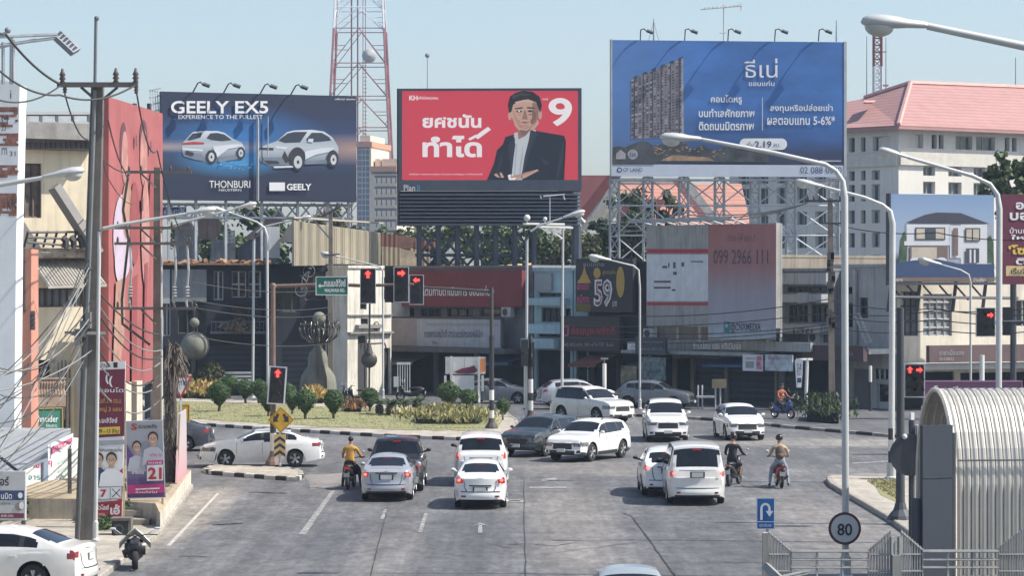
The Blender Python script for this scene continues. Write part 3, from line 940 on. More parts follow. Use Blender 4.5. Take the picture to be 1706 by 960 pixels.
sign("poster", "wide white shop poster with a blue picture, right of the pink one", R, 1322, 590, 1368, 617, 2.4, M("poster_bluewhite", (.48, .53, .57), .7, var=.5, scale=2), [("ซักรีด", 1328, 592, 1345, 598, INK["pink"])], .06)
# --- corner block and sunlit cream block
R2a = Board(1390, 153.5, 1492, 150)
bC = building("shophouse", "shaded grey corner building with a leaning ladder, left of the house billboard", R2a, 1390, 1492, 445, 12, Wc("wall_corner", (.42, .42, .42), streak=.7), [(1396, 478, 1420, 490, "window", 2, 1, FRAMED), (1432, 496, 1446, 530, "window", 1, 1, FRAMED), (1396, 505, 1422, 545, "window", 3, 1, FRAMED), (1420, 615, 1450, 680, "door", M("door_grey", (.16, .16, .17))), (1455, 614, 1480, 634, "window", 3, 1), (1462, 640, 1490, 672, "window", 1, 1)])
mb = MB(); R2a.box(mb, 1388, 580, 1494, 588, 2.2, .01); mb.build("canopy", M("canopy_pale2", (.5, .49, .46), streak=.5), bC)
band(R2a, bC, "downpipe", 1426, 450, 1430, 575, .25, .1, FRAME)
mb = MB()
for a, b in (((1446, 525), (1464, 572)), ((1452, 522), (1472, 570))):
    mb.bar(R2a.p(*a, 1.0), R2a.p(*b, 1.0), .1)
for k in range(7):
    t = k / 6
    mb.bar(R2a.p(1446 + 18 * t, 525 + 47 * t, 1.0), R2a.p(1452 + 20 * t, 522 + 48 * t, 1.0), .07)
tag(mb.build("ladder", FRAME), "pale ladder leaning on the grey corner building above its canopy", "ladder")
R2 = Board(1494, 150, 1790, 155.5)
bS = building("shophouse", "cream shophouse below the house billboard, its right half in full sun", R2, 1494, 1790, 462, 12, Wc("wall_cream", (.66, .60, .50), streak=.45), [(1500, 486, 1530, 560, "window", 3, 3, FRAMED, M("lattice_window", (.15, .15, .16))), (1538, 490, 1586, 560, "window", 4, 5, M("shutter_frame", (.30, .30, .31)), M("shutter_grey", (.27, .28, .29))), (1690, 500, 1720, 545, "window", 2, 1), (1500, 620, 1590, 687, "shopfront"), (1600, 620, 1780, 687, "shopfront")])
mb = MB(); R2.box(mb, 1494, 602, 1790, 612, 2.6, .01); mb.build("canopy", M("canopy_pale2", (.5, .49, .46), streak=.5), bS)
sign("fascia_sign", "dark brown fascia sign along the grey corner building's canopy", R2a, 1390, 575, 1493, 600, 2.6, M("sign_brown", (.085, .055, .06), .7, streak=.15), [("คู่มือ", 1463, 583, 1476, 594, INK["grey"])], .3)  # darker copy of the fascia brown paints this end as shaded
sign("fascia_sign", "brown fascia sign with faded Thai words on the cream shophouse's canopy", R2, 1496, 573, 1706, 601, 2.9, M("sign_brown2", (.13, .085, .085), .7, streak=.2), [("ราชาเนื้อแดง", 1512, 581, 1552, 590, INK["grey"]), ("อะแพน", 1512, 594, 1535, 599, INK["grey"]), ("ดุ๋มๆ", 1686, 580, 1704, 594, INK["white"])], .3)  # lighter copy of the same brown, for the sunlit end
# --- pink hip-roofed office building beyond
PK = Board(1405, 265, 1497, 260)
PK2 = Board(1497, 260, 1800, 273)
ow = M("office_wall", (.66, .63, .57), .8, var=.08, scale=.2, streak=.25)
zE = zy(PK2, 1500, 211)
b0 = Vector((PK.p(1497, HY).x, PK.p(1497, HY).y, 0))
root = thing("office_building", "large cream office building with a pink hipped roof, behind the house billboard", "building", b0)
def pz(bd, px, z, o=0):
    q = bd.p(px, HY)
    return Vector((q.x, q.y, z)) + bd.n * o
mb = MB()
opl = []
for row, (ya, yb) in enumerate(((228, 252), (284, 300), (307, 335), (350, 372), (388, 412), (425, 448))):
    for (xa, xb) in ((1230, 1248), (1262, 1280), (1294, 1312), (1326, 1344), (1358, 1376), (1392, 1402), (1414, 1424), (1434, 1442), (1454, 1482) if row == 0 else (1452, 1466)):
        opl.append((xa, xb, zy(PK, 1450, yb), zy(PK, 1450, ya)))
facade(PK, mb, 1215, 1497, 0, zE, opl, .5)
PK.zbox(mb, 1215, 1497, 0, zE, -.55, -14)
opr = []
for row, (ya, yb) in enumerate(((226, 249), (278, 294), (304, 324), (345, 368), (385, 408))):
    for (xa, xb) in (((1512, 1538), (1552, 1561), (1564, 1572), (1592, 1620), (1626, 1658), (1674, 1682), (1686, 1694), (1710, 1740)) if row == 0 else ((1538, 1558), (1580, 1602), (1622, 1642), (1664, 1684), (1706, 1726))):
        opr.append((xa, xb, zy(PK2, 1600, yb), zy(PK2, 1600, ya)))
facade(PK2, mb, 1497, 1800, 0, zE, opr, .5)
PK2.zbox(mb, 1497.2, 1800, 0, zE, -.55, -14)
mb.build("wall", ow, root)
for bd, ol in ((PK, opl), (PK2, opr)):
    for a in ol:
        m2 = MB(); m2.quad(pz(bd, a[0], a[2], -.48), pz(bd, a[1], a[2], -.48), pz(bd, a[1], a[3], -.48), pz(bd, a[0], a[3], -.48))
        w = m2.build("window", GLASSB, root)
        if a[1] - a[0] > 12:
            m3 = MB()
            mx = (a[0] + a[1]) / 2
            for x in (a[0] + .4, mx, a[1] - .4):
                m3.bar(pz(bd, x, a[2], -.44), pz(bd, x, a[3], -.44), .09)
            m3.bar(pz(bd, a[0], a[3] - .05, -.44), pz(bd, a[1], a[3] - .05, -.44), .1)
            m3.build("window_frame", FRAME, w)
mb = MB()
for bd, x0, x1 in ((PK, 1215, 1496.5), (PK2, 1497.5, 1800)):
    z = zy(bd, (1450 if bd is PK else 1600), 262)
    bd.zbox(mb, x0, x1, z - .9, z + .35, .28, .003)
mb.build("cornice_band", M("office_band", (.58, .55, .48), .8), root)
mb = MB()
e0, ec, e1 = pz(PK, 1215, zE + .05, 1.4), pz(PK, 1497, zE + .05, 0) + (PK.n + PK2.n).normalized() * 1.7, pz(PK2, 1800, zE + .05, 1.4)
ridge = P(1517, 139, 272)
r1, r0 = P(1800, 150, 284), P(1250, 200, 284)
rr = P(1440, 164, 276)
mb.ngon([ec, e1, r1, ridge]); mb.ngon([e0, ec, ridge, rr, r0])
back = Vector((0, 22, -4.5))
mb.ngon([ridge, r1, r1 + back, ridge + back]); mb.ngon([r0, rr, ridge, ridge + back, r0 + back])
for a, b in ((e0, ec), (ec, e1)):
    mb.quad(a, b, b - Vector((0, 0, .35)), a - Vector((0, 0, .35)))
PINK = Mcorr("roof_pink", (.42, .225, .205), .35, 2, .75, 0, .1, .15)
rf = mb.build("roof", PINK, root)
mb = MB(); mb.bar(ec + Vector((0, 0, .1)), ridge + Vector((0, 0, .1)), .3); mb.bar(ridge + Vector((0, 0, .1)), r1 + Vector((0, 0, .1)), .3); mb.bar(rr + Vector((0, 0, .1)), ridge + Vector((0, 0, .1)), .3)
mb.build("ridge_cap", M("ridge_pink", (.60, .33, .29)), rf)
mb = MB(); a = P(1450, 168, 268); mb.prism([P(1438, 173, 268), P(1452, 173, 268), P(1459, 168, 270), P(1440, 168, 270)], [P(1440, 170, 266), P(1456, 170, 266), P(1459, 167, 270), P(1440, 167, 270)])
mb.build("roof_vent", M("ridge_pink", (.60, .33, .29)), rf)
# --- temple hall roofs
TW, TR, TS = M("temple_white", (.66, .63, .57), .8, streak=.3), M("temple_maroon", (.17, .05, .055), .7), Mcorr("temple_salmon", (.52, .25, .19), .3, 2, .7, 0, .12, .2)
c = P(1100, HY, 215); c.z = 0
root = thing("temple_hall", "temple hall with salmon tiled roofs, maroon edges and white gables, behind the scaffolded billboards", "temple", c)
mb = MB(); q = [P(1035, 392, 212), P(1255, 392, 212), P(1235, 306, 218), P(1030, 306, 218)]; mb.ngon(q); mb.ngon([q[3], q[2], q[2] + Vector((0, 8, -6)), q[3] + Vector((0, 8, -6))]); mb.build("roof", TS, root)
mb = MB(); a, b = P(1120, 300, 209.5), P(1192, 396, 207); mb.prism([a, a + Vector((.9, 0, 0)), b + Vector((.9, 0, 0)), b], [a + Vector((0, .4, 0)), a + Vector((.9, .4, 0)), b + Vector((.9, .4, 0)), b + Vector((0, .4, 0))]); a, b = P(955, 366, 206), P(1012, 292, 206.5)
mb.prism([a, a + Vector((1.1, 0, 0)), b + Vector((1.1, 0, 0)), b], [a + Vector((0, .4, 0)), a + Vector((1.1, .4, 0)), b + Vector((1.1, .4, 0)), b + Vector((0, .4, 0))]); q = [P(930, 292, 212), P(1012, 292, 212), P(968, 350, 211), P(930, 350, 211)]; mb.ngon(q[::-1]); mb.build("roof_edge", TR, root)
mb = MB()
for (x0, y0), (x1, y1), Yd in (((978, 370), (1024, 300), 205), ((1132, 300), (1206, 398), 206.4), ((1000, 372), (1020, 345), 204.8)):
    a, b = P(x0, y0, Yd), P(x1, y1, Yd); o = Vector((.75, 0, 0)); t = Vector((0, .5, 0)); mb.prism([a, a + o, b + o, b], [a + t, a + o + t, b + o + t, b + t])
mb.ngon([P(972, 372, 205.6), P(1010, 374, 205.6), P(1024, 300, 205.6)]); mb.box(*[Xat(970, 206), Xat(1012, 206)], 204.9, 207, Zat(383, 206), Zat(371, 206)); mb.tube([P(972, 372, 205), P(966, 362, 205), P(968, 352, 205)], [.22, .12, .03], 6); mb.box(Xat(1030, 214), Xat(1135, 214), 213, 216, Zat(306, 214), Zat(297, 214)); mb.box(Xat(960, 216), Xat(1260, 216), 214.5, 224, 0, Zat(390, 216)); mb.build("gable", TW, root)
# --- far hotel
c = P(627, HY, 720); c.z = 0
root = thing("hotel_tower", "far cream and dark tower block with scalloped balconies and terracotta caps", "building", c)
HB = Board(596, 722, 662, 720)
HS = M("hotel_cream", (.66, .57, .43), .8)
mb = MB(); HB.box(mb, 619, 283, 661, 1, 0, -20); 
mb = MB(); HB.zbox(mb, 619, 661, 0, zy(HB, 640, 290), 0, -20); HB.zbox(mb, 596, 616, 0, zy(HB, 606, 245), 0.0, -20, 1); HB.zbox(mb, 616, 619, 0, zy(HB, 617, 243), .3, -20)
mb.build("wall", [HS, M("hotel_dark", (.11, .13, .18), .4)], root)
mb = MB(); HB.box(mb, 595, 236, 621, 245, 1, -21); HB.box(mb, 618, 277, 662, 286, 1, -21); mb.build("terracotta_cap", M("terracotta", (.52, .24, .14), .8), root)
mb = MB(); HB.box(mb, 597, 225, 614, 236, -2, -18); HB.box(mb, 622, 264, 631, 277, -2, -18); HB.box(mb, 633, 264, 660, 277, -2, -18); mb.build("plant_room", HS, root)
mb = MB()
for i in range(16):
    HB.box(mb, 597, 248 + i * 9.3, 615.5, 249.5 + i * 9.3, .35, .01)
for x in (603, 609):
    HB.box(mb, x, 246, x + .9, 420, .3, .01)
mb.build("window_grid", FRAME, root)
for rw in range(6):
    y = 292 + rw * 18.3
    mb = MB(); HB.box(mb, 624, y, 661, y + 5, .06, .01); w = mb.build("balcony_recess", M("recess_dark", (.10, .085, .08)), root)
    mb = MB()
    for k in range(5):
        x = 622.5 + k * 8.0
        HB.poly(mb, [(x, y + 4.6), (x + 5.6, y + 4.6), (x + 5.6, y + 14), (x + 1.4, y + 14)], 1.3); HB.poly(mb, [(x + 5.6, y + 4.6), (x + 7.4, y + 4.6), (x + 7.4, y + 13), (x + 5.6, y + 14)], .9, 1)
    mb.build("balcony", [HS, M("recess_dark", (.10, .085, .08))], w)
# --- shacks and rooftop clutter between the parapet and the LED posts
SH = Board(632, 183, 720, 184)
def shack(name, label, boxes, cat="shed"):
    c = SH.p(boxes[0][0], HY); c.z = 0
    root = thing(name, label, cat, c)
    for nm, pts, o, m_, th in [b[2:] if isinstance(b[0], str) else b[1:] for b in boxes]:
        mb = MB(); q = [SH.p(x, y, o) for x, y in pts]
        mb.prism([p - SH.n * th for p in q], q)
        mb.build(nm, m_, root)
    return root
RUST = Mcorr("sheet_rust", (.22, .10, .085), .3, 0, .8, 0, .5)
TAN = Mcorr("sheet_tan", (.42, .34, .24), .3, 0, .8, 0, .6)
shack("roof_shack", "patchwork roof shack of rust-red and tan sheets beside the corrugated parapet", [
    (640, "roof_sheet", [(633, 388), (662, 391), (664, 413), (633, 411)], 0, RUST, .1), (640, "roof_sheet", [(664, 391), (700, 396), (690, 414), (668, 414)], -1, M("sheet_redbrown", (.20, .10, .09), .8, var=.3), .1),
    (640, "wall_sheet", [(633, 411), (664, 413), (664, 444), (633, 444)], .6, TAN, .1), (640, "wall_sheet", [(664, 414), (692, 420), (690, 444), (664, 444)], .3, M("sheet_tan2", (.46, .38, .28), .85, var=.3, streak=.6), .1),
    (640, "roof_sheet", [(700, 396), (745, 402), (752, 415), (705, 412)], -3, RUST, .1), (640, "wall_sheet", [(702, 412), (735, 420), (735, 447), (702, 447)], -3, TAN, .1)])
shack("roof_shack", "leaning pile of pale zinc sheets behind the LED billboard's posts", [
    (740, "roof_sheet", [(733, 425), (752, 405), (770, 428), (748, 440)], 1, M("zinc_pale", (.50, .52, .50), .6, var=.3, streak=.5), .08), (740, "roof_sheet", [(765, 432), (790, 428), (792, 450), (762, 450)], 1.5, M("zinc_pale", (.50, .52, .50)), .08),
    (740, "wall_sheet", [(735, 440), (760, 442), (760, 455), (735, 455)], .5, TAN, .08)])
mb = MB(); c = SH.p(845, HY); c.z = 0
root = thing("market_canopy", "yellow-orange shade canopy behind the LED posts above the red sign", "canopy", c)
mb.prism([P(800, 446, 186), P(888, 440, 183), P(888, 446, 182), P(800, 452, 185)], [P(808, 444, 188), P(888, 438, 186), P(888, 440, 184), P(808, 446, 187)]); mb.build("sheet", M("canopy_yellow", (.60, .42, .16), .8, var=.1), root)
mb = MB()
for x in (806, 845, 885):
    mb.bar(P(x, 446, 184), Vector((Xat(x, 184), 184, 0)), .12)
mb.build("post", FRAMED, root)
# sheds on top of the dark block at left
TB = Board(290, 178, 460, 179)
c = TB.p(350, HY); c.z = Zat(440, 178)
root = thing("roof_shed", "grey patched rooftop shed with a lattice screen, under the blue car billboard", "shed", c)
mb = MB()
for pts, o, mi in (([(292, 378), (318, 368), (332, 398), (330, 440), (292, 440)], 0, 0), ([(330, 362), (352, 350), (372, 372), (360, 400), (332, 398)], -.8, 1), ([(352, 398), (392, 404), (392, 436), (350, 436)], .4, 0), ([(398, 412), (418, 398), (462, 372), (462, 438), (398, 438)], -.4, 2), ([(408, 396), (470, 345), (470, 372), (420, 400)], -.2, 1)):
    q = [TB.p(x, y, o) for x, y in pts]; mb.prism([p - TB.n * .6 for p in q], q, mi)
mb.build("wall_sheet", [M("shed_grey", (.26, .26, .26), .8, streak=.7, var=.3), M("shed_rose", (.36, .27, .24), .8, streak=.6), M("shed_slate", (.12, .13, .15), .8, streak=.4)], root)
mb = MB()
for i in range(4):
    mb.bar(TB.p(373 + i * 5.5, 384, .5), TB.p(373 + i * 5.5, 406, .5), .09); mb.bar(TB.p(373, 386 + i * 6, .5), TB.p(390, 386 + i * 6, .5), .09)
mb.build("lattice_screen", FRAME, root)
mb = MB(); TB.box(mb, 268, 345, 310, 361, .5, .4); write(TB, mb, "43 845525", 272, 349, 308, 358, .52, 1, .02); 
tag(mb.build("shop_sign", [INK["blue"], INK["white"]]), "small blue phone-number sign just under the blue car billboard", "sign")
# --- left street: cream house
CL = Board(26, 97, 152, 98.5)
CREAM = Wc("wall_cream_old", (.72, .63, .47), streak=.45)
bL = building("shophouse", "old cream plaster shophouse with a grey roof fascia, behind the concrete power pole", CL, 20, 150, 250, 11, CREAM, [(30, 272, 69, 363, "window", 3, 1, M("frame_brown", (.12, .09, .075)), M("shutter_brown", (.14, .12, .11), .7, var=.4, scale=3)), (54, 480, 140, 512, "window", 7, 1, M("frame_brown", (.12, .09, .075)), M("shutter_blue", (.16, .21, .27))), (56, 600, 84, 640, "window", 3, 1, FRAMED), (60, 700, 112, 800, "doorway")], corn=False)
mb = MB(); CL.box(mb, 20, 207, 151, 234, 1.0, -11); mb.build("roof_fascia", M("roof_grey", (.28, .27, .255), .9, var=.2, streak=.5, bmp=.4), bL)
mb = MB(); CL.box(mb, 22, 234.4, 150, 249.5, .5, -10.8, 0); 
for k in range(15):
    CL.box(mb, 24 + k * 8.4, 238, 28.5 + k * 8.4, 248, .56, .5, 1)
mb.build("frieze", [M("frieze_grey", (.20, .20, .21), .8), M("frieze_dark", (.08, .08, .085))], bL)
mb = MB()
for y in (190, 206):
    mb.bar(CL.p(36, y, .3), CL.p(142, y, .3), .12)
for k in range(5):
    mb.bar(CL.p(36 + k * 26.5, 190, .3), CL.p(36 + k * 26.5, 207, .3), .1)
mb.bar(CL.p(36, 182, .3), CL.p(36, 207, .3), .1); mb.bar(CL.p(36, 182, .3), CL.p(28, 180, .3), .1)
mb.build("roof_rail", M("rail_steel", (.13, .14, .15), .5), bL)
mb = MB(); CL.box(mb, 40, 191, 140, 205, -.5, -.7); mb.build("roof_tank_panel", M("panel_sky", (.38, .42, .45), .4, var=.4, scale=1), bL)
mb = MB(); q = [CL.p(50, 477, 1.7), CL.p(146, 474, 1.7), CL.p(146, 432, .05), CL.p(50, 434, .05)]; mb.prism([p - Vector((0, 0, .08)) for p in q], q)
for k in range(18):
    t = (k + .5) / 18
    mb.bar(q[0].lerp(q[1], t) + Vector((0, 0, .02)), q[3].lerp(q[2], t) + Vector((0, 0, .02)), .05)
mb.build("awning", M("awning_zinc", (.46, .43, .37), .6, streak=.5), bL)
mb = MB(); CL.box(mb, 50, 414, 148, 430, .7, 0.003); mb.build("ledge", M("ledge_rubble", (.36, .31, .25), .95, var=.5, scale=5, bmp=.8), bL)
mb = MB(); 
for a, b in (((74, 312), (146, 424)), ):
    mb.bar(CL.p(*a, .9), CL.p(*b, .9), .35)
mb.build("stair_stringer", M("stair_grey", (.22, .21, .20)), bL)
mb = MB()
for y in (388, 396, 404):
    mb.bar(CL.p(30, y, .9), CL.p(128, y - 1 + (y - 388) * .6, .9), .06)
for k in range(6):
    x = 31 + k * 16
    mb.bar(CL.p(x, 386, .9), CL.p(x, 412, .5), .06)
for k in range(4):
    x = 88 + k * 13; mb.tube([CL.p(x, 396, .9), CL.p(x + 5, 402, .9), CL.p(x + 7, 414, .9)], .12, 5)
mb.build("cable_rack", FRAMED, bL)
mb = MB(); CL.box(mb, 118, 556, 140, 800, 1.1, .3); CL.box(mb, 104, 552, 142, 556, 1.3, .2, 1); mb.build("pillar", [M("pillar_white", (.66, .63, .56), .8, streak=.3), FRAMED], bL)
mb = MB()
for k in range(5):
    x = 88 + k * 6.2
    CL.box(mb, x, 600, x + 1.6, 800, .25, .1)
mb.build("drain_pipes", M("pipe_pale", (.48, .46, .42)), bL)
mb = MB(); CL.box(mb, 26, 660, 86, 664, 1.3, 1.1); CL.box(mb, 26, 628, 86, 631, 1.3, 1.1); CL.box(mb, 26, 664, 86, 676, 1.3, .01)
for k in range(13):
    x = 28 + k * 4.6; mb.lathe([(.05, 0), (.11, .15), (.05, .35), (.1, .55), (.05, .72)], 6, CL.p(x, 663, 1.2), 'z')
mb.build("balustrade", M("baluster_brown", (.27, .20, .15), .85, var=.3), bL)
mb = MB(); c1 = Board(27, 92, 53, 92); c1.box(mb, 27, 415, 52, 830, 0, -1.4)
root = thing("pillar", "tall salmon-pink painted pillar right of the white sign tower", "pillar", Vector((c1.p(40, HY).x, 92, 0))); mb.build("shaft", M("paint_salmon", (.52, .235, .17), .8, streak=.35), root)
mb = MB()
for k in range(4):
    mb.bar(c1.p(52, 650 - 128 + k * 8, .2), c1.p(60, 650 - 128 + k * 8, .2), .12)
mb.bar(c1.p(40, 412, .02), c1.p(41, 520, .02), .05); mb.build("bracket", FRAMED, root)
# white sign tower at the left edge
TWB = Board(-60, 84, 33, 84)
c = Vector((TWB.p(0, HY).x, 84, 0))
root = thing("sign_tower", "tall white sign tower with brown pixel bands at the left edge", "sign", c)
mb = MB(); q0 = [TWB.p(-60, 120), TWB.p(33, 140), TWB.p(27, 400), TWB.p(24, 700), TWB.p(24, TWB.ground(20)), TWB.p(-60, TWB.ground(20))]; mb.prism([p - TWB.n * 1.2 for p in q0][::-1], q0[::-1]); mb.build("panel", M("panel_white_lines", (.72, .75, .76), .6, var=.05, streak=.12), root)
mb = MB(); rr_ = random.Random(5)
for y0, y1, x1 in ((178, 212, 30), (222, 246, 31), (275, 300, 31), (322, 362, 28)):
    for j in range(int((y1 - y0) / 4.2)):
        x = -58
        while x < x1 - 3:
            w = rr_.uniform(4, 22)
            if rr_.random() < .82:
                TWB.quad(mb, x, y0 + j * 4.2, min(x + w, x1), y0 + j * 4.2 + 4.3, .006)
            x += w
mb.build("brown_pattern", M("pattern_brown", (.27, .13, .10), .8, var=.5, scale=6), root)
mb = MB()
for t, x0, y0, x1, y1 in (("M", 3, 192, 13, 204), ("i", 17, 150, 19, 164), ("31", 16, 252, 26, 260), ("วว", 2, 208, 10, 218), ("KN", 12, 330, 27, 350), ("rn", 3, 246, 12, 258)):
    write(TWB, mb, t, x0, y0, x1, y1, .02)
mb.build("lettering", FRAMED, root)
# shop canopy with red valance
K0 = Board(-40, 80, 125, 80)
c = Vector((K0.p(40, HY).x, 80, 0.14))
root = thing("shop_canopy", "grey-white shop awning with a red lettered end valance, above the parked white sedan", "awning", c)
mb = MB(); q = [P(-60, 815, 76.4), P(20, 790, 76.7), P(78, 764, 77.3), P(118, 722, 81.5), P(118, 714, 83.5), P(-60, 712, 83.5)]; mb.prism([p - Vector((0, 0, .06)) for p in q], q); mb.build("sheet", M("awning_white", (.30, .31, .32), .6, var=.12, streak=.3), root)
VB = Board(77, 77.4, 119, 81.4)
mb = MB(); VB.poly(mb, [(77, 742), (119, 722), (119, 740), (77, 768)], .05); VB.poly(mb, [(82, 745), (116, 729), (116, 737), (82, 757)], .08, 1); write(VB, mb, "ก๋วยเตี๋ยว", 84, 738, 114, 748, .1, 0)
mb.build("valance", [INK["white"], INK["pink"]], root)
mb = MB()
for x, yd in ((116, 82.5), (-30, 83)):
    mb.bar(P(x, 724, yd), Vector((Xat(x, yd), yd, .14)), .1)
mb.bar(P(-30, 738, 78.2), P(30, 786, 76.8), .08); mb.build("post", FRAMED, root)
SW = Board(30, 86, 134, 90)
root = thing("shop_wall", "white painted shop wall with an orange phone number, under the grey awning", "wall", Vector((SW.p(80, HY).x, 87, .14)))
mb = MB(); q = [(34, 736), (132, 736), (132, 800), (34, 836)]; SW.zbox(mb, 34, 132, .14, zy(SW, 80, 736), -.3, 0); mb.build("wall", M("shop_white", (.68, .68, .66), .8, streak=.3), root)
mb = MB(); write(SW, mb, "665-5425", 50, 808, 88, 822, .02, 0, .01); write(SW, mb, "งานป้าย", 46, 762, 86, 780, .02, 1, .01); write(SW, mb, "จารย์", 46, 790, 76, 800, .02, 2)
for k in range(4):
    SW.poly(mb, [(96, 770 + 14 * k), (126, 752 + 14 * k), (126, 756 + 14 * k), (96, 774 + 14 * k)], .02, 3)
mb.build("lettering", [INK["orange"], INK["magenta"], INK["teal"], M("print_pale_green", (.42, .58, .50))], root)
mb = MB(); SW.box(mb, 68, 745, 76, 850, .1, .02); mb.build("door_post", M("post_blue", (.20, .25, .33)), root)
sign("shop_sign", "dark green sign with white lettering above the grey awning, beneath the balustrade", CL, 25, 679, 78, 716, 1.35, INK["green"], [("Schneider", 29, 690, 72, 701, INK["white"], .01), ("Electric", 52, 704, 70, 709, INK["white"])], .2, M("edge_yellow", (.5, .36, .12)))
KS = Board(-30, 72, 44, 72)
root = thing("shop_sign", "grey and navy stand-up shop sign behind the parked white sedan", "sign", Vector((KS.p(20, HY).x, 72, .14)))
mb = MB(); KS.box(mb, -30, 786, 42, 868, 0, -.2); mb.build("panel", M("sign_silver", (.45, .46, .47), .5), root)
mb = MB(); KS.quad(mb, -30, 818, 40, 834, .01, 0); KS.quad(mb, -30, 856, 40, 864, .01, 1); KS.ell(mb, 34, 826, 4, 5, .02, 2); KS.ell(mb, 32, 845, 7, 7, .012, 3); KS.ell(mb, 36, 843, 4, 6, .016, 2)
write(KS, mb, "อร์", 0, 795, 15, 810, .02, 4, .02); write(KS, mb, "นมิต", 2, 822, 20, 832, .02, 2, .01); write(KS, mb, "043-241", 2, 858, 22, 862, .02, 2); write(KS, mb, "บริการ", 0, 838, 18, 842, .02, 4)
mb.build("lettering", [INK["navy"], INK["maroon"], INK["white"], M("print_tyres", (.25, .2, .17)), INK["black"]], root)
mb = MB()
for x in (-10, 38):
    mb.bar(KS.p(x, 868, -.1), Vector((KS.p(x, HY).x, 72.1, .13)), .1)
mb.build("post", FRAMED, root)
# ================================================================ BILLBOARDS, TOWERS
STEEL = M("galvanised", (.46, .47, .48), .5, .3, var=.2, streak=.4)
STEELD = M("dark_steel", (.05, .055, .065), .6, var=.3)
def lattice_post(mb, base, top, w, n, mi=0, leg=.09, brace=.05):
    c = [Vector((a, b, 0)) * w / 2 for a, b in ((-1, -1), (1, -1), (1, 1), (-1, 1))]
    for o in c:
        mb.bar(base + o, top + o, leg, mi)
    for i in range(n):
        a, b = base.lerp(top, i / n), base.lerp(top, (i + 1) / n)
        for k in range(4):
            o, o2 = c[k], c[(k + 1) % 4]
            mb.bar(a + o, b + o2, brace, mi); mb.bar(b + o, b + o2, brace, mi)
def flood(root, p, out, h, lean, side=1):
    """bent floodlight arm with its lamp"""
    mb = MB(); a = p; b = p + Vector((lean, -out * .4, h)); c = p + Vector((lean + .35 * side, -out, h * .82))
    mb.tube([a, b, b.lerp(c, .6) + Vector((0, 0, .12)), c], .045, 6)
    o = mb.build("floodlight_arm", STEELD, root)
    mb = MB(); mb.cbox(c + Vector((.25 * side, 0, -.05)), .46, .24, .16, 0, Euler((.5, .35 * side, 0)).to_matrix()); mb.build("floodlight", STEELD, o)
def pic_mat(name, stops, axis=2, extra=None):
    m, n, b = newmat(name)
    tc = node(n, "ShaderNodeTexCoord"); sp = node(n, "ShaderNodeSeparateXYZ"); n.links.new(tc.outputs["Generated"], sp.inputs[0])
    out = ramp(n, sp.outputs[axis], stops)
    if extra:
        out = extra(n, tc, sp, out)
    n.links.new(out, b.inputs["Base Color"]); b.inputs["Roughness"].default_value = .55
    return m
# ---- blue electric car billboard
GB = Board(268, 175, 594, 179.6)
c = GB.p(430, HY); c.z = 0
root = thing("billboard", "dark blue billboard with two silver car pictures on the dark shophouse roofs", "billboard", c)
def glow(n, tc, sp, out):
    # picture content: warm horizon glow at the two sides and a blue burst in the middle
    def blob(cx, cz, sx, sz):
        mp = node(n, "ShaderNodeMapping"); mp.inputs["Location"].default_value = (-cx * sx, 0, -cz * sz); mp.inputs["Scale"].default_value = (sx, 0, sz)
        n.links.new(tc.outputs["Generated"], mp.inputs[0])
        g = node(n, "ShaderNodeTexGradient", gradient_type='SPHERICAL'); n.links.new(mp.outputs[0], g.inputs[0])
        return g.outputs[1]
    out = mixc(n, ramp(n, blob(.42, .60, 2.2, 3.2), [(0, 0), (1, .9)]), out, (.03, .17, .44))
    out = mixc(n, ramp(n, blob(.36, .37, 3.4, 6.0), [(0, 0), (1, .85)]), out, (.05, .30, .62))
    out = mixc(n, ramp(n, blob(1.0, .50, 3.0, 6.5), [(0, 0), (1, .85)]), out, (.42, .27, .22))
    out = mixc(n, ramp(n, blob(.0, .49, 4.0, 22), [(0, 0), (1, .7)]), out, (.45, .33, .28))
    out = mixc(n, ramp(n, blob(.3, .50, 1.6, 14), [(0, 0), (1, .55)]), out, (.40, .34, .33))
    return out
mb = MB(); mb.hexa([GB.p(268, 333, 0), GB.p(594, 337, 0), GB.p(594, 160, 0), GB.p(268, 152, 0), GB.p(268, 333, -.4), GB.p(594, 337, -.4), GB.p(594, 160, -.4), GB.p(268, 152, -.4)])
mb.build("panel", pic_mat("car_poster_night", [(0, (.018, .026, .055)), (.25, (.018, .028, .06)), (.45, (.03, .06, .13)), (.62, (.022, .05, .13)), (.8, (.02, .03, .075)), (1, (.022, .03, .062))], 2, glow), root)
SIL, SILD, SILL, TYR, RIMM, CGL = pic_mat("print_silver", [(.1, (.14, .17, .21)), (.35, (.30, .34, .39)), (.55, (.44, .48, .52)), (.7, (.36, .41, .46)), (1, (.62, .65, .68))]), M("print_silver_dark", (.17, .20, .25), .6, var=.15, scale=.8), M("print_silver_light", (.60, .63, .67), .6, var=.1), INK["black"], M("print_rim", (.50, .52, .55), .6), M("print_car_glass", (.035, .045, .065), .5)
def car_pic(polys):
    mb = MB(); ms = [SIL, SILD, SILL, TYR, CGL, INK["red"], RIMM]
    for i, (pts, mi) in enumerate(polys):
        if isinstance(pts, tuple):
            GB.ell(mb, *pts, .012 + .004 * i, mi)
        else:
            GB.poly(mb, pts, .012 + .004 * i, mi)
    mb.build("car_picture", ms, root)
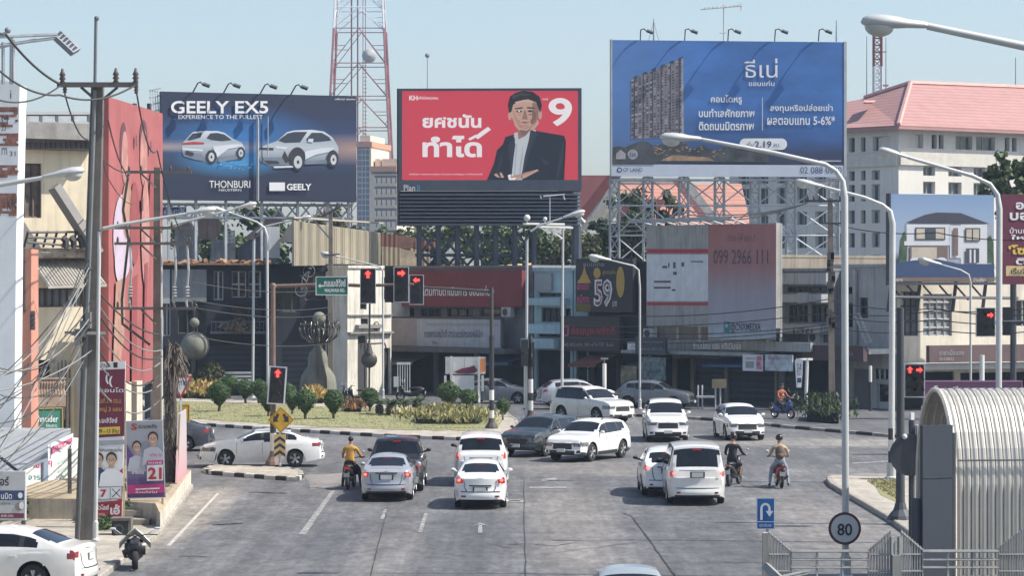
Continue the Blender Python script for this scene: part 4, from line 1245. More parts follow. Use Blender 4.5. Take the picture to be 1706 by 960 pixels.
car_pic([([(304, 238), (309, 233), (321, 220), (335, 218), (362, 218), (374, 221), (388, 231), (402, 237), (408, 246), (407, 262), (396, 266), (362, 270), (345, 272), (325, 266), (306, 260), (303, 250)], 0),
         ([(311, 233), (321, 222), (337, 221), (334, 229), (316, 234)], 4), ([(344, 230), (350, 222), (362, 221), (374, 224), (386, 233), (370, 235), (352, 233)], 4), ([(304, 238), (322, 236), (340, 237), (340, 240), (305, 241)], 5), ([(303, 246), (338, 249), (337, 252), (304, 250)], 2), ([(303, 252), (336, 256), (340, 268), (325, 266), (306, 260)], 1),
         ([(354, 244), (390, 240), (404, 240), (404, 244), (380, 248), (362, 262)], 2), ([(363, 262), (396, 258), (396, 265), (363, 270)], 1), ((352, 261, 9, 11.5), 3), ((352, 261.5, 5, 7.5), 6), ((352, 261.5, 1.6, 2.4), 3), ((401, 255, 7, 10), 3), ((401, 255, 4, 6.5), 6), ((401, 255, 1.3, 2), 3), ([(309, 251), (322, 254), (322, 259), (310, 256)], 3)])
car_pic([([(432, 252), (438, 243), (455, 237), (462, 234), (478, 220), (490, 217), (520, 216), (540, 219), (553, 228), (560, 238), (564, 247), (562, 268), (548, 274), (506, 274), (490, 279), (468, 280), (445, 276), (432, 268), (430, 260)], 0),
         ([(463, 234), (479, 222), (490, 219.5), (512, 219.5), (506, 228), (500, 237), (474, 238)], 4), ([(510, 232), (519, 221), (536, 221), (548, 228), (552, 234), (530, 236), (512, 237)], 4), ([(456, 243), (478, 245), (476, 249), (460, 247)], 2), ([(432, 246), (455, 246), (456, 250), (433, 249)], 3),
         ([(432, 262), (470, 262), (480, 270), (476, 275), (446, 274), (433, 268)], 1), ([(438, 267), (462, 268), (466, 273), (446, 273)], 3), ([(474, 251), (482, 268), (476, 272), (470, 262)], 3), ([(508, 252), (540, 246), (556, 246), (552, 252), (525, 258), (508, 266)], 2), ([(512, 236), (514, 231), (522, 231), (521, 237)], 2), ([(508, 268), (545, 266), (545, 272), (508, 274)], 1), ([(455, 277), (490, 276), (490, 279), (457, 280)], 2),
         ((495, 262, 13.5, 17), 3), ((496, 270, 10, 14), 3), ((496, 270, 7, 10.5), 6), ((496, 270, 2.2, 3.2), 3), ((554, 264, 9.5, 14), 3), ((555, 266, 7.5, 11.5), 3), ((555, 266, 5, 8.5), 6), ((555, 266, 1.6, 2.4), 3)])
mb = MB()
for t, a, bo in (("GEELY EX5", (284, 168, 446, 189), .02), ("EXPERIENCE TO THE FULLEST", (296, 191.5, 437, 198), .0), ("THONBURI", (348, 301, 416, 313), .0), ("NEUSTERN", (364, 315, 401, 318.5), 0), ("GEELY", (477, 306, 518, 317), .03), ("official dealer", (557, 163.5, 592, 166.5), 0)):
    write(GB, mb, t, *a, off=.12, bold=bo, res=4)
GB.poly(mb, [(448, 304), (474, 304), (474, 318), (448, 318)], .10)
for i in range(26):
    x = 362 + rnd.random() * 64; y = 268 + rnd.random() * 14 + (x - 362) * .04
    GB.poly(mb, [(x, y), (x + 4, y - 2), (x + 4.5, y - 1.2), (x + .6, y + .8)], .10, 1)
mb.build("lettering", [INK["white"], M("print_sparkle", (.16, .42, .66), .6)], root)
mb = MB()
for x in (285, 330, 380, 440, 500, 550, 585):
    mb.bar(GB.p(x, 334, -.6), Vector((GB.p(x, HY, -.6).x, GB.p(x, HY, -.6).y, 8.3)), .16)
    mb.bar(GB.p(x, 334, -.6), GB.p(x, 158, -.6), .16)
for i in range(14):
    x = 275 + i * 23
    mb.bar(GB.p(x, 338, -.7), GB.p(x + 20, 362, -.7), .08); mb.bar(GB.p(x + 20, 338, -.7), GB.p(x, 362, -.7), .08)
mb.bar(GB.p(270, 362, -.6), GB.p(592, 364, -.6), .14); mb.bar(GB.p(270, 340, -.6), GB.p(592, 342, -.6), .14)
for i in range(5):
    mb.bar(GB.p(250, 150 + i * 12, -.3), GB.p(269, 146 + i * 12, -.2), .07); mb.bar(GB.p(252 + 4 * i, 148 + i, -.3), GB.p(254 + 4 * i, 200, -.2), .06)
mb.bar(GB.p(428, 334, .2), GB.p(428, 196, .2), .12); mb.bar(GB.p(445, 260, .2), GB.p(445, 194, .2), .05)
mb.build("support_frame", STEEL, root)
for x in (322, 373, 434, 485):
    flood(root, GB.p(x, 152 + (x - 268) * .025, -.1), .9, .55, .35)
# ---- LED election screen
LB = Board(664, 179.5, 968, 179)
c = LB.p(815, HY); c.z = 0
root = thing("led_billboard", "red lit screen of a suited man above a dark louvred base on posts", "billboard", c)
SCR = lambda n, col, s=.62: Memit("screen_" + n, col, s)
mb = MB(); LB.box(mb, 665, 147, 968, 305, -1.2, -.06); LB.box(mb, 661, 147, 664.8, 376, -1.25, -.1); mb.build("case", STEELD, root)
mb = MB(); LB.quad(mb, 670, 151, 963, 300, .0); mb.build("screen", SCR("red", (.60, .055, .085), .62), root)
mb = MB(); fr = (
    (664, 147, 969, 151, .1), (664, 300, 969, 318, .1), (664, 151, 670, 300, .1), (963, 151, 969, 300, .1))
for a in fr:
    LB.box(mb, *a[:4], -.05, a[4])
mb.build("bezel", M("bezel_slate", (.075, .085, .11), .5), root)
mb = MB()
LB.box(mb, 666, 318, 966, 376, -1.1, -.4, 1)
for k in range(9):
    y = 320 + k * 6.2
    q = [LB.p(666, y + 4.2, .12), LB.p(966, y + 4.2, .12), LB.p(966, y, -.3), LB.p(666, y, -.3)]
    mb.prism([p - Vector((0, 0, .06)) for p in q], q, 0)
mb.build("louvre", [M("louvre_slate", (.10, .115, .145), .5), STEELD], root)
mb = MB(); write(LB, mb, "Plan", 673, 308, 692, 318, .16, 0, .01); write(LB, mb, "B", 695, 308, 701, 318, .16, 1, .01)
mb.build("lettering", [INK["white"], M("print_sky", (.10, .30, .42))], root)
WHT, SKN, SKD, HAIR, SUIT, SHRT = SCR("white", (.82, .78, .80)), SCR("skin", (.58, .36, .29), .55), SCR("skin_shade", (.34, .19, .15), .5), SCR("hair", (.02, .02, .025), .5), SCR("suit", (.014, .018, .032), .6), SCR("shirt", (.50, .54, .58), .6)
mb = MB()
ms = [HAIR, SKN, SKD, SHRT, SUIT, WHT, SCR("lip", (.36, .14, .13), .5)]
L = [([(842, 228), (838, 240), (828, 250), (823, 272), (811, 300), (940, 300), (943, 236), (940, 226), (900, 219), (884, 216)], 4), ([(856, 222), (858, 233), (852, 300), (870, 300), (876, 252), (893, 218), (885, 212)], 3), ([(862, 214), (864, 234), (876, 228), (888, 214), (890, 206)], 2), ([(855, 226), (864, 232), (876, 226), (884, 213), (893, 217), (880, 232), (873, 250), (862, 236)], 3),
     ((875, 184, 24.5, 28.5), 1), ([(853, 190), (857, 202), (866, 212), (876, 214), (888, 210), (896, 196), (898, 206), (886, 220), (870, 222), (858, 210)], 1), ([(886, 166), (898, 176), (898, 196), (890, 208), (884, 204), (888, 190)], 2), ((849.5, 193, 3, 7), 1), ((900, 191, 3, 8), 1),
     ([(848, 188), (846, 174), (850, 160), (860, 154), (872, 151), (888, 153), (899, 161), (903, 175), (900, 188), (897, 180), (893, 170), (880, 165), (866, 168), (855, 174), (852, 186)], 0), ([(858, 180), (871, 178), (871, 180.5), (858, 182)], 0), ([(878, 178), (891, 179), (891, 181), (878, 180.5)], 0), ((865, 185.5, 5, 1.7), 0), ((884, 185, 5, 1.7), 0), ((865, 185.2, 1.4, 1.4), 5), ([(873, 184), (876, 184), (879, 197), (870, 197.5)], 2), ([(866, 203.5), (874, 202), (884, 203.5), (875, 206)], 6),
     ([(823, 291), (827, 288), (834, 297), (830, 297)], 1), ([(832, 287), (836, 288), (840, 296), (835, 296)], 1), ([(847, 293), (866, 290), (896, 282), (898, 285), (878, 296), (858, 300), (850, 299)], 1), ([(870, 299), (898, 284), (914, 300)], 4), ([(846, 292), (852, 290), (860, 296), (858, 300), (848, 300)], 5), ([(815, 292), (850, 300), (811, 300)], 4)]
for i, (pts, mi) in enumerate(L):
    (LB.ell if isinstance(pts, tuple) else LB.poly)(mb, *(pts if isinstance(pts, tuple) else (pts,)), .02 + .0035 * i, mi)
L2 = [([(853, 178), (858, 200), (866, 211), (872, 213), (864, 203), (858, 190)], 7), ([(886, 184), (894, 188), (892, 200), (884, 208), (887, 196)], 8), ([(862, 190), (870, 190), (869, 192), (863, 192)], 7), ([(880, 190), (889, 190), (888, 192), (881, 192)], 8), ([(869, 197), (881, 197), (879, 199), (871, 199)], 2), ([(862, 201), (867, 198), (866, 204), (863, 208)], 7), ([(884, 198), (889, 202), (887, 208), (884, 204)], 8), ([(868, 208), (882, 208), (879, 211), (871, 211)], 7), ([(858, 170), (874, 166), (890, 169), (888, 172), (874, 169), (860, 173)], 9), ([(852, 160), (868, 155), (884, 157), (880, 160), (866, 159), (855, 166)], 10),
      ([(884, 216), (897, 221), (884, 250), (872, 290), (868, 300), (874, 262), (881, 234)], 11), ([(855, 230), (846, 244), (850, 270), (852, 298), (856, 262), (859, 240)], 11), ([(940, 232), (938, 262), (930, 296), (926, 296), (932, 262)], 11), ([(838, 250), (832, 270), (826, 290), (830, 288), (836, 272)], 11), ([(900, 262), (918, 272), (908, 276)], 11), ([(860, 240), (862, 240), (858, 296), (856, 296)], 12), ([(872, 238), (868, 262), (864, 296), (867, 296), (871, 262)], 12), ([(866, 216), (878, 218), (886, 211), (878, 224), (870, 226)], 8), ([(850, 294), (868, 291), (890, 284), (888, 287), (868, 294), (852, 297)], 7)]
ms += [SCR("skin_mid", (.46, .27, .215), .55), SCR("skin_deep", (.25, .13, .105), .5), SCR("skin_light", (.66, .43, .35), .55), SCR("hair_sheen", (.06, .06, .068), .5), SCR("suit_sheen", (.032, .038, .058), .6), SCR("shirt_shade", (.36, .40, .46), .6)]
for i, (pts, mi) in enumerate(L2):
    LB.poly(mb, pts, .16 + .003 * i, mi)
mb.build("man_picture", ms, root)
mb = MB()
for t, a, bo in (("ยศชนัน", (704, 190, 802, 213), .035), ("ทำได", (704, 226, 803, 262), .035), ("9", (914, 163, 953, 210), .022), ("เพื่อไทยทุกคน", (697, 160, 730, 167), .015), ("KH", (682, 159, 696, 167), .03), ("เบอร์", (904, 163, 913, 166.5), .01), ("ผลิตโดย พรรคการเมือง จำนวนตามสัญญา วันที่เผยแพร่", (682, 288.5, 804, 292), 0)):
    write(LB, mb, t, *a, off=.09, bold=bo, res=8 if t == "9" else 2)
LB.poly(mb, [(791, 227), (796, 232), (818, 216), (813, 211)], .09); LB.poly(mb, [(780, 231), (793, 224), (795, 228), (783, 234)], .09)
mb.build("screen_lettering", WHT, root)
mb = MB()
for k in range(7):
    x = 697 + k * 32
    mb.tube([LB.p(x, 376, -.7), Vector((LB.p(x, HY, -.7).x, LB.p(x, HY, -.7).y, 0))], .19, 8)
    if k < 6:
        for a, b_ in (((x, 384), (x + 32, 424)), ((x + 32, 384), (x, 424)), ((x, 424), (x + 32, 460)), ((x + 32, 424), (x, 460))):
            mb.bar(LB.p(*a, -.9), LB.p(*b_, -.9), .13)
mb.bar(LB.p(690, 425, -.9), LB.p(895, 425, -.9), .16)
mb.tube([LB.p(960, 376, -.7), Vector((LB.p(960, HY, -.7).x, LB.p(960, HY, -.7).y, 0))], .36, 8)
mb.build("support_post", M("post_slate", (.05, .06, .08), .6), root)
# ---- blue condominium billboard on its scaffold
UB = Board(1019, 189, 1409, 190.8)
c = UB.p(1214, HY); c.z = 0
root = thing("billboard", "large blue condominium billboard on a tall steel lattice, right of the red screen", "billboard", c)
def cloudy(n, tc, sp, out):
    nz = ramp(n, noise(n, mapped(n, (2, 2, 3), "Generated"), 1.2, 4), [(.35, .75), (.65, 1.25)])
    out = mixc(n, .8, out, nz, 'MULTIPLY')
    lf = ramp(n, sp.outputs[0], [(.05, .35), (.4, 0)])
    return mixc(n, lf, out, (.16, .28, .50))
mb = MB(); UB.zbox(mb, 1019, 1409, zy(UB, 1214, 274), zy(UB, 1214, 68), -.4, 0)
mb.build("panel", pic_mat("condo_sky", [(0, (.025, .03, .065)), (.10, (.028, .045, .11)), (.2, (.035, .10, .28)), (.5, (.05, .165, .45)), (1, (.05, .155, .42))], 2, cloudy), root)
mb = MB(); UB.zbox(mb, 1019, 1409, zy(UB, 1214, 294), zy(UB, 1214, 274.4), -.4, .006); mb.build("footer_panel", M("footer_lilac", (.50, .54, .62), .6, var=.05), root)
mb = MB(); UB.zbox(mb, 1406, 1410.5, zy(UB, 1214, 294), zy(UB, 1214, 67), -.45, .03); UB.zbox(mb, 1017.5, 1020, zy(UB, 1214, 294), zy(UB, 1214, 67), -.45, .03); mb.build("edge_trim", FRAME, root)
mb = MB()
cms = [M("condo_stone", (.20, .17, .18), .6, var=.35, scale=1.5), M("condo_dark", (.045, .055, .09), .6, var=.4, scale=2), M("condo_pale", (.34, .32, .34), .6, var=.3), M("condo_ground", (.05, .055, .06), .6, var=.6, scale=1), INK["white"], M("condo_lights", (.34, .22, .13), .6, var=.4, scale=3)]
UB.poly(mb, [(1051, 132), (1138, 96), (1138, 228), (1051, 232)], .012, 0)
rb = random.Random(8)
for j in range(27):
    for i in range(14):
        x0, x1 = 1052 + i * 6.15, 1052 + i * 6.15 + 3.6
        yt = lambda x: 132 - (x - 1051) * .4138 + j * (100 + (x - 1051) * .41) / 27.5
        y0 = yt(x0)
        if rb.random() < .8:
            UB.poly(mb, [(x0, y0 + 1), (x1, y0 + .2), (x1, y0 + 2.4), (x0, y0 + 3.2)], .018, 1 if rb.random() < .75 else 2)
for i in range(6):
    x = 1056 + i * 15
    UB.poly(mb, [(x, 131 - (x - 1051) * .4138), (x + 1.6, 130.4 - (x - 1051) * .4138), (x + 1.6, 230), (x, 230)], .022, 1)
    UB.poly(mb, [(x, 133 - (x - 1051) * .4138), (x + 7, 130 - (x - 1051) * .4138), (x + 7, 127 - (x - 1051) * .4138), (x, 129 - (x - 1051) * .4138)], .015, 1)
UB.poly(mb, [(1135, 98), (1138, 96), (1139, 228), (1135, 228)], .024, 2)
pts = [(1020, 270)] + [(1020 + i * 10, 240 + rb.uniform(-6, 6) + (6 if i > 12 else 0)) for i in range(27)] + [(1280, 270)]
UB.poly(mb, pts, .028, 3)
for i in range(45):
    x, y = 1090 + rb.random() * 120, 238 + rb.random() * 28
    UB.ell(mb, x, y, rb.uniform(1, 3), rb.uniform(.6, 1.4), .034, 5, 6)
UB.poly(mb, [(1120, 258), (1180, 262), (1190, 268), (1100, 268)], .036, 5)
UB.poly(mb, [(1020, 262), (1088, 258), (1092, 274), (1020, 274)], .034, 0 if False else 3)
for a in ((1027, 1041), ):
    UB.poly(mb, [(1026, 256), (1034, 249), (1042, 256), (1042, 265), (1026, 265)], .04, 2)
UB.ell(mb, 1054, 257, 8.5, 8.5, .04, 2)
mb.build("tower_picture", cms, root)
mb = MB()
for t, a, bo in (("ธีเน่", (1240, 97, 1295, 129), .0), ("ขอนแก่น", (1247, 134, 1290, 143), .01), ("คอนโดหรู", (1184, 158, 1236, 174), .02), ("บนทำเลศักยภาพ", (1164, 181, 1257, 195), .02), ("ติดถนนมิตรภาพ", (1164, 203, 1256, 217), .02), ("ลงทุนหรือปล่อยเช่า", (1283, 173, 1387, 188), .015), ("ผลตอบแทน 5-6%*", (1278, 193, 1391, 208), .015)):
    write(UB, mb, t, *a, off=.05, bold=bo, res=3)
UB.line(mb, [(1270, 162), (1270, 217)], .8, .05)
n_ = 10
UB.poly(mb, [(1241 + 9 * math.cos(math.radians(90 + 18 * k)), 240 + 9.5 * math.sin(math.radians(90 + 18 * k))) for k in range(11)] + [(1302 + 9 * math.cos(math.radians(270 + 18 * k)), 240 + 9.5 * math.sin(math.radians(270 + 18 * k))) for k in range(11)], .05)
UB.line(mb, [(1366, 268), (1401, 268)], 1.2, .05)
write(UB, mb, "2.19", 1257, 235, 1285, 246, .07, 1, .02); write(UB, mb, "เริ่ม", 1244, 236, 1255, 245, .07, 1); write(UB, mb, "ลบ.", 1288, 239, 1299, 245, .07, 1)
write(UB, mb, "CP LAND", 1038, 279.5, 1070, 286, .03, 1); write(UB, mb, "02 088 0000", 1333, 278, 1402, 289, .03, 1); UB.ell(mb, 1032, 283, 4.2, 4.2, .02, 1); UB.ell(mb, 1032, 283, 2.3, 2.3, .026, 2); write(UB, mb, "EIA", 1049, 254, 1060, 261, .06, 1)
mb.build("lettering", [INK["white"], INK["navy"], M("footer_lilac", (.5, .54, .62))], root)
mb = MB()
zt, zb = zy(UB, 1214, 295), 0.0
for x in (1028, 1084, 1144, 1204, 1264, 1324, 1396):
    p = UB.p(x, HY, -1.2)
    lattice_post(mb, Vector((p.x, p.y, 0)), Vector((p.x, p.y, zt)), .62, 14, 0, .12, .06)
    mb.bar(Vector((p.x, p.y, zt)), Vector((p.x, p.y, zy(UB, 1214, 70))), .12)
xs = (1028, 1084, 1144, 1204, 1264, 1324, 1396)
for a, b_ in zip(xs, xs[1:]):
    for (ya, yb) in ((296, 342), (342, 392), (392, 440)):
        mb.bar(UB.p(a, ya, -.9), UB.p(b_, yb, -.9), .07); mb.bar(UB.p(a, yb, -.9), UB.p(b_, ya, -.9), .07); mb.bar(UB.p(a, yb, -.9), UB.p(b_, yb, -.9), .09)
mb.bar(UB.p(1020, 300, -.2), UB.p(1408, 300, -.2), .12)
mb.build("lattice_support", STEEL, root)
for x in (1067, 1141, 1213, 1291, 1364):
    flood(root, UB.p(x, 68, -.1), .9, .75, .02)
mb = MB(); a = UB.p(1207, 68, -.3); mb.tube([a, UB.p(1207, 6, -.3)], .035, 6); mb.bar(UB.p(1168, 14, -.3), UB.p(1238, 8, -.3), .09); mb.bar(UB.p(1196, 10, -.3), UB.p(1220, 8, -.5), .06)
for k in range(9):
    x = 1174 + k * 7
    mb.bar(UB.p(x, 13 - k * .6, -1.0), UB.p(x, 13 - k * .6, .4), .03)
mb.bar(UB.p(1236, 4, -.3), UB.p(1236, 17, -.3), .05); mb.bar(UB.p(1200, 54, -.3), UB.p(1212, 53, -.3), .06)
tag(mb.build("tv_antenna", M("antenna_pale", (.48, .48, .47), .5)), "pale yagi antenna on a pole above the blue condominium billboard", "antenna")
for k, (x, y0) in enumerate(((1091, 30), (1396, 32))):
    mb = MB(); mb.tube([UB.p(x, 68, -.5), UB.p(x, y0, -.5)], [.05, .025], 6)
    if k == 0:
        for s in (-1, 1):
            mb.bar(UB.p(x, y0 + 4, -.5), UB.p(x + s * 9, 68, -.5), .025)
    tag(mb.build("antenna_mast", M("mast_grey", (.22, .22, .23))), ("thin guyed mast behind the left end of the blue condominium billboard", "thin bare mast behind the right end of the blue condominium billboard")[k], "antenna")
# ---- house billboard at the right
QB = Board(1484, 147.8, 1656, 149.8)
c = QB.p(1570, HY); c.z = 6
root = thing("billboard", "billboard picturing a white two-storey house with a dark hip roof", "billboard", c)
mb = MB(); QB.zbox(mb, 1484, 1656, zy(QB, 1570, 470), zy(QB, 1570, 324), -.35, 0)
mb.build("panel", pic_mat("house_sky", [(0, (.03, .04, .07)), (.25, (.05, .06, .09)), (.35, (.34, .39, .46)), (.7, (.27, .36, .49)), (1, (.19, .29, .46))]), root)
hm = [M("print_wall", (.60, .61, .63), .7, var=.06), M("print_roof", (.045, .05, .07), .7), M("print_window", (.05, .06, .08), .6), M("print_wall_shade", (.33, .35, .40), .7), M("print_curtain", (.48, .42, .34), .7), M("print_foliage", (.05, .09, .05), .8, var=.6, scale=2), M("print_brown", (.17, .12, .105), .7), INK["navy"]]
mb = MB()
Q = [([(1508, 372), (1652, 372), (1652, 440), (1508, 440)], 3), ([(1500, 400), (1506, 385), (1512, 400), (1510, 438), (1497, 438)], 5), ([(1640, 400), (1650, 392), (1655, 404), (1655, 438), (1636, 438)], 5), ([(1510, 374), (1582, 374), (1582, 402), (1510, 402)], 0), ([(1600, 374), (1644, 374), (1644, 440), (1600, 440)], 0), ([(1506, 402), (1584, 402), (1584, 409), (1506, 409)], 0), ([(1582, 376), (1600, 376), (1600, 430), (1582, 430)], 0), ([(1509, 371), (1540, 358), (1560, 354), (1600, 355), (1648, 373)], 1), ([(1515, 410), (1578, 410), (1578, 438), (1515, 438)], 6), ([(1518, 412), (1560, 412), (1560, 436), (1518, 436)], 4),
     ([(1524, 379), (1574, 379), (1574, 400), (1524, 400)], 1), ([(1526, 381), (1540, 381), (1540, 398), (1526, 398)], 4), ([(1542, 381), (1556, 381), (1556, 398), (1542, 398)], 2), ([(1558, 381), (1572, 381), (1572, 398), (1558, 398)], 4), ([(1607, 380), (1632, 380), (1632, 402), (1607, 402)], 1), ([(1609, 382), (1630, 382), (1630, 400), (1609, 400)], 4), ([(1618, 382), (1620, 382), (1620, 400), (1618, 400)], 1), ([(1587, 380), (1595, 380), (1595, 426), (1587, 426)], 6), ([(1608, 414), (1630, 414), (1630, 438), (1608, 438)], 2), ([(1614, 416), (1617, 416), (1617, 438), (1614, 438)], 0), ([(1621, 416), (1624, 416), (1624, 438), (1621, 438)], 0),
     ((1523, 434, 8, 5), 0), ((1567, 434, 9, 5), 0), ([(1485, 440), (1655, 440), (1655, 450), (1485, 460)], 7), ([(1492, 460), (1655, 452), (1655, 469), (1492, 469)], 6), ([(1485, 440), (1520, 434), (1560, 432), (1655, 452), (1655, 462), (1485, 462)], 7)]
for i, (pts, mi) in enumerate(Q):
    (QB.ell if isinstance(pts, tuple) else QB.poly)(mb, *(pts if isinstance(pts, tuple) else (pts,)), .015 + .004 * i, mi)
mb.build("house_picture", hm, root)
mb = MB(); write(QB, mb, "บ้านเดี่ยว", 1620, 463, 1640, 469, .13); write(QB, mb, "โครงการ", 1486, 463, 1502, 469, .13); mb.build("lettering", INK["white"], root)
mb = MB(); QB.zbox(mb, 1481.5, 1483.8, zy(QB, 1570, 470), zy(QB, 1570, 323), -.4, .05); QB.zbox(mb, 1484, 1660, zy(QB, 1570, 475), zy(QB, 1570, 470.4), -.6, .3)
for x in (1492, 1540, 1600, 1650):
    mb.bar(QB.p(x, 470, -.5), QB.p(x, 520, -.9), .14); mb.bar(QB.p(x, 470, -.5), QB.p(x, 326, -.5), .12)
for i in range(6):
    mb.bar(QB.p(1490 + i * 27, 476, -.4), QB.p(1517 + i * 27, 500, -.8), .08)
mb.bar(QB.p(1484, 495, .4), QB.p(1690, 497, .4), .12)
mb.build("support_frame", STEELD, root)
# maroon housing sign at the right edge
MBd = Board(1668, 138, 1770, 138.6)
r2 = sign("billboard", "maroon housing-estate billboard with white and yellow Thai lines at the right edge", MBd, 1669, 324, 1770, 474, 0, M("sign_maroon", (.13, .022, .045), .6, var=.1), [("อณา", 1692, 337, 1740, 349, INK["white"], .03), ("บอย", 1682, 354, 1730, 367, INK["white"], .03), ("บ้านเดี่ยว", 1682, 379, 1730, 389, INK["white"], .01), ("ใหญ่", 1684, 391, 1730, 402, INK["white"], .02), ("'โซน", 1680, 408, 1725, 424, INK["yellow"], .03), ("ติด", 1692, 430, 1730, 441, INK["white"], .02), ("เริ่ม7.x", 1684, 446, 1720, 457, INK["black"], .02)], .3, None, "billboard", bands=[(1676, 443, 1770, 460, M("print_sand", (.62, .47, .22)))])
mb = MB()
for x in (1690, 1740):
    mb.tube([MBd.p(x, 474, -.15), Vector((MBd.p(x, HY, -.15).x, MBd.p(x, HY, -.15).y, .0))], .16, 8)
mb.build("post", STEELD, r2)
PP = Board(1540, 98, 1702, 98)
r2 = sign("sign", "purple sign with white Thai lettering rising behind the corrugated arch canopy", PP, 1541, 637, 1701, 668, 0, M("sign_purple", (.17, .075, .15), .6, var=.12), [("โรงเรียนสวนสนุก", 1556, 643, 1688, 662, INK["white"], .0)], .2, M("edge_violet", (.24, .13, .22)))
mb = MB()
for x in (1580, 1660):
    mb.tube([PP.p(x, 668, -.1), Vector((PP.p(x, HY, -.1).x, 98.1, .1))], .12, 8)
mb.build("post", STEELD, r2)
mb = MB(); p2 = Board(1540, 96, 1580, 96); p2.box(mb, 1538, 678, 1562, 697, 0, -.5); p2.box(mb, 1545, 668, 1572, 677, -.1, -.4); mb.bar(p2.p(1550, 697, -.2), Vector((p2.p(1550, HY).x, 96.2, .1)), .12); tag(mb.build("signal_cabinet", STEEL), "small grey control box on a post left of the arch canopy", "box")
# ---- red three-fold banner board at left, seen at a slant
RB = Board(181, 109, 271, 118)
c = RB.p(225, HY); c.z = 0
root = thing("billboard", "tall salmon-red billboard seen at a slant, with big blurred faces, behind the power poles", "billboard", c)
mb = MB(); q = [RB.p(181, 645), RB.p(271, 634), RB.p(271, 189), RB.p(181, 161)]
mb.prism([p - RB.n * .35 for p in q], q); mb.build("panel", M("banner_salmon", (.34, .10, .098), .7, var=.2, scale=.5, streak=.35), root)
mb = MB(); mats_ = [M("banner_dark", (.11, .045, .055)), M("banner_lilac", (.46, .38, .46), .7), M("banner_pale", (.40, .19, .165), .7, var=.3, streak=.3), M("banner_deep", (.25, .06, .06)), M("banner_tan", (.36, .20, .15), .7, var=.25)]
BN = [((205, 245, 6, 42), 0), ((207, 262, 5.5, 44), 2), ((238, 235, 6.5, 36), 0), ((238, 262, 6, 48), 2), ((203, 395, 16, 72), 1), ((210, 350, 9, 48), 4), ((196, 432, 7, 38), 1), ((222, 372, 8, 70), 3), ((240, 390, 7, 90), 2), ((250, 345, 4, 60), 3), ([(190, 470), (206, 462), (204, 560), (192, 638), (184, 640)], 4), ([(216, 470), (226, 456), (224, 640), (216, 640)], 3), ([(238, 440), (243, 436), (240, 560), (236, 636)], 3), ([(232, 330), (235, 330), (235, 350), (232, 350)], 0), ([(222, 225), (224, 225), (224, 244), (222, 244)], 0), ([(246, 235), (248, 235), (248, 255), (246, 255)], 0)]
for i, (pts, mi) in enumerate(BN):
    (RB.ell if isinstance(pts, tuple) else RB.poly)(mb, *(pts if isinstance(pts, tuple) else (pts,)), .02 + .006 * i, mi)
mb.build("banner_picture", mats_, root)
mb = MB()
for px in (190, 214, 240, 264):
    mb.tube([RB.p(px, 640, -.4), Vector((RB.p(px, HY, -.4).x, RB.p(px, HY, -.4).y, .12))], .2, 8); mb.bar(RB.p(px, 640, -.4), RB.p(px, 172, -.4), .14)
RB.zbox(mb, 179.5, 181, 3, 14.4, -.6, -.36)
mb.build("support_post", STEELD, root)
WB2 = Board(196, 108, 262, 114)
r3 = thing("wall", "cream pilaster wall under the slanted red billboard", "wall", Vector((WB2.p(230, HY).x, WB2.p(230, HY).y, .12)))
mb = MB(); WB2.zbox(mb, 180, 266, .1, 3.0, -1.4, -.9, 1)
for x in (206, 226, 244):
    WB2.zbox(mb, x, x + 9, .1, 3.0, -.9, -.4, 0)
mb.build("pilaster", [M("pilaster_cream", (.6, .53, .42), .8, streak=.5), M("wall_dim", (.16, .15, .14))], r3)
mb = MB(); q = [P(262, 652, 104), P(306, 625, 107), P(306, 632, 107), P(262, 660, 104)]
# ---- election posters on the left pavement
def poster_people(bd, mb, heads, off):
    """heads: (x, y, r, shirt polygon, shirt mi)"""
    for i, (x, y, r, sh, mi) in enumerate(heads):
        o = off + i * .012
        bd.poly(mb, sh, o, mi)
        bd.poly(mb, [(x - r * .45, y + r * .5), (x + r * .45, y + r * .5), (x + r * .5, y + r * 1.6), (x - r * .5, y + r * 1.6)], o + .002, 2)
        bd.ell(mb, x, y - r * .25, r * 1.02, r * 1.15, o + .004, 0)
        bd.ell(mb, x, y + r * .12, r * .82, r * 1.08, o + .006, 2)
        for sx in (-.35, .35):
            bd.ell(mb, x + sx * r, y, r * .17, r * .08, o + .008, 0, 8)
        bd.poly(mb, [(x - .3 * r, y + .55 * r), (x + .3 * r, y + .55 * r), (x, y + .72 * r)], o + .008, 1)
        bd.poly(mb, [(x - .12 * r, y + .38 * r), (x + .12 * r, y + .38 * r), (x, y - .05 * r)], o + .008, 3)
PM = [INK["black"], INK["white"], INK["skin"], M("print_skin_shade", (.36, .20, .14)), INK["navy"], M("print_shirt_grey", (.46, .47, .52))]
A1 = Board(159, 77.5, 210, 77.5)
root = thing("election_poster", "tall stacked poster board, maroon above, with a white election poster numbered 7 below", "poster", Vector((A1.p(185, HY).x, 77.5, .14)))
mb = MB()
q = [A1.p(156, 876), A1.p(203, 868), A1.p(209, 602), A1.p(161, 604)]
mb.prism([p - A1.n * .06 for p in q], q); mb.build("panel", INK["white"], root)
mb = MB(); A1.poly(mb, [(161, 617), (208.5, 615), (207, 727), (159.5, 730)], .008, 0); A1.poly(mb, [(160, 713), (200, 711), (200, 723), (160, 725)], .014, 1); A1.poly(mb, [(157.5, 838), (203.5, 834), (203, 862), (157, 864)], .008, 2)
A1.poly(mb, [(158, 735), (207, 733), (207, 741), (158, 743)], .008, 3); A1.poly(mb, [(184, 800), (205, 780), (205, 790), (188, 806)], .012, 2); A1.poly(mb, [(195, 838), (205, 795), (205, 810), (204, 836)], .012, 2)
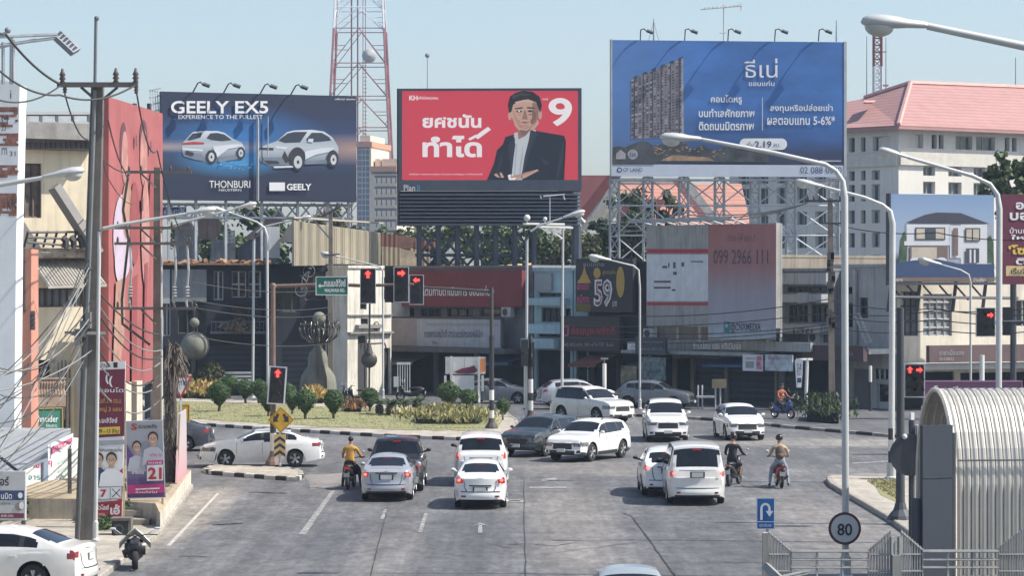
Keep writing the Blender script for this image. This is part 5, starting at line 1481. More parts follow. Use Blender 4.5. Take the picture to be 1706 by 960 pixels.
A1.poly(mb, [(162, 812), (204, 810), (204, 832), (162, 834)], .035, 4); A1.line(mb, [(163, 813), (203, 811), (203, 831), (163, 833), (163, 813)], .8, .04, 5); A1.line(mb, [(184, 812), (184, 832)], .8, .04, 5)
A1.line(mb, [(187, 815), (201, 829)], 1.2, .045, 5); A1.line(mb, [(201, 815), (187, 829)], 1.2, .045, 5)
mb.build("colour_field", [INK["maroon"], INK["yellow"], INK["red"], INK["grey"], INK["white"], INK["black"]], root)
mb = MB()
for t, a, mi, bo in (("ท.มะลิวัลย์", (163, 696, 196, 705), 0, .02), ("ใหญ่ 3 นอน", (163, 677, 203, 687), 1, .02), ("เนื้อที่ 216 ตร.ม.", (163, 662, 203, 672), 1, .01), ("คอนโด", (165, 646, 206, 654), 0, .01), (".89 - 13 ล้าน", (162, 714, 198, 722), 2, .02), ("7", (168, 816, 178, 829), 3, .05), ("เอ้", (184, 841, 200, 858), 0, .04), ("ทั่วโลย์", (160, 841, 182, 850), 0, .03), ("อำเภอ", (160, 854, 175, 859), 0, 0), ("โทนวิว", (159, 866, 182, 873), 2, .02), ("SENA", (165, 606, 185, 613), 2, .01), ("เพื่อคนขอนแก่น", (160, 746, 204, 753), 2, .02), ("(", (176, 622, 182, 640), 0, .05), ("(", (182, 627, 188, 645), 0, .05)):
    write(A1, mb, t, *a, off=.05, mi=mi, bold=bo)
A1.poly(mb, [(189, 604), (196, 604), (196, 613), (189, 613)], .02, 2)
mb.build("lettering", [INK["white"], INK["gold"], INK["black"], INK["red"]], root)
mb = MB(); poster_people(A1, mb, [(164, 766, 8.5, [(157, 782), (166, 778), (176, 786), (170, 812), (157, 812)], 4), (186, 766, 9, [(168, 790), (180, 781), (193, 781), (205, 790), (206, 810), (165, 811)], 1)], .02); mb.build("people_picture", PM, root)
mb = MB()
for x in (161, 205):
    mb.bar(A1.p(x, 602, -.1), Vector((A1.p(x, HY).x, 77.6, .1)), .06)
mb.build("stake", M("stake_wood", (.30, .22, .14)), root)
A2 = Board(211, 79.5, 276, 79.5)
root = thing("election_poster", "grey and purple election poster numbered 21 with two smiling figures, above the steps", "poster", Vector((A2.p(243, HY).x, 79.5, .7)))
mb = MB(); q = [A2.p(211, 832), A2.p(276, 830), A2.p(271, 700), A2.p(209, 702)]; mb.prism([p - A2.n * .05 for p in q], q); mb.build("panel", pic_mat("poster_grey_purple", [(0, (.10, .055, .17)), (.12, (.12, .06, .20)), (.25, (.12, .08, .20)), (.4, (.30, .30, .36)), (1, (.36, .37, .40))]), root)
mb = MB(); A2.poly(mb, [(212, 809), (275, 806), (275, 821), (212, 824)], .01, 0); A2.poly(mb, [(245, 776), (272, 775), (272, 801), (245, 802)], .03, 1); A2.poly(mb, [(245, 768), (272, 767), (272, 774), (245, 775)], .03, 0); A2.poly(mb, [(211, 740), (222, 760), (212, 778)], .008, 2); A2.poly(mb, [(226, 815), (266, 813), (266, 815), (226, 817)], .016, 1)
A2.line(mb, [(212, 831), (209.5, 702.5), (270.5, 700.7), (275.5, 829.5), (212, 831)], .9, .02, 1)
mb.build("colour_field", [INK["magenta"], INK["white"], INK["purple"]], root)
mb = MB(); poster_people(A2, mb, [(228, 745, 7.5, [(212, 786), (216, 764), (226, 759), (238, 762), (244, 786)], 5), (255, 731, 8.5, [(237, 775), (240, 750), (252, 744), (264, 746), (272, 754), (273, 778)], 5)], .012); mb.build("people_picture", PM, root)
mb = MB()
for t, a, mi, bo in (("21", (247, 779, 270, 799), 0, .04), ("รวมพลัง", (231, 707, 262, 714), 1, .02), ("ร่วมใจไป", (226, 818, 262, 822), 2, .01), ("นายสม", (220, 785, 240, 790), 2, .02), ("ขวัญ ใจ", (250, 755, 270, 762), 3, .01), ("S", (219, 706, 229, 717), 0, .03), ("เบอร์", (248, 769, 270, 773), 2, .01)):
    write(A2, mb, t, *a, off=.06, mi=mi, bold=bo)
mb.build("lettering", [INK["red"], INK["black"], INK["white"], INK["pink"]], root)
mb = MB()
for x in (214, 270):
    mb.bar(A2.p(x, 702, -.09), Vector((A2.p(x, HY).x, 79.6, .3)), .05)
mb.build("stake", M("stake_wood", (.30, .22, .14)), root)
A3 = Board(292, 87, 312, 93.4)
root = thing("election_poster", "faded pink election poster seen edge-on at the end of the raised bed", "poster", Vector((A3.p(300, HY).x, 90, .6)))
mb = MB(); q = [A3.p(292, 806), A3.p(309, 800), A3.p(308, 682), A3.p(296, 690)]; mb.prism([p - A3.n * .05 for p in q], q); mb.build("panel", pic_mat("poster_faded_pink", [(0, (.50, .15, .18)), (.15, (.55, .30, .32)), (.6, (.5, .42, .42)), (1, (.45, .42, .42))]), root)
mb = MB(); A3.poly(mb, [(293, 760), (308, 757), (308, 762), (293, 766)], .01); mb.build("colour_field", INK["magenta"], root)
mb = MB(); mb.bar(A3.p(294, 690, -.1), Vector((A3.p(294, HY).x, A3.p(294, HY).y, .5)), .05); mb.build("stake", M("stake_wood", (.30, .22, .14)), root)
# ---- far towers
RED_T, WHT_T = M("tower_red", (.27, .075, .07), .6), M("tower_white", (.66, .66, .66), .6)
TY = 800.0
c = Vector((Xat(600, TY), TY, 0))
root = thing("radio_tower", "tall red and white lattice radio tower with a dish, behind the blue car billboard", "tower", c)
mb = MB()
zb = lambda y: Zat(y, TY)
def tw(y):      # half width in metres at photo row y
    return (39 + (y - 0) * .048) * TY / F
lv = [-140, -100, -60, -20, 15, 50, 108, 163, 215, 270, 330, 400, 470]
for a, b_ in zip(lv, lv[1:]):
    mi = 0 if a >= 50 else 1
    wa, wb = tw(a), tw(b_)
    ca = [c + Vector((sx * wa, sy * wa, zb(a))) for sx, sy in ((-1, -1), (1, -1), (1, 1), (-1, 1))]
    cb = [c + Vector((sx * wb, sy * wb, zb(b_))) for sx, sy in ((-1, -1), (1, -1), (1, 1), (-1, 1))]
    for k in range(4):
        k2 = (k + 1) % 4
        mb.bar(ca[k], cb[k], .5, mi)
        mb.bar(ca[k], ca[k2], .22, mi)
        m_ = (ca[k] + ca[k2]) / 2
        mb.bar(m_, cb[k], .19, mi); mb.bar(m_, cb[k2], .19, mi)
        h1, h2 = ca[k].lerp(cb[k], .5), m_.lerp(cb[k], .5)
        mb.bar(h1, h2, .16, mi); mb.bar(ca[k2].lerp(cb[k2], .5), m_.lerp(cb[k2], .5), .16, mi)
        mb.bar(h1, m_.lerp(cb[k], .8), .14, mi)
for x in (-.9, .9):
    mb.bar(c + Vector((x * 1.0 - 1.6, 0, 0)), c + Vector((x - 1.6, 0, zb(-140))), .34, 0); 
    mb.bar(c + Vector((1.2 + x * .4, -.5, 0)), c + Vector((1.2 + x * .4, -.5, zb(-140))), .16, 0)
for i in range(60):
    z = zb(470) + i * 1.1
    mb.bar(c + Vector((.8, -.5, z)), c + Vector((2.0, -.5, z)), .14, 0 if z < zb(50) else 1)
mb.build("lattice", [RED_T, WHT_T], root)
mb = MB(); mb.lathe([(.02, .0), (1.05, .35), (1.25, .75), (1.25, 1.5), (.9, 1.55), (.02, 1.6)], 18, P(615, 93, TY - 8) + Vector((0, -1.6, 0)), 'y'); cd = P(615, 93, TY - 8); mb.v = [cd + (v - cd) * 1.6 for v in mb.v]; mb.build("dish", M("dish_grey", (.34, .33, .32)), root, True)
for ti, (x, y0, y1, Yd, label, w, lat) in enumerate(((1462, 40, 170, 380, "red and white lattice mast rising behind the pink hipped roof, below the big lamp head", 12, True), (712, 92, 250, 400, "single thin mast with a knob top, behind the red screen", 2, False), (1444, 60, 170, 385, "thin whip mast left of the red and white lattice mast", 2, False), (1476, 62, 170, 386, "thin whip mast right of the red and white lattice mast", 2, False), (1692, 96, 190, 330, "thin whip mast above the pink roof at the right edge", 2, False))):
    mb = MB()
    b0, t0 = Vector((Xat(x, Yd), Yd, 0)), P(x, y0, Yd)
    if lat:
        n = 22
        for i in range(n):
            z0, z1 = b0.lerp(t0, i / n), b0.lerp(t0, (i + 1) / n)
            lattice_post(mb, z0, z1, 1.05, 2, (0 if z0.z > Zat(112, Yd) or z0.z < Zat(170, Yd) else 1), .2, .1)
        mb.bar(P(1455, 86, Yd), P(1477, 86, Yd), .12); mb.bar(P(1455, 120, Yd), P(1462, 122, Yd), .12); mb.bar(P(1470, 142, Yd), P(1480, 142, Yd), .2)
    else:
        mb.tube([b0, t0], [.22, .05], 5)
        if ti == 1:
            mb.ball(t0, .35, 8, 6)
    tag(mb.build("radio_mast", [RED_T, WHT_T] if lat else M("mast_grey", (.22, .22, .23))), label, "antenna")
# ================================================================ STREET FURNITURE
LAMPG = M("lamp_grey", (.50, .51, .50), .45, .1, var=.08, streak=.15)
LENS = M("lamp_lens", (.50, .50, .46), .2)
BLK, WHP = M("band_black", (.03, .03, .032), .6, var=.3), M("band_white", (.66, .65, .62), .7, streak=.3)
def gb(px, Y, z=0.0):
    return Vector((Xat(px, Y), Y, z))
def lamp(label, Y, path, head, z0=0.0, r=.085, ra=.045, bands=False, hs=1.0, mat_=None, lean=None):
    root = thing("street_lamp", label, "street lamp", gb(path[0][0], Y, z0), 0, "street lamps around the junction")
    pts = [gb(path[0][0], Y, z0)] + [P(x, y, Y) for x, y in path[1:]]
    n = len(pts)
    mb = MB(); mb.tube(pts, [r if i <= 1 else r * .8 if i == 2 else ra * 1.25 if i < n - 1 else ra for i in range(n)], 10)
    mb.build("pole", mat_ or LAMPG, root, True, angle=40)
    mb = MB(); mb.lathe([(r * 2.2, 0), (r * 2.2, .04), (r * 1.5, .08), (r * 1.5, .5), (r * 1.02, .55)], 10, pts[0]); mb.build("base_plate", mat_ or LAMPG, root)
    if bands:
        for i, (za, zb_, m_) in enumerate(((.55, .95, BLK), (.95, 1.35, WHP), (1.35, 1.75, BLK))):
            mb = MB(); mb.lathe([(r * 1.03, za), (r * 1.03, zb_)], 10, pts[0]); mb.build("painted_band", m_, root)
    a, e = pts[-1], P(*head, Y)
    d = (e - a); L = d.length; d.normalize()
    side = Vector((0, 1, 0)); up = d.cross(side).normalized()
    if up.z < 0:
        up = -up
    mb = MB(); seg = 12
    prof = [(0, .055, .05), (.06, .085, .06), (.30, .11, .075), (.45, .15, .10), (.7, .17, .115), (.88, .14, .10), (.97, .08, .06), (1.0, .01, .01)]
    k_ = L / .85 * hs
    for t, w, h in prof:
        c0 = a + d * (L * t)
        for k in range(seg):
            q = 2 * math.pi * k / seg
            mb.v.append(c0 + side * (math.cos(q) * w * k_) + up * (math.sin(q) * h * k_ * (1 if math.sin(q) > 0 else .55)))
    for i in range(len(prof) - 1):
        for k in range(seg):
            k2 = (k + 1) % seg
            mb.f.append([i * seg + k, i * seg + k2, (i + 1) * seg + k2, (i + 1) * seg + k]); mb.m.append(0)
    hd = mb.build("lamp_head", mat_ or LAMPG, root, True)
    mb = MB(); c0 = a + d * (L * .72) - up * (.05 * k_)
    mb.ball((0, 0, 0), .15 * k_, 12, 8, 0, (1.25, .95, .85))
    R_ = Matrix((d, side, up)).transposed()
    mb.v = [c0 + R_ @ v for v in mb.v]
    mb.build("lens", LENS, hd, True)
    return root
lamp("nearest street lamp, its big head and arm entering the picture at the top right", 37, [(1860, 0), (1858, 210), (1848, 150), (1815, 112), (1760, 88), (1545, 43)], (1434, 36), r=.10, ra=.05)
lamp("grey street lamp carrying the round 80 speed sign, its head over the blue billboard", 65.5, [(1409, 0), (1407, 330), (1404, 302), (1393, 285), (1375, 274), (1290, 255), (1168, 232)], (1099, 229))
lamp("grey street lamp with a black and white banded foot on the grassy median", 96.7, [(1485, 0), (1487, 372), (1483, 352), (1470, 341), (1440, 329), (1372, 311)], (1325, 302), .16, bands=True, r=.11, ra=.05)
lamp("grey street lamp behind the corrugated arch canopy, its head over the pink-roofed office", 74, [(1663, 0), (1665, 348), (1662, 325), (1650, 307), (1620, 293), (1512, 262)], (1463, 249))
lamp("small distant street lamp with its arm across the house billboard's brown footer", 140, [(1617, 0), (1617, 472), (1614, 458), (1600, 450), (1568, 441)], (1529, 432), .15, r=.06, ra=.035)
lamp("distant street lamp whose head hangs in front of the black 59 sign", 150, [(1066, 0), (1066, 480), (1064, 450), (1055, 443), (1018, 434)], (980, 427), .15, r=.06, ra=.04)
lamp("street lamp whose arm points right across the red screen's louvred foot", 141, [(877, 0), (878, 402), (884, 386), (899, 376), (938, 363)], (975, 352), .0, r=.07, ra=.045)
lamp("left one of the twin pale lamp posts, its arm over the beige parapet", 168, [(421, 0), (423, 402), (427, 388), (440, 378), (490, 366)], (519, 361), .0, r=.085, ra=.05)
lamp("right one of the twin pale lamp posts, its arm under the blue car billboard", 167, [(446, 0), (445, 394), (441, 380), (428, 370), (385, 355)], (350, 346), .0, r=.085, ra=.05)
lamp("thin street lamp against the big concrete power pole, its arm crossing the red billboard", 73.4, [(159, 0), (165, 430), (165, 386), (172, 381), (205, 374), (312, 356)], (360, 349), .14, r=.05, ra=.04)
lamp("thin street lamp whose arm crosses just above the slanted red billboard's right edge", 100, [(270, 0), (268, 420), (268, 388), (272, 380), (300, 372), (392, 348)], (428, 339), .14, r=.05, ra=.04)
lamp("street lamp head and arm entering from the left edge before the cream shophouse", 60, [(-70, 0), (-68, 400), (-60, 335), (-40, 318), (0, 308), (72, 296)], (141, 284), .14)
lamp("faraway street lamp with its small arm crossing the beige corrugated parapet", 165, [(638, 0), (638, 452), (635, 446), (628, 443), (566, 428)], (534, 422), .1, r=.06, ra=.035)
# light fittings on the white tower
FB_ = Board(-20, 83, 130, 83)
root = thing("floodlight_bracket", "triangular floodlight bracket on top of the white sign tower", "floodlight", FB_.p(10, 140))
mb = MB()
for a, b in (((-20, 62), (95, 57)), ((-20, 78), (92, 63)), ((5, 140), (5, 70)), ((18, 140), (19, 62)), ((22, 140), (22, 66)), ((-20, 82), (60, 66))):
    mb.bar(FB_.p(*a), FB_.p(*b), .07)
mb.build("arm", STEEL, root)
mb = MB(); mb.cbox(FB_.p(112, 73), .72, .5, .16, 0, Euler((0.5, .75, 0)).to_matrix()); mb.ball(FB_.p(13, 50), .1)
for k in range(6):
    mb.cbox(FB_.p(99 + k * 5, 60 + k * 5.0) + Vector((.03, 0, .08)), .05, .4, .14, 0, Euler((0, .75, 0)).to_matrix())
mb.build("lamp_body", M("lamp_slate", (.20, .22, .25), .5), root)
# ---------------------------------------------------------------- traffic signals
SIGB, SIGE, SIGD = M("signal_black", (.022, .022, .025), .5), M("signal_edge", (.50, .52, .54), .5), M("signal_dark_lens", (.03, .028, .03), .25)
RED_L = Memit("signal_red", (1.0, .055, .05), 2.2)
REDG = Memit("signal_red_glow", (.75, .03, .03), .9)
def arrow_pts(k):
    up = [(0, .95), (.8, .1), (.32, .1), (.32, -.85), (-.32, -.85), (-.32, .1), (-.8, .1)]
    rot = {"up": lambda x, y: (x, y), "right": lambda x, y: (y, -x), "left": lambda x, y: (-y, x)}[k]
    return [rot(*p) for p in up]
def signal(label, Y, x0, y0, x1, y1, arrows, rows=3, white=False, tilt=0.0, attach=None, rot=0.0):
    bd = Board(x0, Y, x1, Y)
    cx, cy = (x0 + x1) / 2, (y0 + y1) / 2
    root = thing("traffic_signal", label, "traffic light", bd.p(cx, y1), 0, "red traffic signals")
    w, h = (x1 - x0) * Y / F, (y1 - y0) * Y / F
    c = bd.p(cx, cy)
    Rm = Matrix.Rotation(tilt, 3, 'Y')
    T = lambda v: c + Rm @ Vector(v)
    def B_(name, x_, X_, z_, Z_, ya, yb, m_, par=root):
        mb = MB(); mb.box(x_, X_, ya, yb, z_, Z_); mb.v = [T(v) for v in mb.v]; return mb.build(name, m_, par)
    B_("housing", -w / 2, w / 2, -h / 2, h / 2, -.02, .22, SIGB)
    t = .055 if white else .03
    mb = MB()
    for a in ((-w / 2 - t, w / 2 + t, h / 2, h / 2 + t), (-w / 2 - t, w / 2 + t, -h / 2 - t, -h / 2), (-w / 2 - t, -w / 2, -h / 2, h / 2), (w / 2, w / 2 + t, -h / 2, h / 2)):
        mb.box(a[0], a[1], -.035, .02, a[2], a[3])
    mb.v = [T(v) for v in mb.v]; mb.build("backplate_edge", M("signal_edge_white", (.64, .66, .68), .5) if white else SIGE, root)
    cols = len(arrows)
    lr = min(h / rows * .40, w / cols * .42)
    for r_ in range(rows):
        for ci in range(cols):
            lx = (ci - (cols - 1) / 2) * w / cols; lz = h / 2 - h / rows * (r_ + .5) * (.98)
            mb = MB(); mb.lathe([(.001, -.028), (lr, -.028), (lr, -.02)], 16, (lx, 0, lz), 'y'); mb.v = [T(v) for v in mb.v]
            if r_ == 0 and arrows[ci]:
                ln = mb.build("lens", M("signal_red_dim", (.16, .012, .012), .4), root)
                mb = MB(); mb.ngon([Vector((lx + x * lr * .95, -.045, lz + y * lr * .95)) for x, y in arrow_pts(arrows[ci])]); mb.v = [T(v) for v in mb.v]
                mb.build("lit_arrow", RED_L, ln)
            else:
                ln = mb.build("lens", SIGD, root)
            mb = MB(); n = 9
            pa = [Vector((lx + math.cos(math.pi * k / n) * lr * 1.06, -.03, lz + math.sin(math.pi * k / n) * lr * 1.06)) for k in range(n + 1)]
            for k in range(n):
                mb.quad(pa[k], pa[k + 1], pa[k + 1] + Vector((0, -.20, 0)), pa[k] + Vector((0, -.20, 0)))
            mb.v = [T(v) for v in mb.v]; mb.build("visor", SIGB, ln)
    return root
signal("left mast-arm signal with a lit red up arrow, right of the green street sign", 104, 601, 448, 625, 505, ["up"])
signal("mast-arm signal with a lit red right arrow, at the end of the brown arm", 104, 657, 446, 680, 503, ["right"])
signal("smaller lower signal with a lit red arrow, in front of the red fascia sign", 130, 683, 459, 705, 507, ["left"])
signal("white-edged signal on the splitter pole above the yellow diamond sign, tilted a little", 104, 449, 613, 474, 672, ["up"], white=True, tilt=math.radians(4))
signal("signal with one red arrow in a wide box, in front of the cream sunlit wall", 112, 1627, 514, 1657, 560, [None, "right"], rows=2)
signal("twin-arrow red signal on the dark pole above the round sign's back", 79, 1508, 608, 1539, 661, ["up", "right"])
mb = MB(); b = Board(640, 104.8, 660, 104.8); b.box(mb, 641, 443, 656, 504, .1, -.15); mb.bar(b.p(656.5, 443, .12), b.p(656.5, 504, .12), .03); tag(mb.build("traffic_signal", SIGB), "signal head seen from behind, just left of the red right arrow on the brown arm", "traffic light", "red traffic signals")
mb = MB(); b = Board(1670, 112.5, 1684, 112.5); b.box(mb, 1671, 512, 1683, 559, .1, -.15); tag(mb.build("traffic_signal", SIGB), "signal head seen from behind, right of the lamp post and the one-arrow signal", "traffic light", "red traffic signals")
BRN = M("mast_brown", (.17, .115, .095), .7, var=.25, streak=.4)
def mast(label, Y, px, topy, arm, bands, r=.10, z0=0.0, mm=None, name="signal_mast"):
    root = thing(name, label, "pole", gb(px, Y, z0))
    zt = Zat(topy, Y)
    mb = MB(); mb.tube([gb(px, Y, z0), Vector((Xat(px, Y), Y, zt))], [r * 1.1, r * .85], 10); mb.build("pole", mm or BRN, root, True, angle=40)
    if arm:
        mb = MB(); mb.tube([P(x, y, Y + .22) for x, y in arm], [.075] * (len(arm) - 1) + [.05], 8); mb.ball(P(*arm[0], Y + .1), .13, 8, 6); mb.build("arm", mm or BRN, root, True, angle=40)
    for ya, yb, m_ in bands:
        mb = MB(); za, zb_ = Zat(yb, Y), Zat(ya, Y); mb.lathe([(r * 1.16, za - z0), (r * 1.16, zb_ - z0)], 10, gb(px, Y, z0)); mb.build("painted_band", m_, root)
    mb = MB(); mb.lathe([(r * 3.2, 0), (r * 2.8, .12), (r * 1.6, .3), (r * 1.15, .5)], 10, gb(px, Y, z0)); mb.build("foot", mm or BRN, root)
    return root
m1 = mast("brown mast whose arm carries the green street sign and two red signals", 104.3, 455, 478, [(455, 477), (560, 474), (600, 476), (690, 474)], [(690, 722, BLK), (722, 752, WHP), (752, 776, BLK)], z0=.14)
m2 = mast("dark mast on the roundabout's edge whose arm reaches left to the smaller red signal", 130, 819, 479, [(819, 486), (760, 482), (690, 478)], [(560, 650, BLK), (650, 667, WHP), (667, 684, BLK), (684, 704, WHP), (704, 718, BLK)], .10, .15, M("mast_dark", (.06, .05, .048), .7))
mast("banded black and white signal post with signal heads seen edge-on, right of the roundabout", 141, 884, 560, None, [(600, 632, BLK), (632, 655, WHP), (655, 668, BLK), (668, 690, WHP)], .11, 0, M("mast_dark", (.06, .05, .048), .7), "signal_post")
mast("short banded guard post with a white upper half, beside the banded signal post", 141.6, 876, 610, None, [(610, 680, WHP), (680, 695, BLK)], .09, 0, WHP, "guard_post")
mb = MB()
for y0, y1 in ((566, 588), (590, 610)):
    b = Board(860, 140.8, 890, 140.8); b.box(mb, 868, y0, 880, y1, .3, -.1); b.box(mb, 886, y0 + 4, 890, y1, .3, -.1)
tag(mb.build("traffic_signal", SIGB), "pair of dark signal heads seen edge-on, on the banded signal post", "traffic light", "red traffic signals")
mast("thick dark pole carrying the twin-arrow red signal, left of the arch canopy", 80, 1500, 513, None, [], .125, .14, M("mast_slate", (.05, .055, .065), .6), "signal_pole")
b = Board(1490, 72, 1540, 72)
root = thing("road_sign", "round road sign seen from behind on a dark post, just left of the arch canopy", "sign", gb(1518, 72, .14))
mb = MB(); mb.tube([gb(1519, 72, .14), P(1519, 700, 72)], .085, 8); mb.build("post", STEELD, root)
mb = MB(); mb.lathe([(.001, 0), (.55, 0), (.55, .04), (.001, .04)], 24, b.p(1516, 758, .15), 'y'); mb.build("disc", STEELD, root)
mb = MB(); b.box(mb, 1526, 709, 1536, 754, .2, -.2); b.box(mb, 1527, 762, 1536, 774, .2, -.2); mb.build("cabinet", STEEL, root)
mb = MB(); mb.bar(P(1519, 688, 72), P(1519, 712, 72), .1); mb.ball(P(1507, 728, 71.8), .07); mb.build("bracket", WHP, root)
mb = MB(); mb.tube([P(1628, 537, 112.4), P(1720, 536, 112.4)], .06, 8); mb.tube([P(1720, 530, 112.4), gb(1720, 112.4, .1)], .11, 8)
tag(mb.build("signal_mast", STEELD), "dark horizontal arm holding the one-arrow signal, reaching in from the right edge", "pole")
# ---------------------------------------------------------------- road signs
YEL = M("sign_yellow", (.62, .36, .03), .5, var=.06)
Y_ = 103.6
b = Board(440, Y_, 500, Y_)
root = thing("road_sign", "yellow diamond sign with two black arrows splitting apart, below the white-edged signal", "sign", b.p(466, 781))
mb = MB(); d4 = [(468, 678), (490, 700), (468, 722), (446, 700)]; q = [b.p(x, y) for x, y in d4]; mb.prism(q, [p + Vector((0, .03, 0)) for p in q]); mb.build("plate", YEL, root)
mb = MB()
e4 = [(468, 680), (488, 700), (468, 720), (448, 700)]
b.line(mb, e4 + e4[:1], .7, .012)
for s in (-1, 1):
    X = lambda x, y: (468 + s * x, y)
    pts = [X(2.5, 691), X(6, 689), X(10, 695), X(12.5, 693), X(13, 704), X(4, 703), X(6.2, 700)]
    b.poly(mb, pts if s < 0 else pts[::-1], .014)
mb.build("arrow_marking", INK["black"], root)
mb = MB(); mb.bar(b.p(466.5, 690, -.05), Vector((b.p(466.5, HY).x, Y_ + .05, .13)), .07); mb.build("post", STEEL, root)
root = thing("chevron_sign", "small yellow plate of black chevrons under the yellow diamond sign", "sign", b.p(466, 763, .02))
mb = MB(); b.box(mb, 456.5, 724, 476, 760, .03, .0); mb.build("plate", M("sign_sand", (.56, .40, .17), .5), root)
mb = MB()
for k in range(3):
    y = 727 + k * 11.5
    b.poly(mb, [(457, y + 7), (466.3, y), (475.5, y + 7), (475.5, y + 12), (466.3, y + 5.5), (457, y + 12)], .036)
mb.build("chevron_marking", INK["black"], root)
b = Board(525, 103.7, 582, 103.7)
root = sign("street_name_sign", "green street name sign with a white left arrow on the brown mast's arm", b, 527, 462, 579, 491, 0, M("sign_green", (.012, .17, .12), .45), [("ถนนมะลิวัลย์", 540, 465, 576, 478, INK["white"], .025), ("MALIWAN RD.", 541, 481, 575, 487, INK["white"], .03)], .05, INK["white"])
mb = MB(); b.poly(mb, [(530, 476.5), (534, 472.5), (534, 475.3), (540, 475.3), (540, 477.7), (534, 477.7), (534, 480.5)], .03); mb.build("arrow_marking", INK["white"], root)
b = Board(1255, 69, 1295, 69)
root = thing("road_sign", "blue U-turn sign with a white hooked arrow above the metal railing", "sign", gb(1276, 69.1, 0))
mb = MB(); b.box(mb, 1260.5, 830.5, 1290.5, 882.5, 0, -.03); mb.build("plate", M("sign_blue", (.012, .12, .36), .45), root)
mb = MB(); b.line(mb, [(1261, 831), (1290, 831), (1290, 882), (1261, 882), (1261, 831)], .8, .012); b.line(mb, [(1261, 870), (1290, 870)], 1, .012)
pts = [(1268.5, 867), (1268.5, 848)] + [(1275.2 - 6.7 * math.cos(math.radians(a)), 848 - 7.6 * math.sin(math.radians(a))) for a in range(15, 181, 15)] + [(1281.9, 853)]
b.line(mb, pts, 4, .012); b.poly(mb, [(1275.6, 852), (1288.4, 852), (1282, 861.5)], .014); write(b, mb, "จุดกลับรถ", 1265, 873, 1285, 880, .012)
mb.build("arrow_marking", INK["white"], root)
mb = MB(); mb.tube([b.p(1279, 856, -.06), gb(1279, 69.06, 0)], .04, 8); mb.build("post", STEEL, root)
b = Board(1380, 65.2, 1436, 65.2)
root = thing("speed_sign", "round 80 speed limit sign with a dark red rim on the lamp post", "sign", b.p(1407.5, 911))
c = b.p(1407.5, 881.5)
mb = MB(); mb.lathe([(.001, 0), (.385, 0), (.385, .035), (.001, .035)], 40, c, 'y'); mb.build("rim", M("sign_dark_red", (.10, .035, .04), .5), root)
mb = MB(); mb.lathe([(.001, -.006), (.325, -.006), (.325, 0)], 40, c, 'y'); mb.build("plate", M("sign_white", (.58, .58, .57), .5, var=.06), root)
mb = MB(); write(b, mb, "80", 1395, 873, 1419.5, 893, .02, 0, .015, 4); mb.build("lettering", INK["black"], root)
mb = MB(); mb.cbox(c + Vector((0, .16, 0)), .25, .28, .05); mb.build("clamp", STEEL, root)
b = Board(270, 93, 325, 93)
root = thing("road_sign", "white give-way triangle with a red border, partly behind the dead trunk", "sign", gb(301, 93, .14))
mb = MB(); q = [b.p(282, 627), b.p(320, 627), b.p(301, 666)]; mb.prism(q, [p + Vector((0, .03, 0)) for p in q]); mb.build("rim", M("sign_red_rim", (.45, .04, .05), .5), root)
mb = MB(); b.poly(mb, [(287, 630), (315, 630), (301, 659)], .008); mb.build("plate", INK["white"], root)
mb = MB(); write(b, mb, "ให้ทาง", 289, 632, 312, 642, .016, 0, .02); mb.build("lettering", INK["black"], root)
mb = MB(); mb.bar(b.p(301, 640, -.06), gb(301, 93.06, .14), .07); mb.build("post", STEEL, root)
b = Board(296, 95, 318, 95)
root = thing("road_sign", "small yellow square sign with a dark frame line beside the give-way triangle", "sign", gb(307, 95, .14))
mb = MB(); b.box(mb, 298, 674, 316, 703, 0, -.03); mb.build("plate", YEL, root)
mb = MB(); b.line(mb, [(300, 677), (314, 677), (314, 701), (300, 701), (300, 677)], 1, .01); b.line(mb, [(305, 700), (305, 684), (310, 684), (310, 700)], 1.5, .012); mb.build("marking", INK["black"], root)
mb = MB(); mb.bar(b.p(307, 690, -.05), gb(307, 95.05, .14), .06); mb.build("post", STEEL, root)
# picture stand on the roundabout's far side
b = Board(735, 160, 818, 160)
root = thing("notice_board", "white framed notice board with two posts behind the round bushes", "notice board", gb(775, 160, .1))
mb = MB(); b.box(mb, 742, 596, 808, 624, -.1, -.25); b.box(mb, 752, 626, 790, 650, -.02, -.18); mb.build("panel", M("notice_white", (.66, .65, .62), .7, streak=.2), root)
mb = MB(); b.poly(mb, [(756, 620), (770, 614), (782, 612), (790, 609), (796, 618), (790, 622), (764, 623)], .0, 0); b.quad(mb, 800, 598, 808, 620, -.08, 1); b.line(mb, [(773.5, 597), (773.5, 612)], 1, -.08, 2); b.line(mb, [(741, 595), (809, 595), (809, 623), (741, 623)], 1, -.07, 2); mb.build("picture", [INK["maroon"], INK["orange"], INK["grey"]], root)
mb = MB()
for x, y0, y1 in ((752, 594, 655), (798, 595, 682), (742, 626, 652), (804, 626, 652)):
    b.box(mb, x - 2, y0, x + 2, y1, .12, -.02)
mb.bar(b.p(752, 650, .05), gb(752, 159.9, .1), .12); mb.bar(b.p(798, 650, .05), gb(798, 159.9, .1), .12)
mb.build("post", WHP, root)
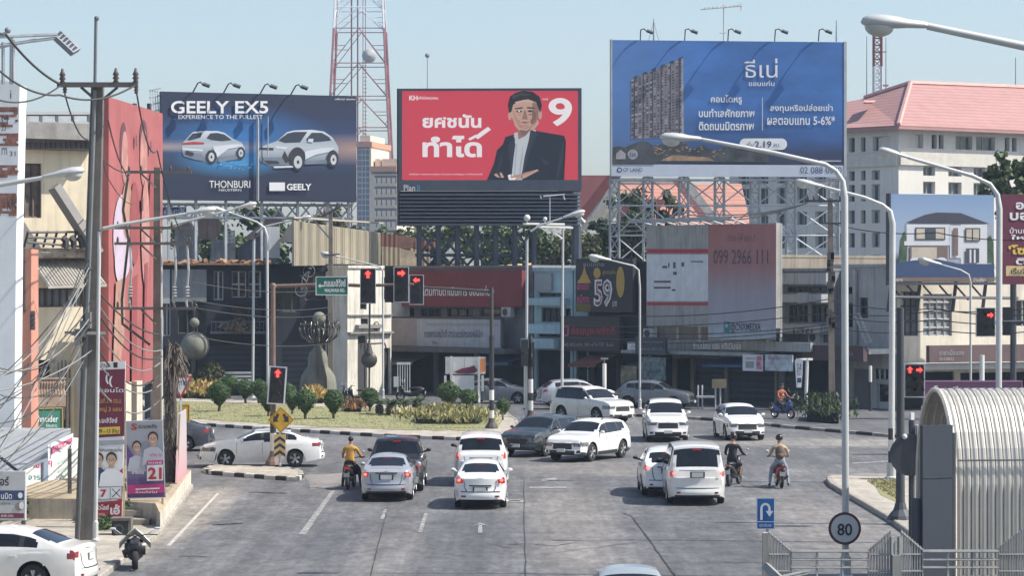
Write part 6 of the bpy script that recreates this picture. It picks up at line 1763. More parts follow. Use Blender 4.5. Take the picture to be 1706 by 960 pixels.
# ---------------------------------------------------------------- power poles
CONC = M("concrete_pole", (.145, .132, .118), .9, var=.2, streak=.6, scale=2, bmp=.3)
INS = M("insulator_brown", (.10, .075, .07), .4)
def square_pole(mb, a, b, wa, wb):
    dx = Vector((1, 0, 0)); dy = Vector((0, 1, 0))
    mb.hexa([a - dx * wa - dy * wa, a + dx * wa - dy * wa, b + dx * wb - dy * wb, b - dx * wb - dy * wb, a - dx * wa + dy * wa, a + dx * wa + dy * wa, b + dx * wb + dy * wb, b - dx * wb + dy * wb])
YP = 74.0
root = thing("power_pole", "big leaning concrete power pole with a wide crossarm, at the left kerb", "pole", gb(143, YP, .14))
mb = MB(); square_pole(mb, gb(142, YP, .14), P(163, 138, YP), .245, .155); mb.build("shaft", CONC, root)
mb = MB(); mb.tube([gb(131, YP - .2, .14), P(149, 420, YP - .2), P(158, 150, YP - .2)], .06, 8); mb.build("conduit", M("conduit_dark", (.16, .17, .17), .6), root)
mb = MB(); mb.tube([P(158, 150, YP - .1), P(160, 28, YP - .1)], .045, 8); mb.ball(P(161, 30, YP - .1), .07, 8, 6); mb.build("lightning_pipe", M("pipe_lead", (.15, .16, .17), .5), root)
mb = MB(); mb.cbox((P(98, 141, YP) + P(232, 143, YP)) / 2 + Vector((0, -.24, 0)), (232 - 98) * YP / F, .14, .13); mb.bar(P(135, 145, YP - .2), P(158, 165, YP - .2), .06); mb.bar(P(196, 145, YP - .2), P(172, 165, YP - .2), .06); mb.build("crossarm", M("arm_brown", (.12, .105, .10), .8), root)
def insulator(root, p, s=1.0):
    mb = MB(); mb.lathe([(.03, 0), (.09, .03), (.05, .09), (.10, .13), (.055, .2), (.095, .24), (.05, .33), (.03, .42)], 10, p); mb.v = [p + (v - p) * s for v in mb.v]; mb.build("insulator", INS, root, True)
for x, y in ((104, 139), (193, 138), (226, 138)):
    insulator(root, P(x, y, YP - .24), .95)
for x, y in ((108, 155), (227, 156)):
    insulator(root, P(x, y, YP - .24), .7)
mb = MB()
for k in range(3):
    mb.box(Xat(129 + k * 9, YP), Xat(137 + k * 9, YP), YP - .5, YP - .2, Zat(575 - k * 14, YP), Zat(548 - k * 14, YP))
mb.bar(P(118, 556, YP - .4), P(176, 556, YP - .4), .08)
mb.build("junction_box", M("junction_grey", (.20, .20, .2), .7), root)
YQ = 100.0
root = thing("power_pole", "slim concrete power pole with four crossarms in front of the slanted red billboard", "pole", gb(262, YQ, .14))
mb = MB(); square_pole(mb, gb(262, YQ, .14), P(262, 279, YQ), .16, .11); mb.build("shaft", M("concrete_pole_warm", (.19, .15, .125), .9, var=.2, streak=.6), root)
for y, xa, xb in ((287, 211, 320), (380, 192, 322), (406, 192, 322), (514, 192, 326)):
    mb = MB(); mb.cbox((P(xa, y, YQ) + P(xb, y, YQ)) / 2 + Vector((0, -.2, 0)), (xb - xa) * YQ / F, .11, .10); mb.bar(P(235, y + 2, YQ - .2), P(260, y + 26, YQ - .2), .05); a = mb.build("crossarm", M("arm_brown", (.12, .105, .10), .8), root)
    for x in (xa + 4, xa + 24, xb - 36, xb - 6):
        insulator(root, P(x, y - 1, YQ - .2), .55)
for k, x in enumerate((217, 291, 312)):
    mb = MB(); mb.tube([P(x, 408, YQ - .2), P(x + 2, 450, YQ - .3), P(x - 2, 500, YQ - .2), P(x, 514, YQ - .2)], .045, 6)
    for i in range(4):
        mb.lathe([(.05, 0), (.10, .03), (.05, .06)], 8, P(x, 480 + i * 5, YQ - .25))
    mb.build("dropper_fuse", M("fuse_grey", (.32, .33, .34), .6), root)
root = thing("power_pole", "distant brown concrete power pole with a tangle of fittings, right of the grey shophouse", "pole", gb(1385, 147, .15))
mb = MB(); square_pole(mb, gb(1386, 147, .15), P(1383, 330, 147), .17, .12); mb.build("shaft", M("concrete_pole_brown", (.23, .19, .155), .9, var=.3, streak=.6), root)
mb = MB(); mb.cbox((P(1340, 336, 147) + P(1410, 334, 147)) / 2 - Vector((0, .2, 0)), 70 * 147 / F, .12, .12); mb.cbox(P(1384, 372, 146.8), 1.2, .1, .1); mb.build("crossarm", STEELD, root)
for x in (1346, 1356, 1366, 1400):
    insulator(root, P(x, 335, 146.8), .8)
mb = MB()
r = random.Random(4)
for k in range(16):
    y = 420 + r.random() * 130
    mb.cbox(P(1385 + r.uniform(-6, 6), y, 146.6), r.uniform(.1, .35), .25, r.uniform(.15, .6))
mb.build("fittings", M("fitting_dark", (.09, .085, .08)), root)
root = thing("power_pole", "distant brown power pole rising in front of the corrugated parapet, behind the bowl sculpture", "pole", gb(551, 163, .1))
mb = MB(); square_pole(mb, gb(551, 163, .1), P(551, 352, 163), .15, .11); mb.build("shaft", M("concrete_pole_brown", (.23, .19, .155), .9), root)
mb = MB(); mb.bar(P(536, 361, 162.8), P(568, 343, 162.8), .1); mb.bar(P(522, 366, 162.8), P(550, 398, 162.8), .07); mb.bar(P(540, 425, 162.8), P(566, 424, 162.8), .08); mb.build("crossarm", STEELD, root)
for x, y in ((541, 358), (562, 345)):
    insulator(root, P(x, y, 162.8), .8)
# camera mast
root = thing("camera_mast", "slim white camera mast with a cross bar of white domes, below the red screen", "pole", gb(937, 143))
mb = MB(); mb.tube([gb(936, 143), P(938, 374, 143)], [.085, .06], 8); mb.build("pole", LAMPG, root)
mb = MB(); mb.bar(P(871, 373, 143), P(941, 374, 143), .1); mb.bar(P(894, 378, 142.8), P(955, 380, 142.8), .09); mb.bar(P(912, 378, 142.8), P(937, 398, 142.8), .07); mb.build("cross_bar", WHP, root)
mb = MB(); mb.ball(P(878, 363, 143), .17); mb.ball(P(908, 365, 143), .11); mb.bar(P(878, 373, 143), P(878, 363, 143), .05); mb.bar(P(908, 373, 143), P(908, 365, 143), .05); mb.build("camera_dome", WHP, root, True)
mb = MB(); mb.tube([P(916, 375, 143), P(916, 325, 143)], .03, 6); mb.bar(P(905, 327, 143), P(941, 324, 143), .06); mb.bar(P(902, 332, 143), P(900, 326, 143), .05); mb.bar(P(938, 324, 143), P(941, 333, 143), .05); mb.build("aerial", STEEL, root)
# other posts
for px, Y, y0, y1, r_, lbl in ((1007, 140, 606, 702, .10, "plain white post in front of the white seven-seat car, behind the white crossover"), (1450, 148, 610, 690, .09, "white post with a dark lower half before the grey corner building's door"), (1636, 130, 592, 690, .12, "short white pipe rising behind the purple sign")):
    root = thing("marker_post", lbl, "post", gb(px, Y, 0.1))
    mb = MB(); mb.tube([gb(px, Y, .1), P(px, y0, Y)], r_, 10); mb.build("shaft", WHP, root)
    mb = MB(); mb.lathe([(r_ * 1.03, 0), (r_ * 1.03, .5 if px != 1450 else 1.6)], 10, gb(px, Y, .1)); mb.build("painted_band", BLK, root)
mb = MB(); b = Board(990, 158, 1020, 158); b.box(mb, 1001, 596.5, 1013, 599, .5, -.2); mb.bar(b.p(1007, 599), b.p(1007, 606), .05); tag(mb.build("shop_lamp", WHP), "small flat white lamp above the plain white post, in front of the dark shopfront", "lamp")
root = thing("flag_sign", "leaning white roadside pole with a tall feather flag sign, far right pavement", "sign", gb(1343, 147, .15))
mb = MB(); mb.tube([gb(1342, 147, .15), P(1345, 599, 147)], .09, 8); mb.bar(P(1326, 600, 147), P(1354, 599, 147), .12); mb.build("pole", WHP, root)
b = Board(1320, 146.8, 1345, 146.8)
mb = MB(); pts = [(1324, 600), (1338, 600), (1337, 622), (1335, 646), (1327, 646)]; q = [b.p(*p) for p in pts]; mb.prism(q, [p + Vector((0, .03, 0)) for p in q]); mb.build("banner", INK["white"], root)
mb = MB(); write(b, mb, "ใต้", 1328, 606, 1335, 626, .02); b.quad(mb, 1328, 630, 1335, 638, .02); mb.build("lettering", INK["navy"], root)
b = Board(1020, 155.6, 1072, 155)
sign("standing_sign", "tall lit-looking shop panel with white Thai lettering beside the parked grey hatchback", b, 1034, 610, 1060, 668, 0, M("panel_olive", (.16, .15, .10), .5, var=.9, scale=1.5), [("ปูน", 1050, 636, 1059, 662, INK["white"], .03)], .1)
# ---------------------------------------------------------------- sculptures
STONE = M("sculpture_concrete", (.19, .19, .155), .9, var=.15, scale=.7, streak=.45, bmp=.25)
BRZ = M("sculpture_metal", (.09, .085, .075), .5, .4, var=.3)
ys = 168
root = thing("sculpture", "concrete ball on a stem with a smaller ball above, on the roundabout's left", "sculpture", gb(323, ys, .1))
mb = MB(); mb.tube([gb(322, ys, .1), P(323, 560, ys)], .14, 8); mb.tube([P(323, 560, ys), P(324, 515, ys), P(325, 510, ys)], .05, 6); mb.build("stem", BRZ, root)
mb = MB(); mb.ball(P(325, 577, ys), 24 * ys / F, 28, 18); mb.build("ball", STONE, root, True)
mb = MB(); mb.ball(P(324, 538, ys), 8.2 * ys / F, 18, 12); mb.build("small_ball", STONE, root, True)
mb = MB(); mb.tube([P(326 + 3 * math.cos(t * .5), 512 - t * 1.2, ys) + Vector((0, .2 * math.sin(t * .5), 0)) for t in range(12)], .05, 6); mb.build("finial", BRZ, root)
ys = 163
px0 = 530
root = thing("sculpture", "large stacked concrete bell sculpture with a curled metal bowl holding a ball, on the roundabout", "sculpture", gb(px0, ys, .1))
k_ = ys / F
mb = MB(); mb.lathe([(a * k_, h * k_) for a, h in ((30, 0), (31, 14), (30.5, 28), (28, 40), (22, 50), (17.5, 55), (17, 62), (17, 70), (14, 79), (8, 86), (4, 95), (3, 106), (.1, 106))], 32, gb(px0, ys, .12)); mb.build("bell", STONE, root, True, angle=50)
mb = MB(); b = Board(500, ys - 1.15, 560, ys - 1.15)
q = [b.p(x, y) for x, y in ((531, 660), (546, 660), (544, 628), (537, 600), (533, 575), (529, 575), (531, 610))]; mb.prism(q[::-1], [p + Vector((0, .9, 0)) for p in q[::-1]]); mb.build("fin", BRZ, root)
mb = MB(); ctr = P(531, 575, ys); r = random.Random(12)
for k in range(20):
    a = 2 * math.pi * k / 20; u = Vector((math.cos(a), math.sin(a) * .8, 0)); R0 = 38 * k_ * r.uniform(.85, 1.05)
    pts = [ctr, ctr + u * R0 * .45 + Vector((0, 0, .12)), ctr + u * R0 * .85 + Vector((0, 0, .5)), ctr + u * R0 + Vector((0, 0, r.uniform(.8, 1.15))), ctr + u * R0 * .9 + Vector((0, 0, r.uniform(1.2, 1.6))), ctr + u * R0 * .7 + Vector((0, 0, 1.2)), ctr + u * R0 * .68 + Vector((0, 0, 1.0))]
    mb.tube(pts, .04, 6)
    if k % 2:
        mb.tube([ctr, ctr + u * R0 * .3 + Vector((0, 0, .4)), ctr + u * R0 * .35 + Vector((0, 0, .9)), ctr + u * R0 * .15 + Vector((0, 0, 1.1))], .035, 6)
mb.build("curled_bowl", M("sculpture_metal_pale", (.11, .105, .095), .35, .6), root, True)
mb = MB(); mb.ball(P(532, 531, ys), 11.5 * k_, 20, 12); mb.tube([P(532, 575, ys), P(532, 535, ys)], .08, 6); mb.build("ball", STONE, root, True)
mb = MB(); mb.lathe([(33 * k_, 0), (33 * k_, .25), (30 * k_, .25)], 28, gb(px0, ys, .0)); mb.build("plinth", PAVE, root)
ys = 166
root = thing("sculpture", "dark disc sculpture on a rod with side hooks, before the narrow white house", "sculpture", gb(614, ys, .1))
mb = MB(); mb.tube([gb(615, ys, .1), P(616, 505, ys)], .06, 6); mb.bar(P(602, 574, ys), P(641, 572, ys), .07); mb.tube([P(602, 574, ys), P(601, 582, ys)], .05, 5); mb.tube([P(641, 572, ys), P(644, 582, ys)], .05, 5); mb.build("rod", BRZ, root)
mb = MB(); mb.ball(P(615, 600, ys), 13.5 * ys / F, 20, 12, 0, (1, .5, 1)); mb.lathe([(.25, 0), (.12, .5), (.06, .8)], 10, P(615, 590, ys)); mb.build("disc", BRZ, root, True)
# ---------------------------------------------------------------- railing in front of the stair canopy
YF = 60.0
RAIL = M("railing_galvanised", (.30, .30, .29), .6, .2, var=.2, streak=.5)
b = Board(1270, YF, 1720, YF)
def rail_run(label, x0, x1, fans, extra=()):
    root = thing("railing", label, "railing", gb((x0 + x1) / 2, YF))
    mb = MB()
    for y in (919, 933, 946):
        mb.bar(b.p(x0, y), b.p(x1, y), .055 if y == 919 else .045)
    n = max(2, round((x1 - x0) / 42))
    for k in range(1, n):
        x = x0 + (x1 - x0) * k / n
        mb.bar(b.p(x, 919), gb(x, YF), .04)
    mb.build("rail", RAIL, root)
    for fx0, fx1, h0, h1 in fans:
        mb = MB(); n = max(4, int(abs(fx1 - fx0) / 4.2))
        for k in range(n + 1):
            t = k / n; x = fx0 + (fx1 - fx0) * t
            mb.bar(b.p(x, h0 + (h1 - h0) * t), gb(x, YF), .032)
        mb.bar(b.p(fx0, 924), b.p(fx1, 924), .045); mb.bar(b.p(fx0, 952), b.p(fx1, 952), .045)
        mb.bar(b.p(fx0, h0 + 3), b.p(fx1, h1 + 3), .035)
        mb.build("bar_panel", RAIL, root)
    return root
rail_run("length of metal railing with sloping bar panels under the U-turn sign", 1318, 1447, [(1281, 1318, 884, 916), (1447, 1484, 916, 884)])
rail_run("length of metal railing with sloping bar panels, in front of the arch canopy", 1537, 1664, [(1502, 1537, 884, 914), (1664, 1712, 912, 875)])
for x, w, y0, lbl in ((1275, 9, 888, "concrete railing post at the left end of the railing"), (1493, 14, 925, "concrete railing post between the two lengths of railing")):
    mb = MB(); q = b; b.box(mb, x - w / 2, y0, x + w / 2, 1009, .12, -.12); mb.bar(b.p(x - w / 2 + .5, y0 - 30), b.p(x - w / 2 + .5, y0), .09, 1) if x > 1400 else None; mb.bar(b.p(x + w / 2 - .5, y0 - 30), b.p(x + w / 2 - .5, y0), .09, 1) if x > 1400 else None
    tag(mb.build("railing_post", [M("post_concrete", (.36, .34, .31), .9, streak=.5), RAIL]), lbl, "post")
mb = MB(); mb.bar(b.p(1272, 940, .5), b.p(1320, 985, 1.5), .16); mb.bar(b.p(1300, 958, .4), b.p(1342, 950, .3), .05); mb.bar(b.p(1300, 962, .4), b.p(1342, 954, .3), .05); mb.bar(b.p(1306, 964, .3), b.p(1348, 950, .2), .05)
tag(mb.build("handrail", RAIL), "sloping handrail end in front of the railing's left post", "railing")
mb = MB(); b.zbox(mb, 1262, 1720, 0, .42, -.1, -.35); tag(mb.build("railing_kerb", M("post_concrete", (.36, .34, .31), .9)), "low concrete upstand under the metal railing", "wall")
# ---------------------------------------------------------------- corrugated arch canopy over the stair
AX = Vector((math.cos(math.radians(7)), math.sin(math.radians(7)), 0)); BX = Vector((-AX.y, AX.x, 0))
A0 = Vector((Xat(1592, 63.0), 63.0, 0))
root = thing("stair_canopy", "corrugated metal arch canopy over a stairway at the right edge", "canopy", A0)
prof = [(0, .3), (0, 1.2), (0, 2.2)]
rz, zs = 4.52 - 2.4, 2.4
for k in range(0, 17):
    t = math.pi * k / 16
    prof.append((1.55 - 1.55 * math.cos(t), zs + rz * math.sin(t)))
prof += [(3.1, 2.2), (3.1, .3)]
LEN = 6.5
mb = MB()
ns = int(LEN / .0475)
def W3(u, p, d=0.0):
    return A0 + AX * u + BX * p[0] + Vector((0, 0, p[1]))
for j in range(ns + 1):
    u = LEN * j / ns
    ph = j % 4
    d = (0, .0, .02, .02)[ph]
    for i, p in enumerate(prof):
        a, c_ = prof[max(0, i - 1)], prof[min(len(prof) - 1, i + 1)]
        tx, tz = c_[0] - a[0], c_[1] - a[1]; l = math.hypot(tx, tz)
        nx, nz = -tz / l, tx / l
        mb.v.append(A0 + AX * u + BX * (p[0] + nx * d) + Vector((0, 0, p[1] + nz * d)))
m_ = len(prof)
for j in range(ns):
    for i in range(m_ - 1):
        mb.f.append([j * m_ + i, (j + 1) * m_ + i, (j + 1) * m_ + i + 1, j * m_ + i + 1]); mb.m.append(0)
m, n, bs = newmat("corrugated_arch")
v = mapped(n, (1.5, 1.5, .3))
st = ramp(n, noise(n, v, 1.5, 7, .7), [(.35, (.62, .58, .51)), (.7, (.46, .44, .40))])
sp = node(n, "ShaderNodeSeparateXYZ"); tc = node(n, "ShaderNodeTexCoord"); n.links.new(tc.outputs["Object"], sp.inputs[0])
n.links.new(st, bs.inputs["Base Color"]); bs.inputs["Metallic"].default_value = .35; bs.inputs["Roughness"].default_value = .42
mb.build("vault_sheet", m, root)
mb = MB()
for u, rr_ in ((-.03, .06), (.0, .03)):
    mb.tube([W3(u, p) for p in prof], rr_, 6)
mb.build("end_rib", M("rib_cream", (.58, .53, .44), .5), root)
mb = MB()
for j in range(1, int(LEN / .19)):
    u = j * .19
    mb.tube([A0 + AX * u + BX * (p[0] - .02 if i < 3 else p[0]) + Vector((0, 0, p[1] + .02)) for i, p in enumerate(prof[:14])], .016, 4, 0, False)
mb.build("rib", M("rib_shadow_line", (.26, .25, .23), .6), root)
mb = MB(); mb.bar(W3(.05, (-.05, 2.95)), W3(LEN, (-.05, 2.95)), .03); mb.build("lap_joint", STEELD, root)
mb = MB(); mb.quad(W3(-.01, (0.02, .0)), W3(LEN, (.02, .0)), W3(LEN, (.02, .35)), W3(-.01, (.02, .35))); mb.build("kickboard", CONC, root)
b2 = Board(1530, 62.2, 1595, 62.6)
root = thing("entrance_wall", "flat slate-grey panel wall at the arch canopy's left end", "wall", Vector((b2.p(1562, HY).x, 62.4, 0)))
mb = MB(); b2.zbox(mb, 1537.5, 1587.5, .0, zy(b2, 1562, 709), -.12, .0); b2.zbox(mb, 1531, 1537, 0, zy(b2, 1534, 832), -.3, -.1); mb.build("panel", M("panel_slate", (.04, .05, .068), .6, var=.08, streak=.25), root)
mb = MB(); b2.zbox(mb, 1588.2, 1592.5, .0, 3.6, -.3, .0); mb.build("edge_post", STEELD, root)
mb = MB(); b2.zbox(mb, 1537.5, 1587.5, zy(b2, 1562, 797), zy(b2, 1562, 795.5), 0, .012); mb.build("joint_strip", STEELD, root)
# left kerb-side small things
b = Board(180, 75.2, 225, 75.2)
root = thing("speaker_box", "black square loudspeaker box on a grey block by the steps", "box", gb(199, 75.4, .14))
mb = MB(); b.box(mb, 186, 869, 212, 895, 0, -.4); mb.build("cabinet", M("box_black", (.03, .03, .032), .6), root)
mb = MB(); mb.lathe([(.15, -.02), (.12, -.005), (.02, .03), (.001, .03)], 18, b.p(198, 882, .01), 'y'); mb.build("cone", M("cone_grey", (.08, .08, .085), .5), root)
mb = MB(); b.box(mb, 184, 864, 218, 868.5, .05, -.5); b.box(mb, 213, 868.5, 218, 897, .0, -.45); mb.build("block", CONC, root)
# ================================================================ VEGETATION, CABLES
LEAF_D = Mleaf("leaf_dark", (.025, .045, .015), (.085, .13, .04))
LEAF_T = Mleaf("leaf_topiary", (.016, .045, .010), (.062, .125, .026), .12)
LEAF_O = Mleaf("leaf_olive", (.04, .05, .02), (.13, .14, .055))
LEAF_Y = Mleaf("leaf_croton", (.22, .15, .03), (.62, .47, .16))
LEAF_P = Mleaf("leaf_pale", (.10, .12, .03), (.50, .44, .20))
LEAF_R = Mleaf("leaf_red", (.16, .05, .03), (.36, .16, .07))
LEAF_DRY = Mleaf("leaf_dry", (.10, .08, .05), (.30, .25, .17))
CORE_L = Mleaf("leaf_deep", (.012, .024, .012), (.04, .06, .025))  # hedge foliage, its green deepened to paint in the pavement's shade
BARK = M("bark", (.11, .085, .065), .95, var=.35, streak=.5, scale=3, bmp=.6)
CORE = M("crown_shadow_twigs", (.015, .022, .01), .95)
def leaf(mb, p, s, r, n=None, mi=0, asp=.5):
    n = n or Vector((r.gauss(0, 1), r.gauss(0, 1), r.gauss(0, 1)))
    n = n.normalized()
    a = n.cross(Vector((r.gauss(0, 1), r.gauss(0, 1), r.gauss(0, 1)))).normalized()
    c = n.cross(a)
    mb.add([p - a * s * asp, p + c * s * .5 - a * 0, p + a * s * asp, p - c * s * .5], [(0, 1, 2, 3)], mi)
def crown(mb, c, R3, nclump, nleaf, size, seed):
    """clumps scattered through an uneven volume, leaves scattered through each clump"""
    r = random.Random(seed)
    for k in range(nclump):
        while True:
            u = Vector((r.uniform(-1, 1), r.uniform(-1, 1), r.uniform(-1, 1)))
            if .2 < u.length < 1:
                break
        q = c + Vector((u.x * R3[0], u.y * R3[1], u.z * R3[2]))
        cr = r.uniform(.16, .34) * min(R3)
        for i in range(nleaf):
            d = Vector((r.gauss(0, 1), r.gauss(0, 1), r.gauss(0, .8)))
            d = d.normalized() * cr * r.random() ** .5
            n = (d.normalized() + Vector((r.gauss(0, .6), r.gauss(0, .6), r.gauss(0, .6) + .3)))
            leaf(mb, q + d, size * r.uniform(.6, 1.3), r, n)
def tree(label, base, ztop, R3, m, seed, nclump=70, nleaf=42, size=.42, name="tree", cat="tree", group=None):
    root = thing(name, label, cat, base, 0, group)
    r = random.Random(seed)
    c = Vector((base.x, base.y, ztop - R3[2]))
    mb = MB()
    tr = max(.14, .035 * ztop)
    fork = base.lerp(c, .55)
    mb.tube([base, base.lerp(fork, .5) + Vector((r.uniform(-.2, .2), 0, 0)), fork], [tr, tr * .8, tr * .65], 8)
    for k in range(7):
        u = Vector((r.uniform(-1, 1) * R3[0], r.uniform(-1, 1) * R3[1], r.uniform(-.3, .8) * R3[2])) * .75
        mb.tube([fork, fork.lerp(c + u, .5) + Vector((0, 0, .3)), c + u], [tr * .5, tr * .3, tr * .08], 6)
    mb.build("trunk", BARK, root)
    mb = MB(); crown(mb, c, R3, nclump, nleaf, size, seed + 1); mb.build("crown", m, root)
    return root
tl = "trees behind the billboards"
tree("broad dark green tree right behind the LED billboard's posts", gb(760, 205), Zat(362, 205), (5.6, 3.5, 3.9), LEAF_D, 11, 190, 60, .32, group=tl)
tree("dark green tree filling the gap between the LED posts and the camera mast", gb(862, 207), Zat(366, 207), (4.8, 3.2, 3.9), LEAF_D, 12, 170, 60, .32, group=tl)
tree("olive brown loose tree right of the camera mast, above the pale blue shophouse", gb(962, 200), Zat(388, 200), (2.6, 2.5, 3.4), LEAF_O, 13, 110, 50, .3, group=tl)
tree("dark tree in front of the temple's salmon roof, left part of the scaffold", gb(1052, 203), Zat(312, 203), (2.4, 2.2, 4.2), LEAF_D, 14, 90, 50, .34, group=tl)
tree("low tree under the blue scaffold's left legs", gb(1008, 204), Zat(362, 204), (1.9, 1.9, 3.0), LEAF_D, 15, 40, 40, .4, group=tl)
tree("rounded tree behind the leftmost LED posts and the zinc sheets", gb(705, 210), Zat(376, 210), (3.4, 3, 3.2), LEAF_O, 24, 90, 55, .32, group=tl)
tree("bushy tree left of the LED billboard, at the foot of the hotel tower", gb(650, 230), Zat(372, 230), (2.6, 2.4, 2.6), LEAF_D, 16, 40, 40, .45, group=tl)
tree("rounded tree under the blue car billboard's left half", gb(340, 205), Zat(372, 205), (3.2, 2.5, 2.8), LEAF_D, 17, 45, 40, .45, group=tl)
tree("taller tree under the blue car billboard's middle, behind the lattice screen", gb(420, 207), Zat(346, 207), (3.4, 2.6, 3.4), LEAF_D, 18, 60, 40, .45, group=tl)
tree("sparse tree under the right end of the blue car billboard", gb(545, 208), Zat(345, 208), (3.0, 2.4, 2.8), LEAF_O, 19, 40, 38, .42, group=tl)
tree("dense green tree before the pink-roofed office at the right edge", gb(1692, 165), Zat(243, 165), (2.0, 1.9, 2.4), LEAF_D, 20, 60, 45, .34)
tree("sparse palm-like tree in front of the temple roof, between the scaffold legs", gb(1106, 202), Zat(318, 202), (1.3, 1.2, 1.2), LEAF_O, 22, 14, 34, .5, name="tree")
# ---- round topiary: one built, the rest copied
def topiary(seed):
    root = thing("topiary_bush", "", "bush", (0, 0, 0), 0, "round clipped bushes on the roundabout")
    r = random.Random(seed)
    mb = MB(); mb.tube([(0, 0, 0), (.03, 0, .3), (0, .02, .62)], [.10, .075, .12], 7)
    for k in range(4):
        a = k * 1.6
        mb.tube([(0, 0, .35), (.28 * math.cos(a), .28 * math.sin(a), .85)], [.05, .03], 5)
    mb.build("stem", BARK, root, local=True)
    mb = MB()
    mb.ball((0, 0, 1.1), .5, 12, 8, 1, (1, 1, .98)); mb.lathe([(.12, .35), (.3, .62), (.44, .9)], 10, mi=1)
    for i in range(2600):
        t = math.acos(r.uniform(-1, 1)); p = r.uniform(0, 2 * math.pi)
        d = Vector((math.sin(t) * math.cos(p), math.sin(t) * math.sin(p), math.cos(t)))
        taper = 1.0 if d.z > -.1 else 1.0 - .62 * (-d.z) ** 1.3
        bumpy = 1 + .07 * math.sin(d.x * 6 + seed) + .06 * math.sin(d.z * 8 + d.y * 5)
        q = Vector((d.x * .66 * taper, d.y * .66 * taper, d.z * (.58 if d.z > 0 else .80))) * bumpy * r.uniform(.82, 1.03) + Vector((0, 0, 1.08))
        leaf(mb, q, r.uniform(.05, .11), r, d + Vector((r.gauss(0, .5), r.gauss(0, .5), r.gauss(0, .5))))
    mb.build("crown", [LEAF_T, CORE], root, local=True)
    return root
tp = [topiary(1), topiary(2)]
TOP = [(365, 686, 19, "round clipped bush furthest to the left front, alone on the open lawn"), (383, 665, 15, "small round bush touching the left croton bed"), (409, 672, 15, "round bush between the small left bush and the pale lamp posts"), (431, 672, 15, "round bush at the foot of the two pale lamp posts"), (447, 694, 16, "round bush mostly hidden behind the yellow diamond sign's pole"), (480, 672, 13, "round bush peeking out right of the white-edged signal"), (487, 690, 15, "round bush behind the diamond sign's right corner"), (509, 699, 19, "front round bush just right of the yellow diamond sign"),
       (556, 698, 18, "front round bush below the bell sculpture's right side"), (616, 686, 15, "round bush below the dark disc sculpture"), (748, 686, 19, "big round bush left of the notice board's foot"), (781, 688, 15, "smaller round bush under the notice board"), (838, 700, 14, "narrow bush leaning beside the dark banded mast")]
for i, (x, y, rp, lbl) in enumerate(TOP):
    o = tp[i] if i < 2 else copy_tree(tp[i % 2])
    p = G(x, y, .16); s = rp * p.y / F / .64
    o.location = p; o.scale = (s * (.8 if i == 12 else 1), s * (.8 if i == 12 else 1), s * 1.0); o.rotation_euler.z = i * 1.3; o["label"] = lbl
# ---- croton beds, cycads
def bed(name, label, pts, h, m, n, ls, seed, cat="flower bed", m2=None, group=None):
    q = [G(x, y, .16) for x, y in pts]; q = q if sum(a.x * b.y - b.x * a.y for a, b in zip(q, q[1:] + q[:1])) > 0 else q[::-1]
    c = sum(q, Vector()) / len(q)
    root = thing(name, label, cat, c, 0, group)
    r = random.Random(seed)
    mb = MB()
    def inside():
        while True:
            t = [r.random() ** 1.3 for _ in q]; s = sum(t)
            p = sum((a * (b / s) for a, b in zip(q, t)), Vector()); k = r.random()
            return c + (p - c) * (1.9 if k > .3 else 1.2)
    for i in range(n):
        p = inside()
        zz = h * (.55 + .45 * r.random())
        for j in range(5):
            d = Vector((r.gauss(0, .5), r.gauss(0, .5), 1)).normalized()
            a = p + Vector((r.gauss(0, .08), r.gauss(0, .08), zz * r.uniform(.15, 1)))
            w = d.cross(Vector((r.gauss(0, 1), r.gauss(0, 1), 0))).normalized() * ls * .22
            mb.add([a - w, a + d * ls * .5 - w * .6 + w * .3, a + d * ls, a + d * ls * .5 + w * 1.2], [(0, 1, 2, 3)], 0 if zz * r.random() > h * .2 else 1)
    mb.build("foliage", [m, m2 or LEAF_D], root)
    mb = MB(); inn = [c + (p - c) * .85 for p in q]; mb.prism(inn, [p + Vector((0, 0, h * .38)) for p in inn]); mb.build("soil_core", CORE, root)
    return root
bed("croton_bed", "long front bed of pale yellow croton below the notice board", [(682, 702), (690, 695), (800, 697), (814, 703), (806, 708), (690, 708)], .62, LEAF_P, 620, .34, 3, m2=LEAF_O)
bed("croton_bed", "bright yellow croton bed below the concrete ball sculpture", [(306, 664), (366, 663), (368, 656), (310, 655)], .8, LEAF_Y, 320, .45, 4, m2=LEAF_R)
bed("croton_bed", "small yellow croton patch in front of the bell sculpture", [(512, 672), (540, 673), (540, 668), (512, 667)], .75, LEAF_Y, 90, .42, 5, m2=LEAF_R)
bed("croton_bed", "reddish low shrubs between the bell sculpture and the row of cycads", [(570, 687), (604, 688), (604, 681), (572, 680)], .5, LEAF_R, 100, .3, 6, m2=LEAF_D)
bed("hedge", "dark low hedge on the far right pavement behind the banded lamp foot", [(1340, 702), (1402, 707), (1402, 699), (1340, 694)], 1.3, CORE_L, 220, .34, 7, "hedge")
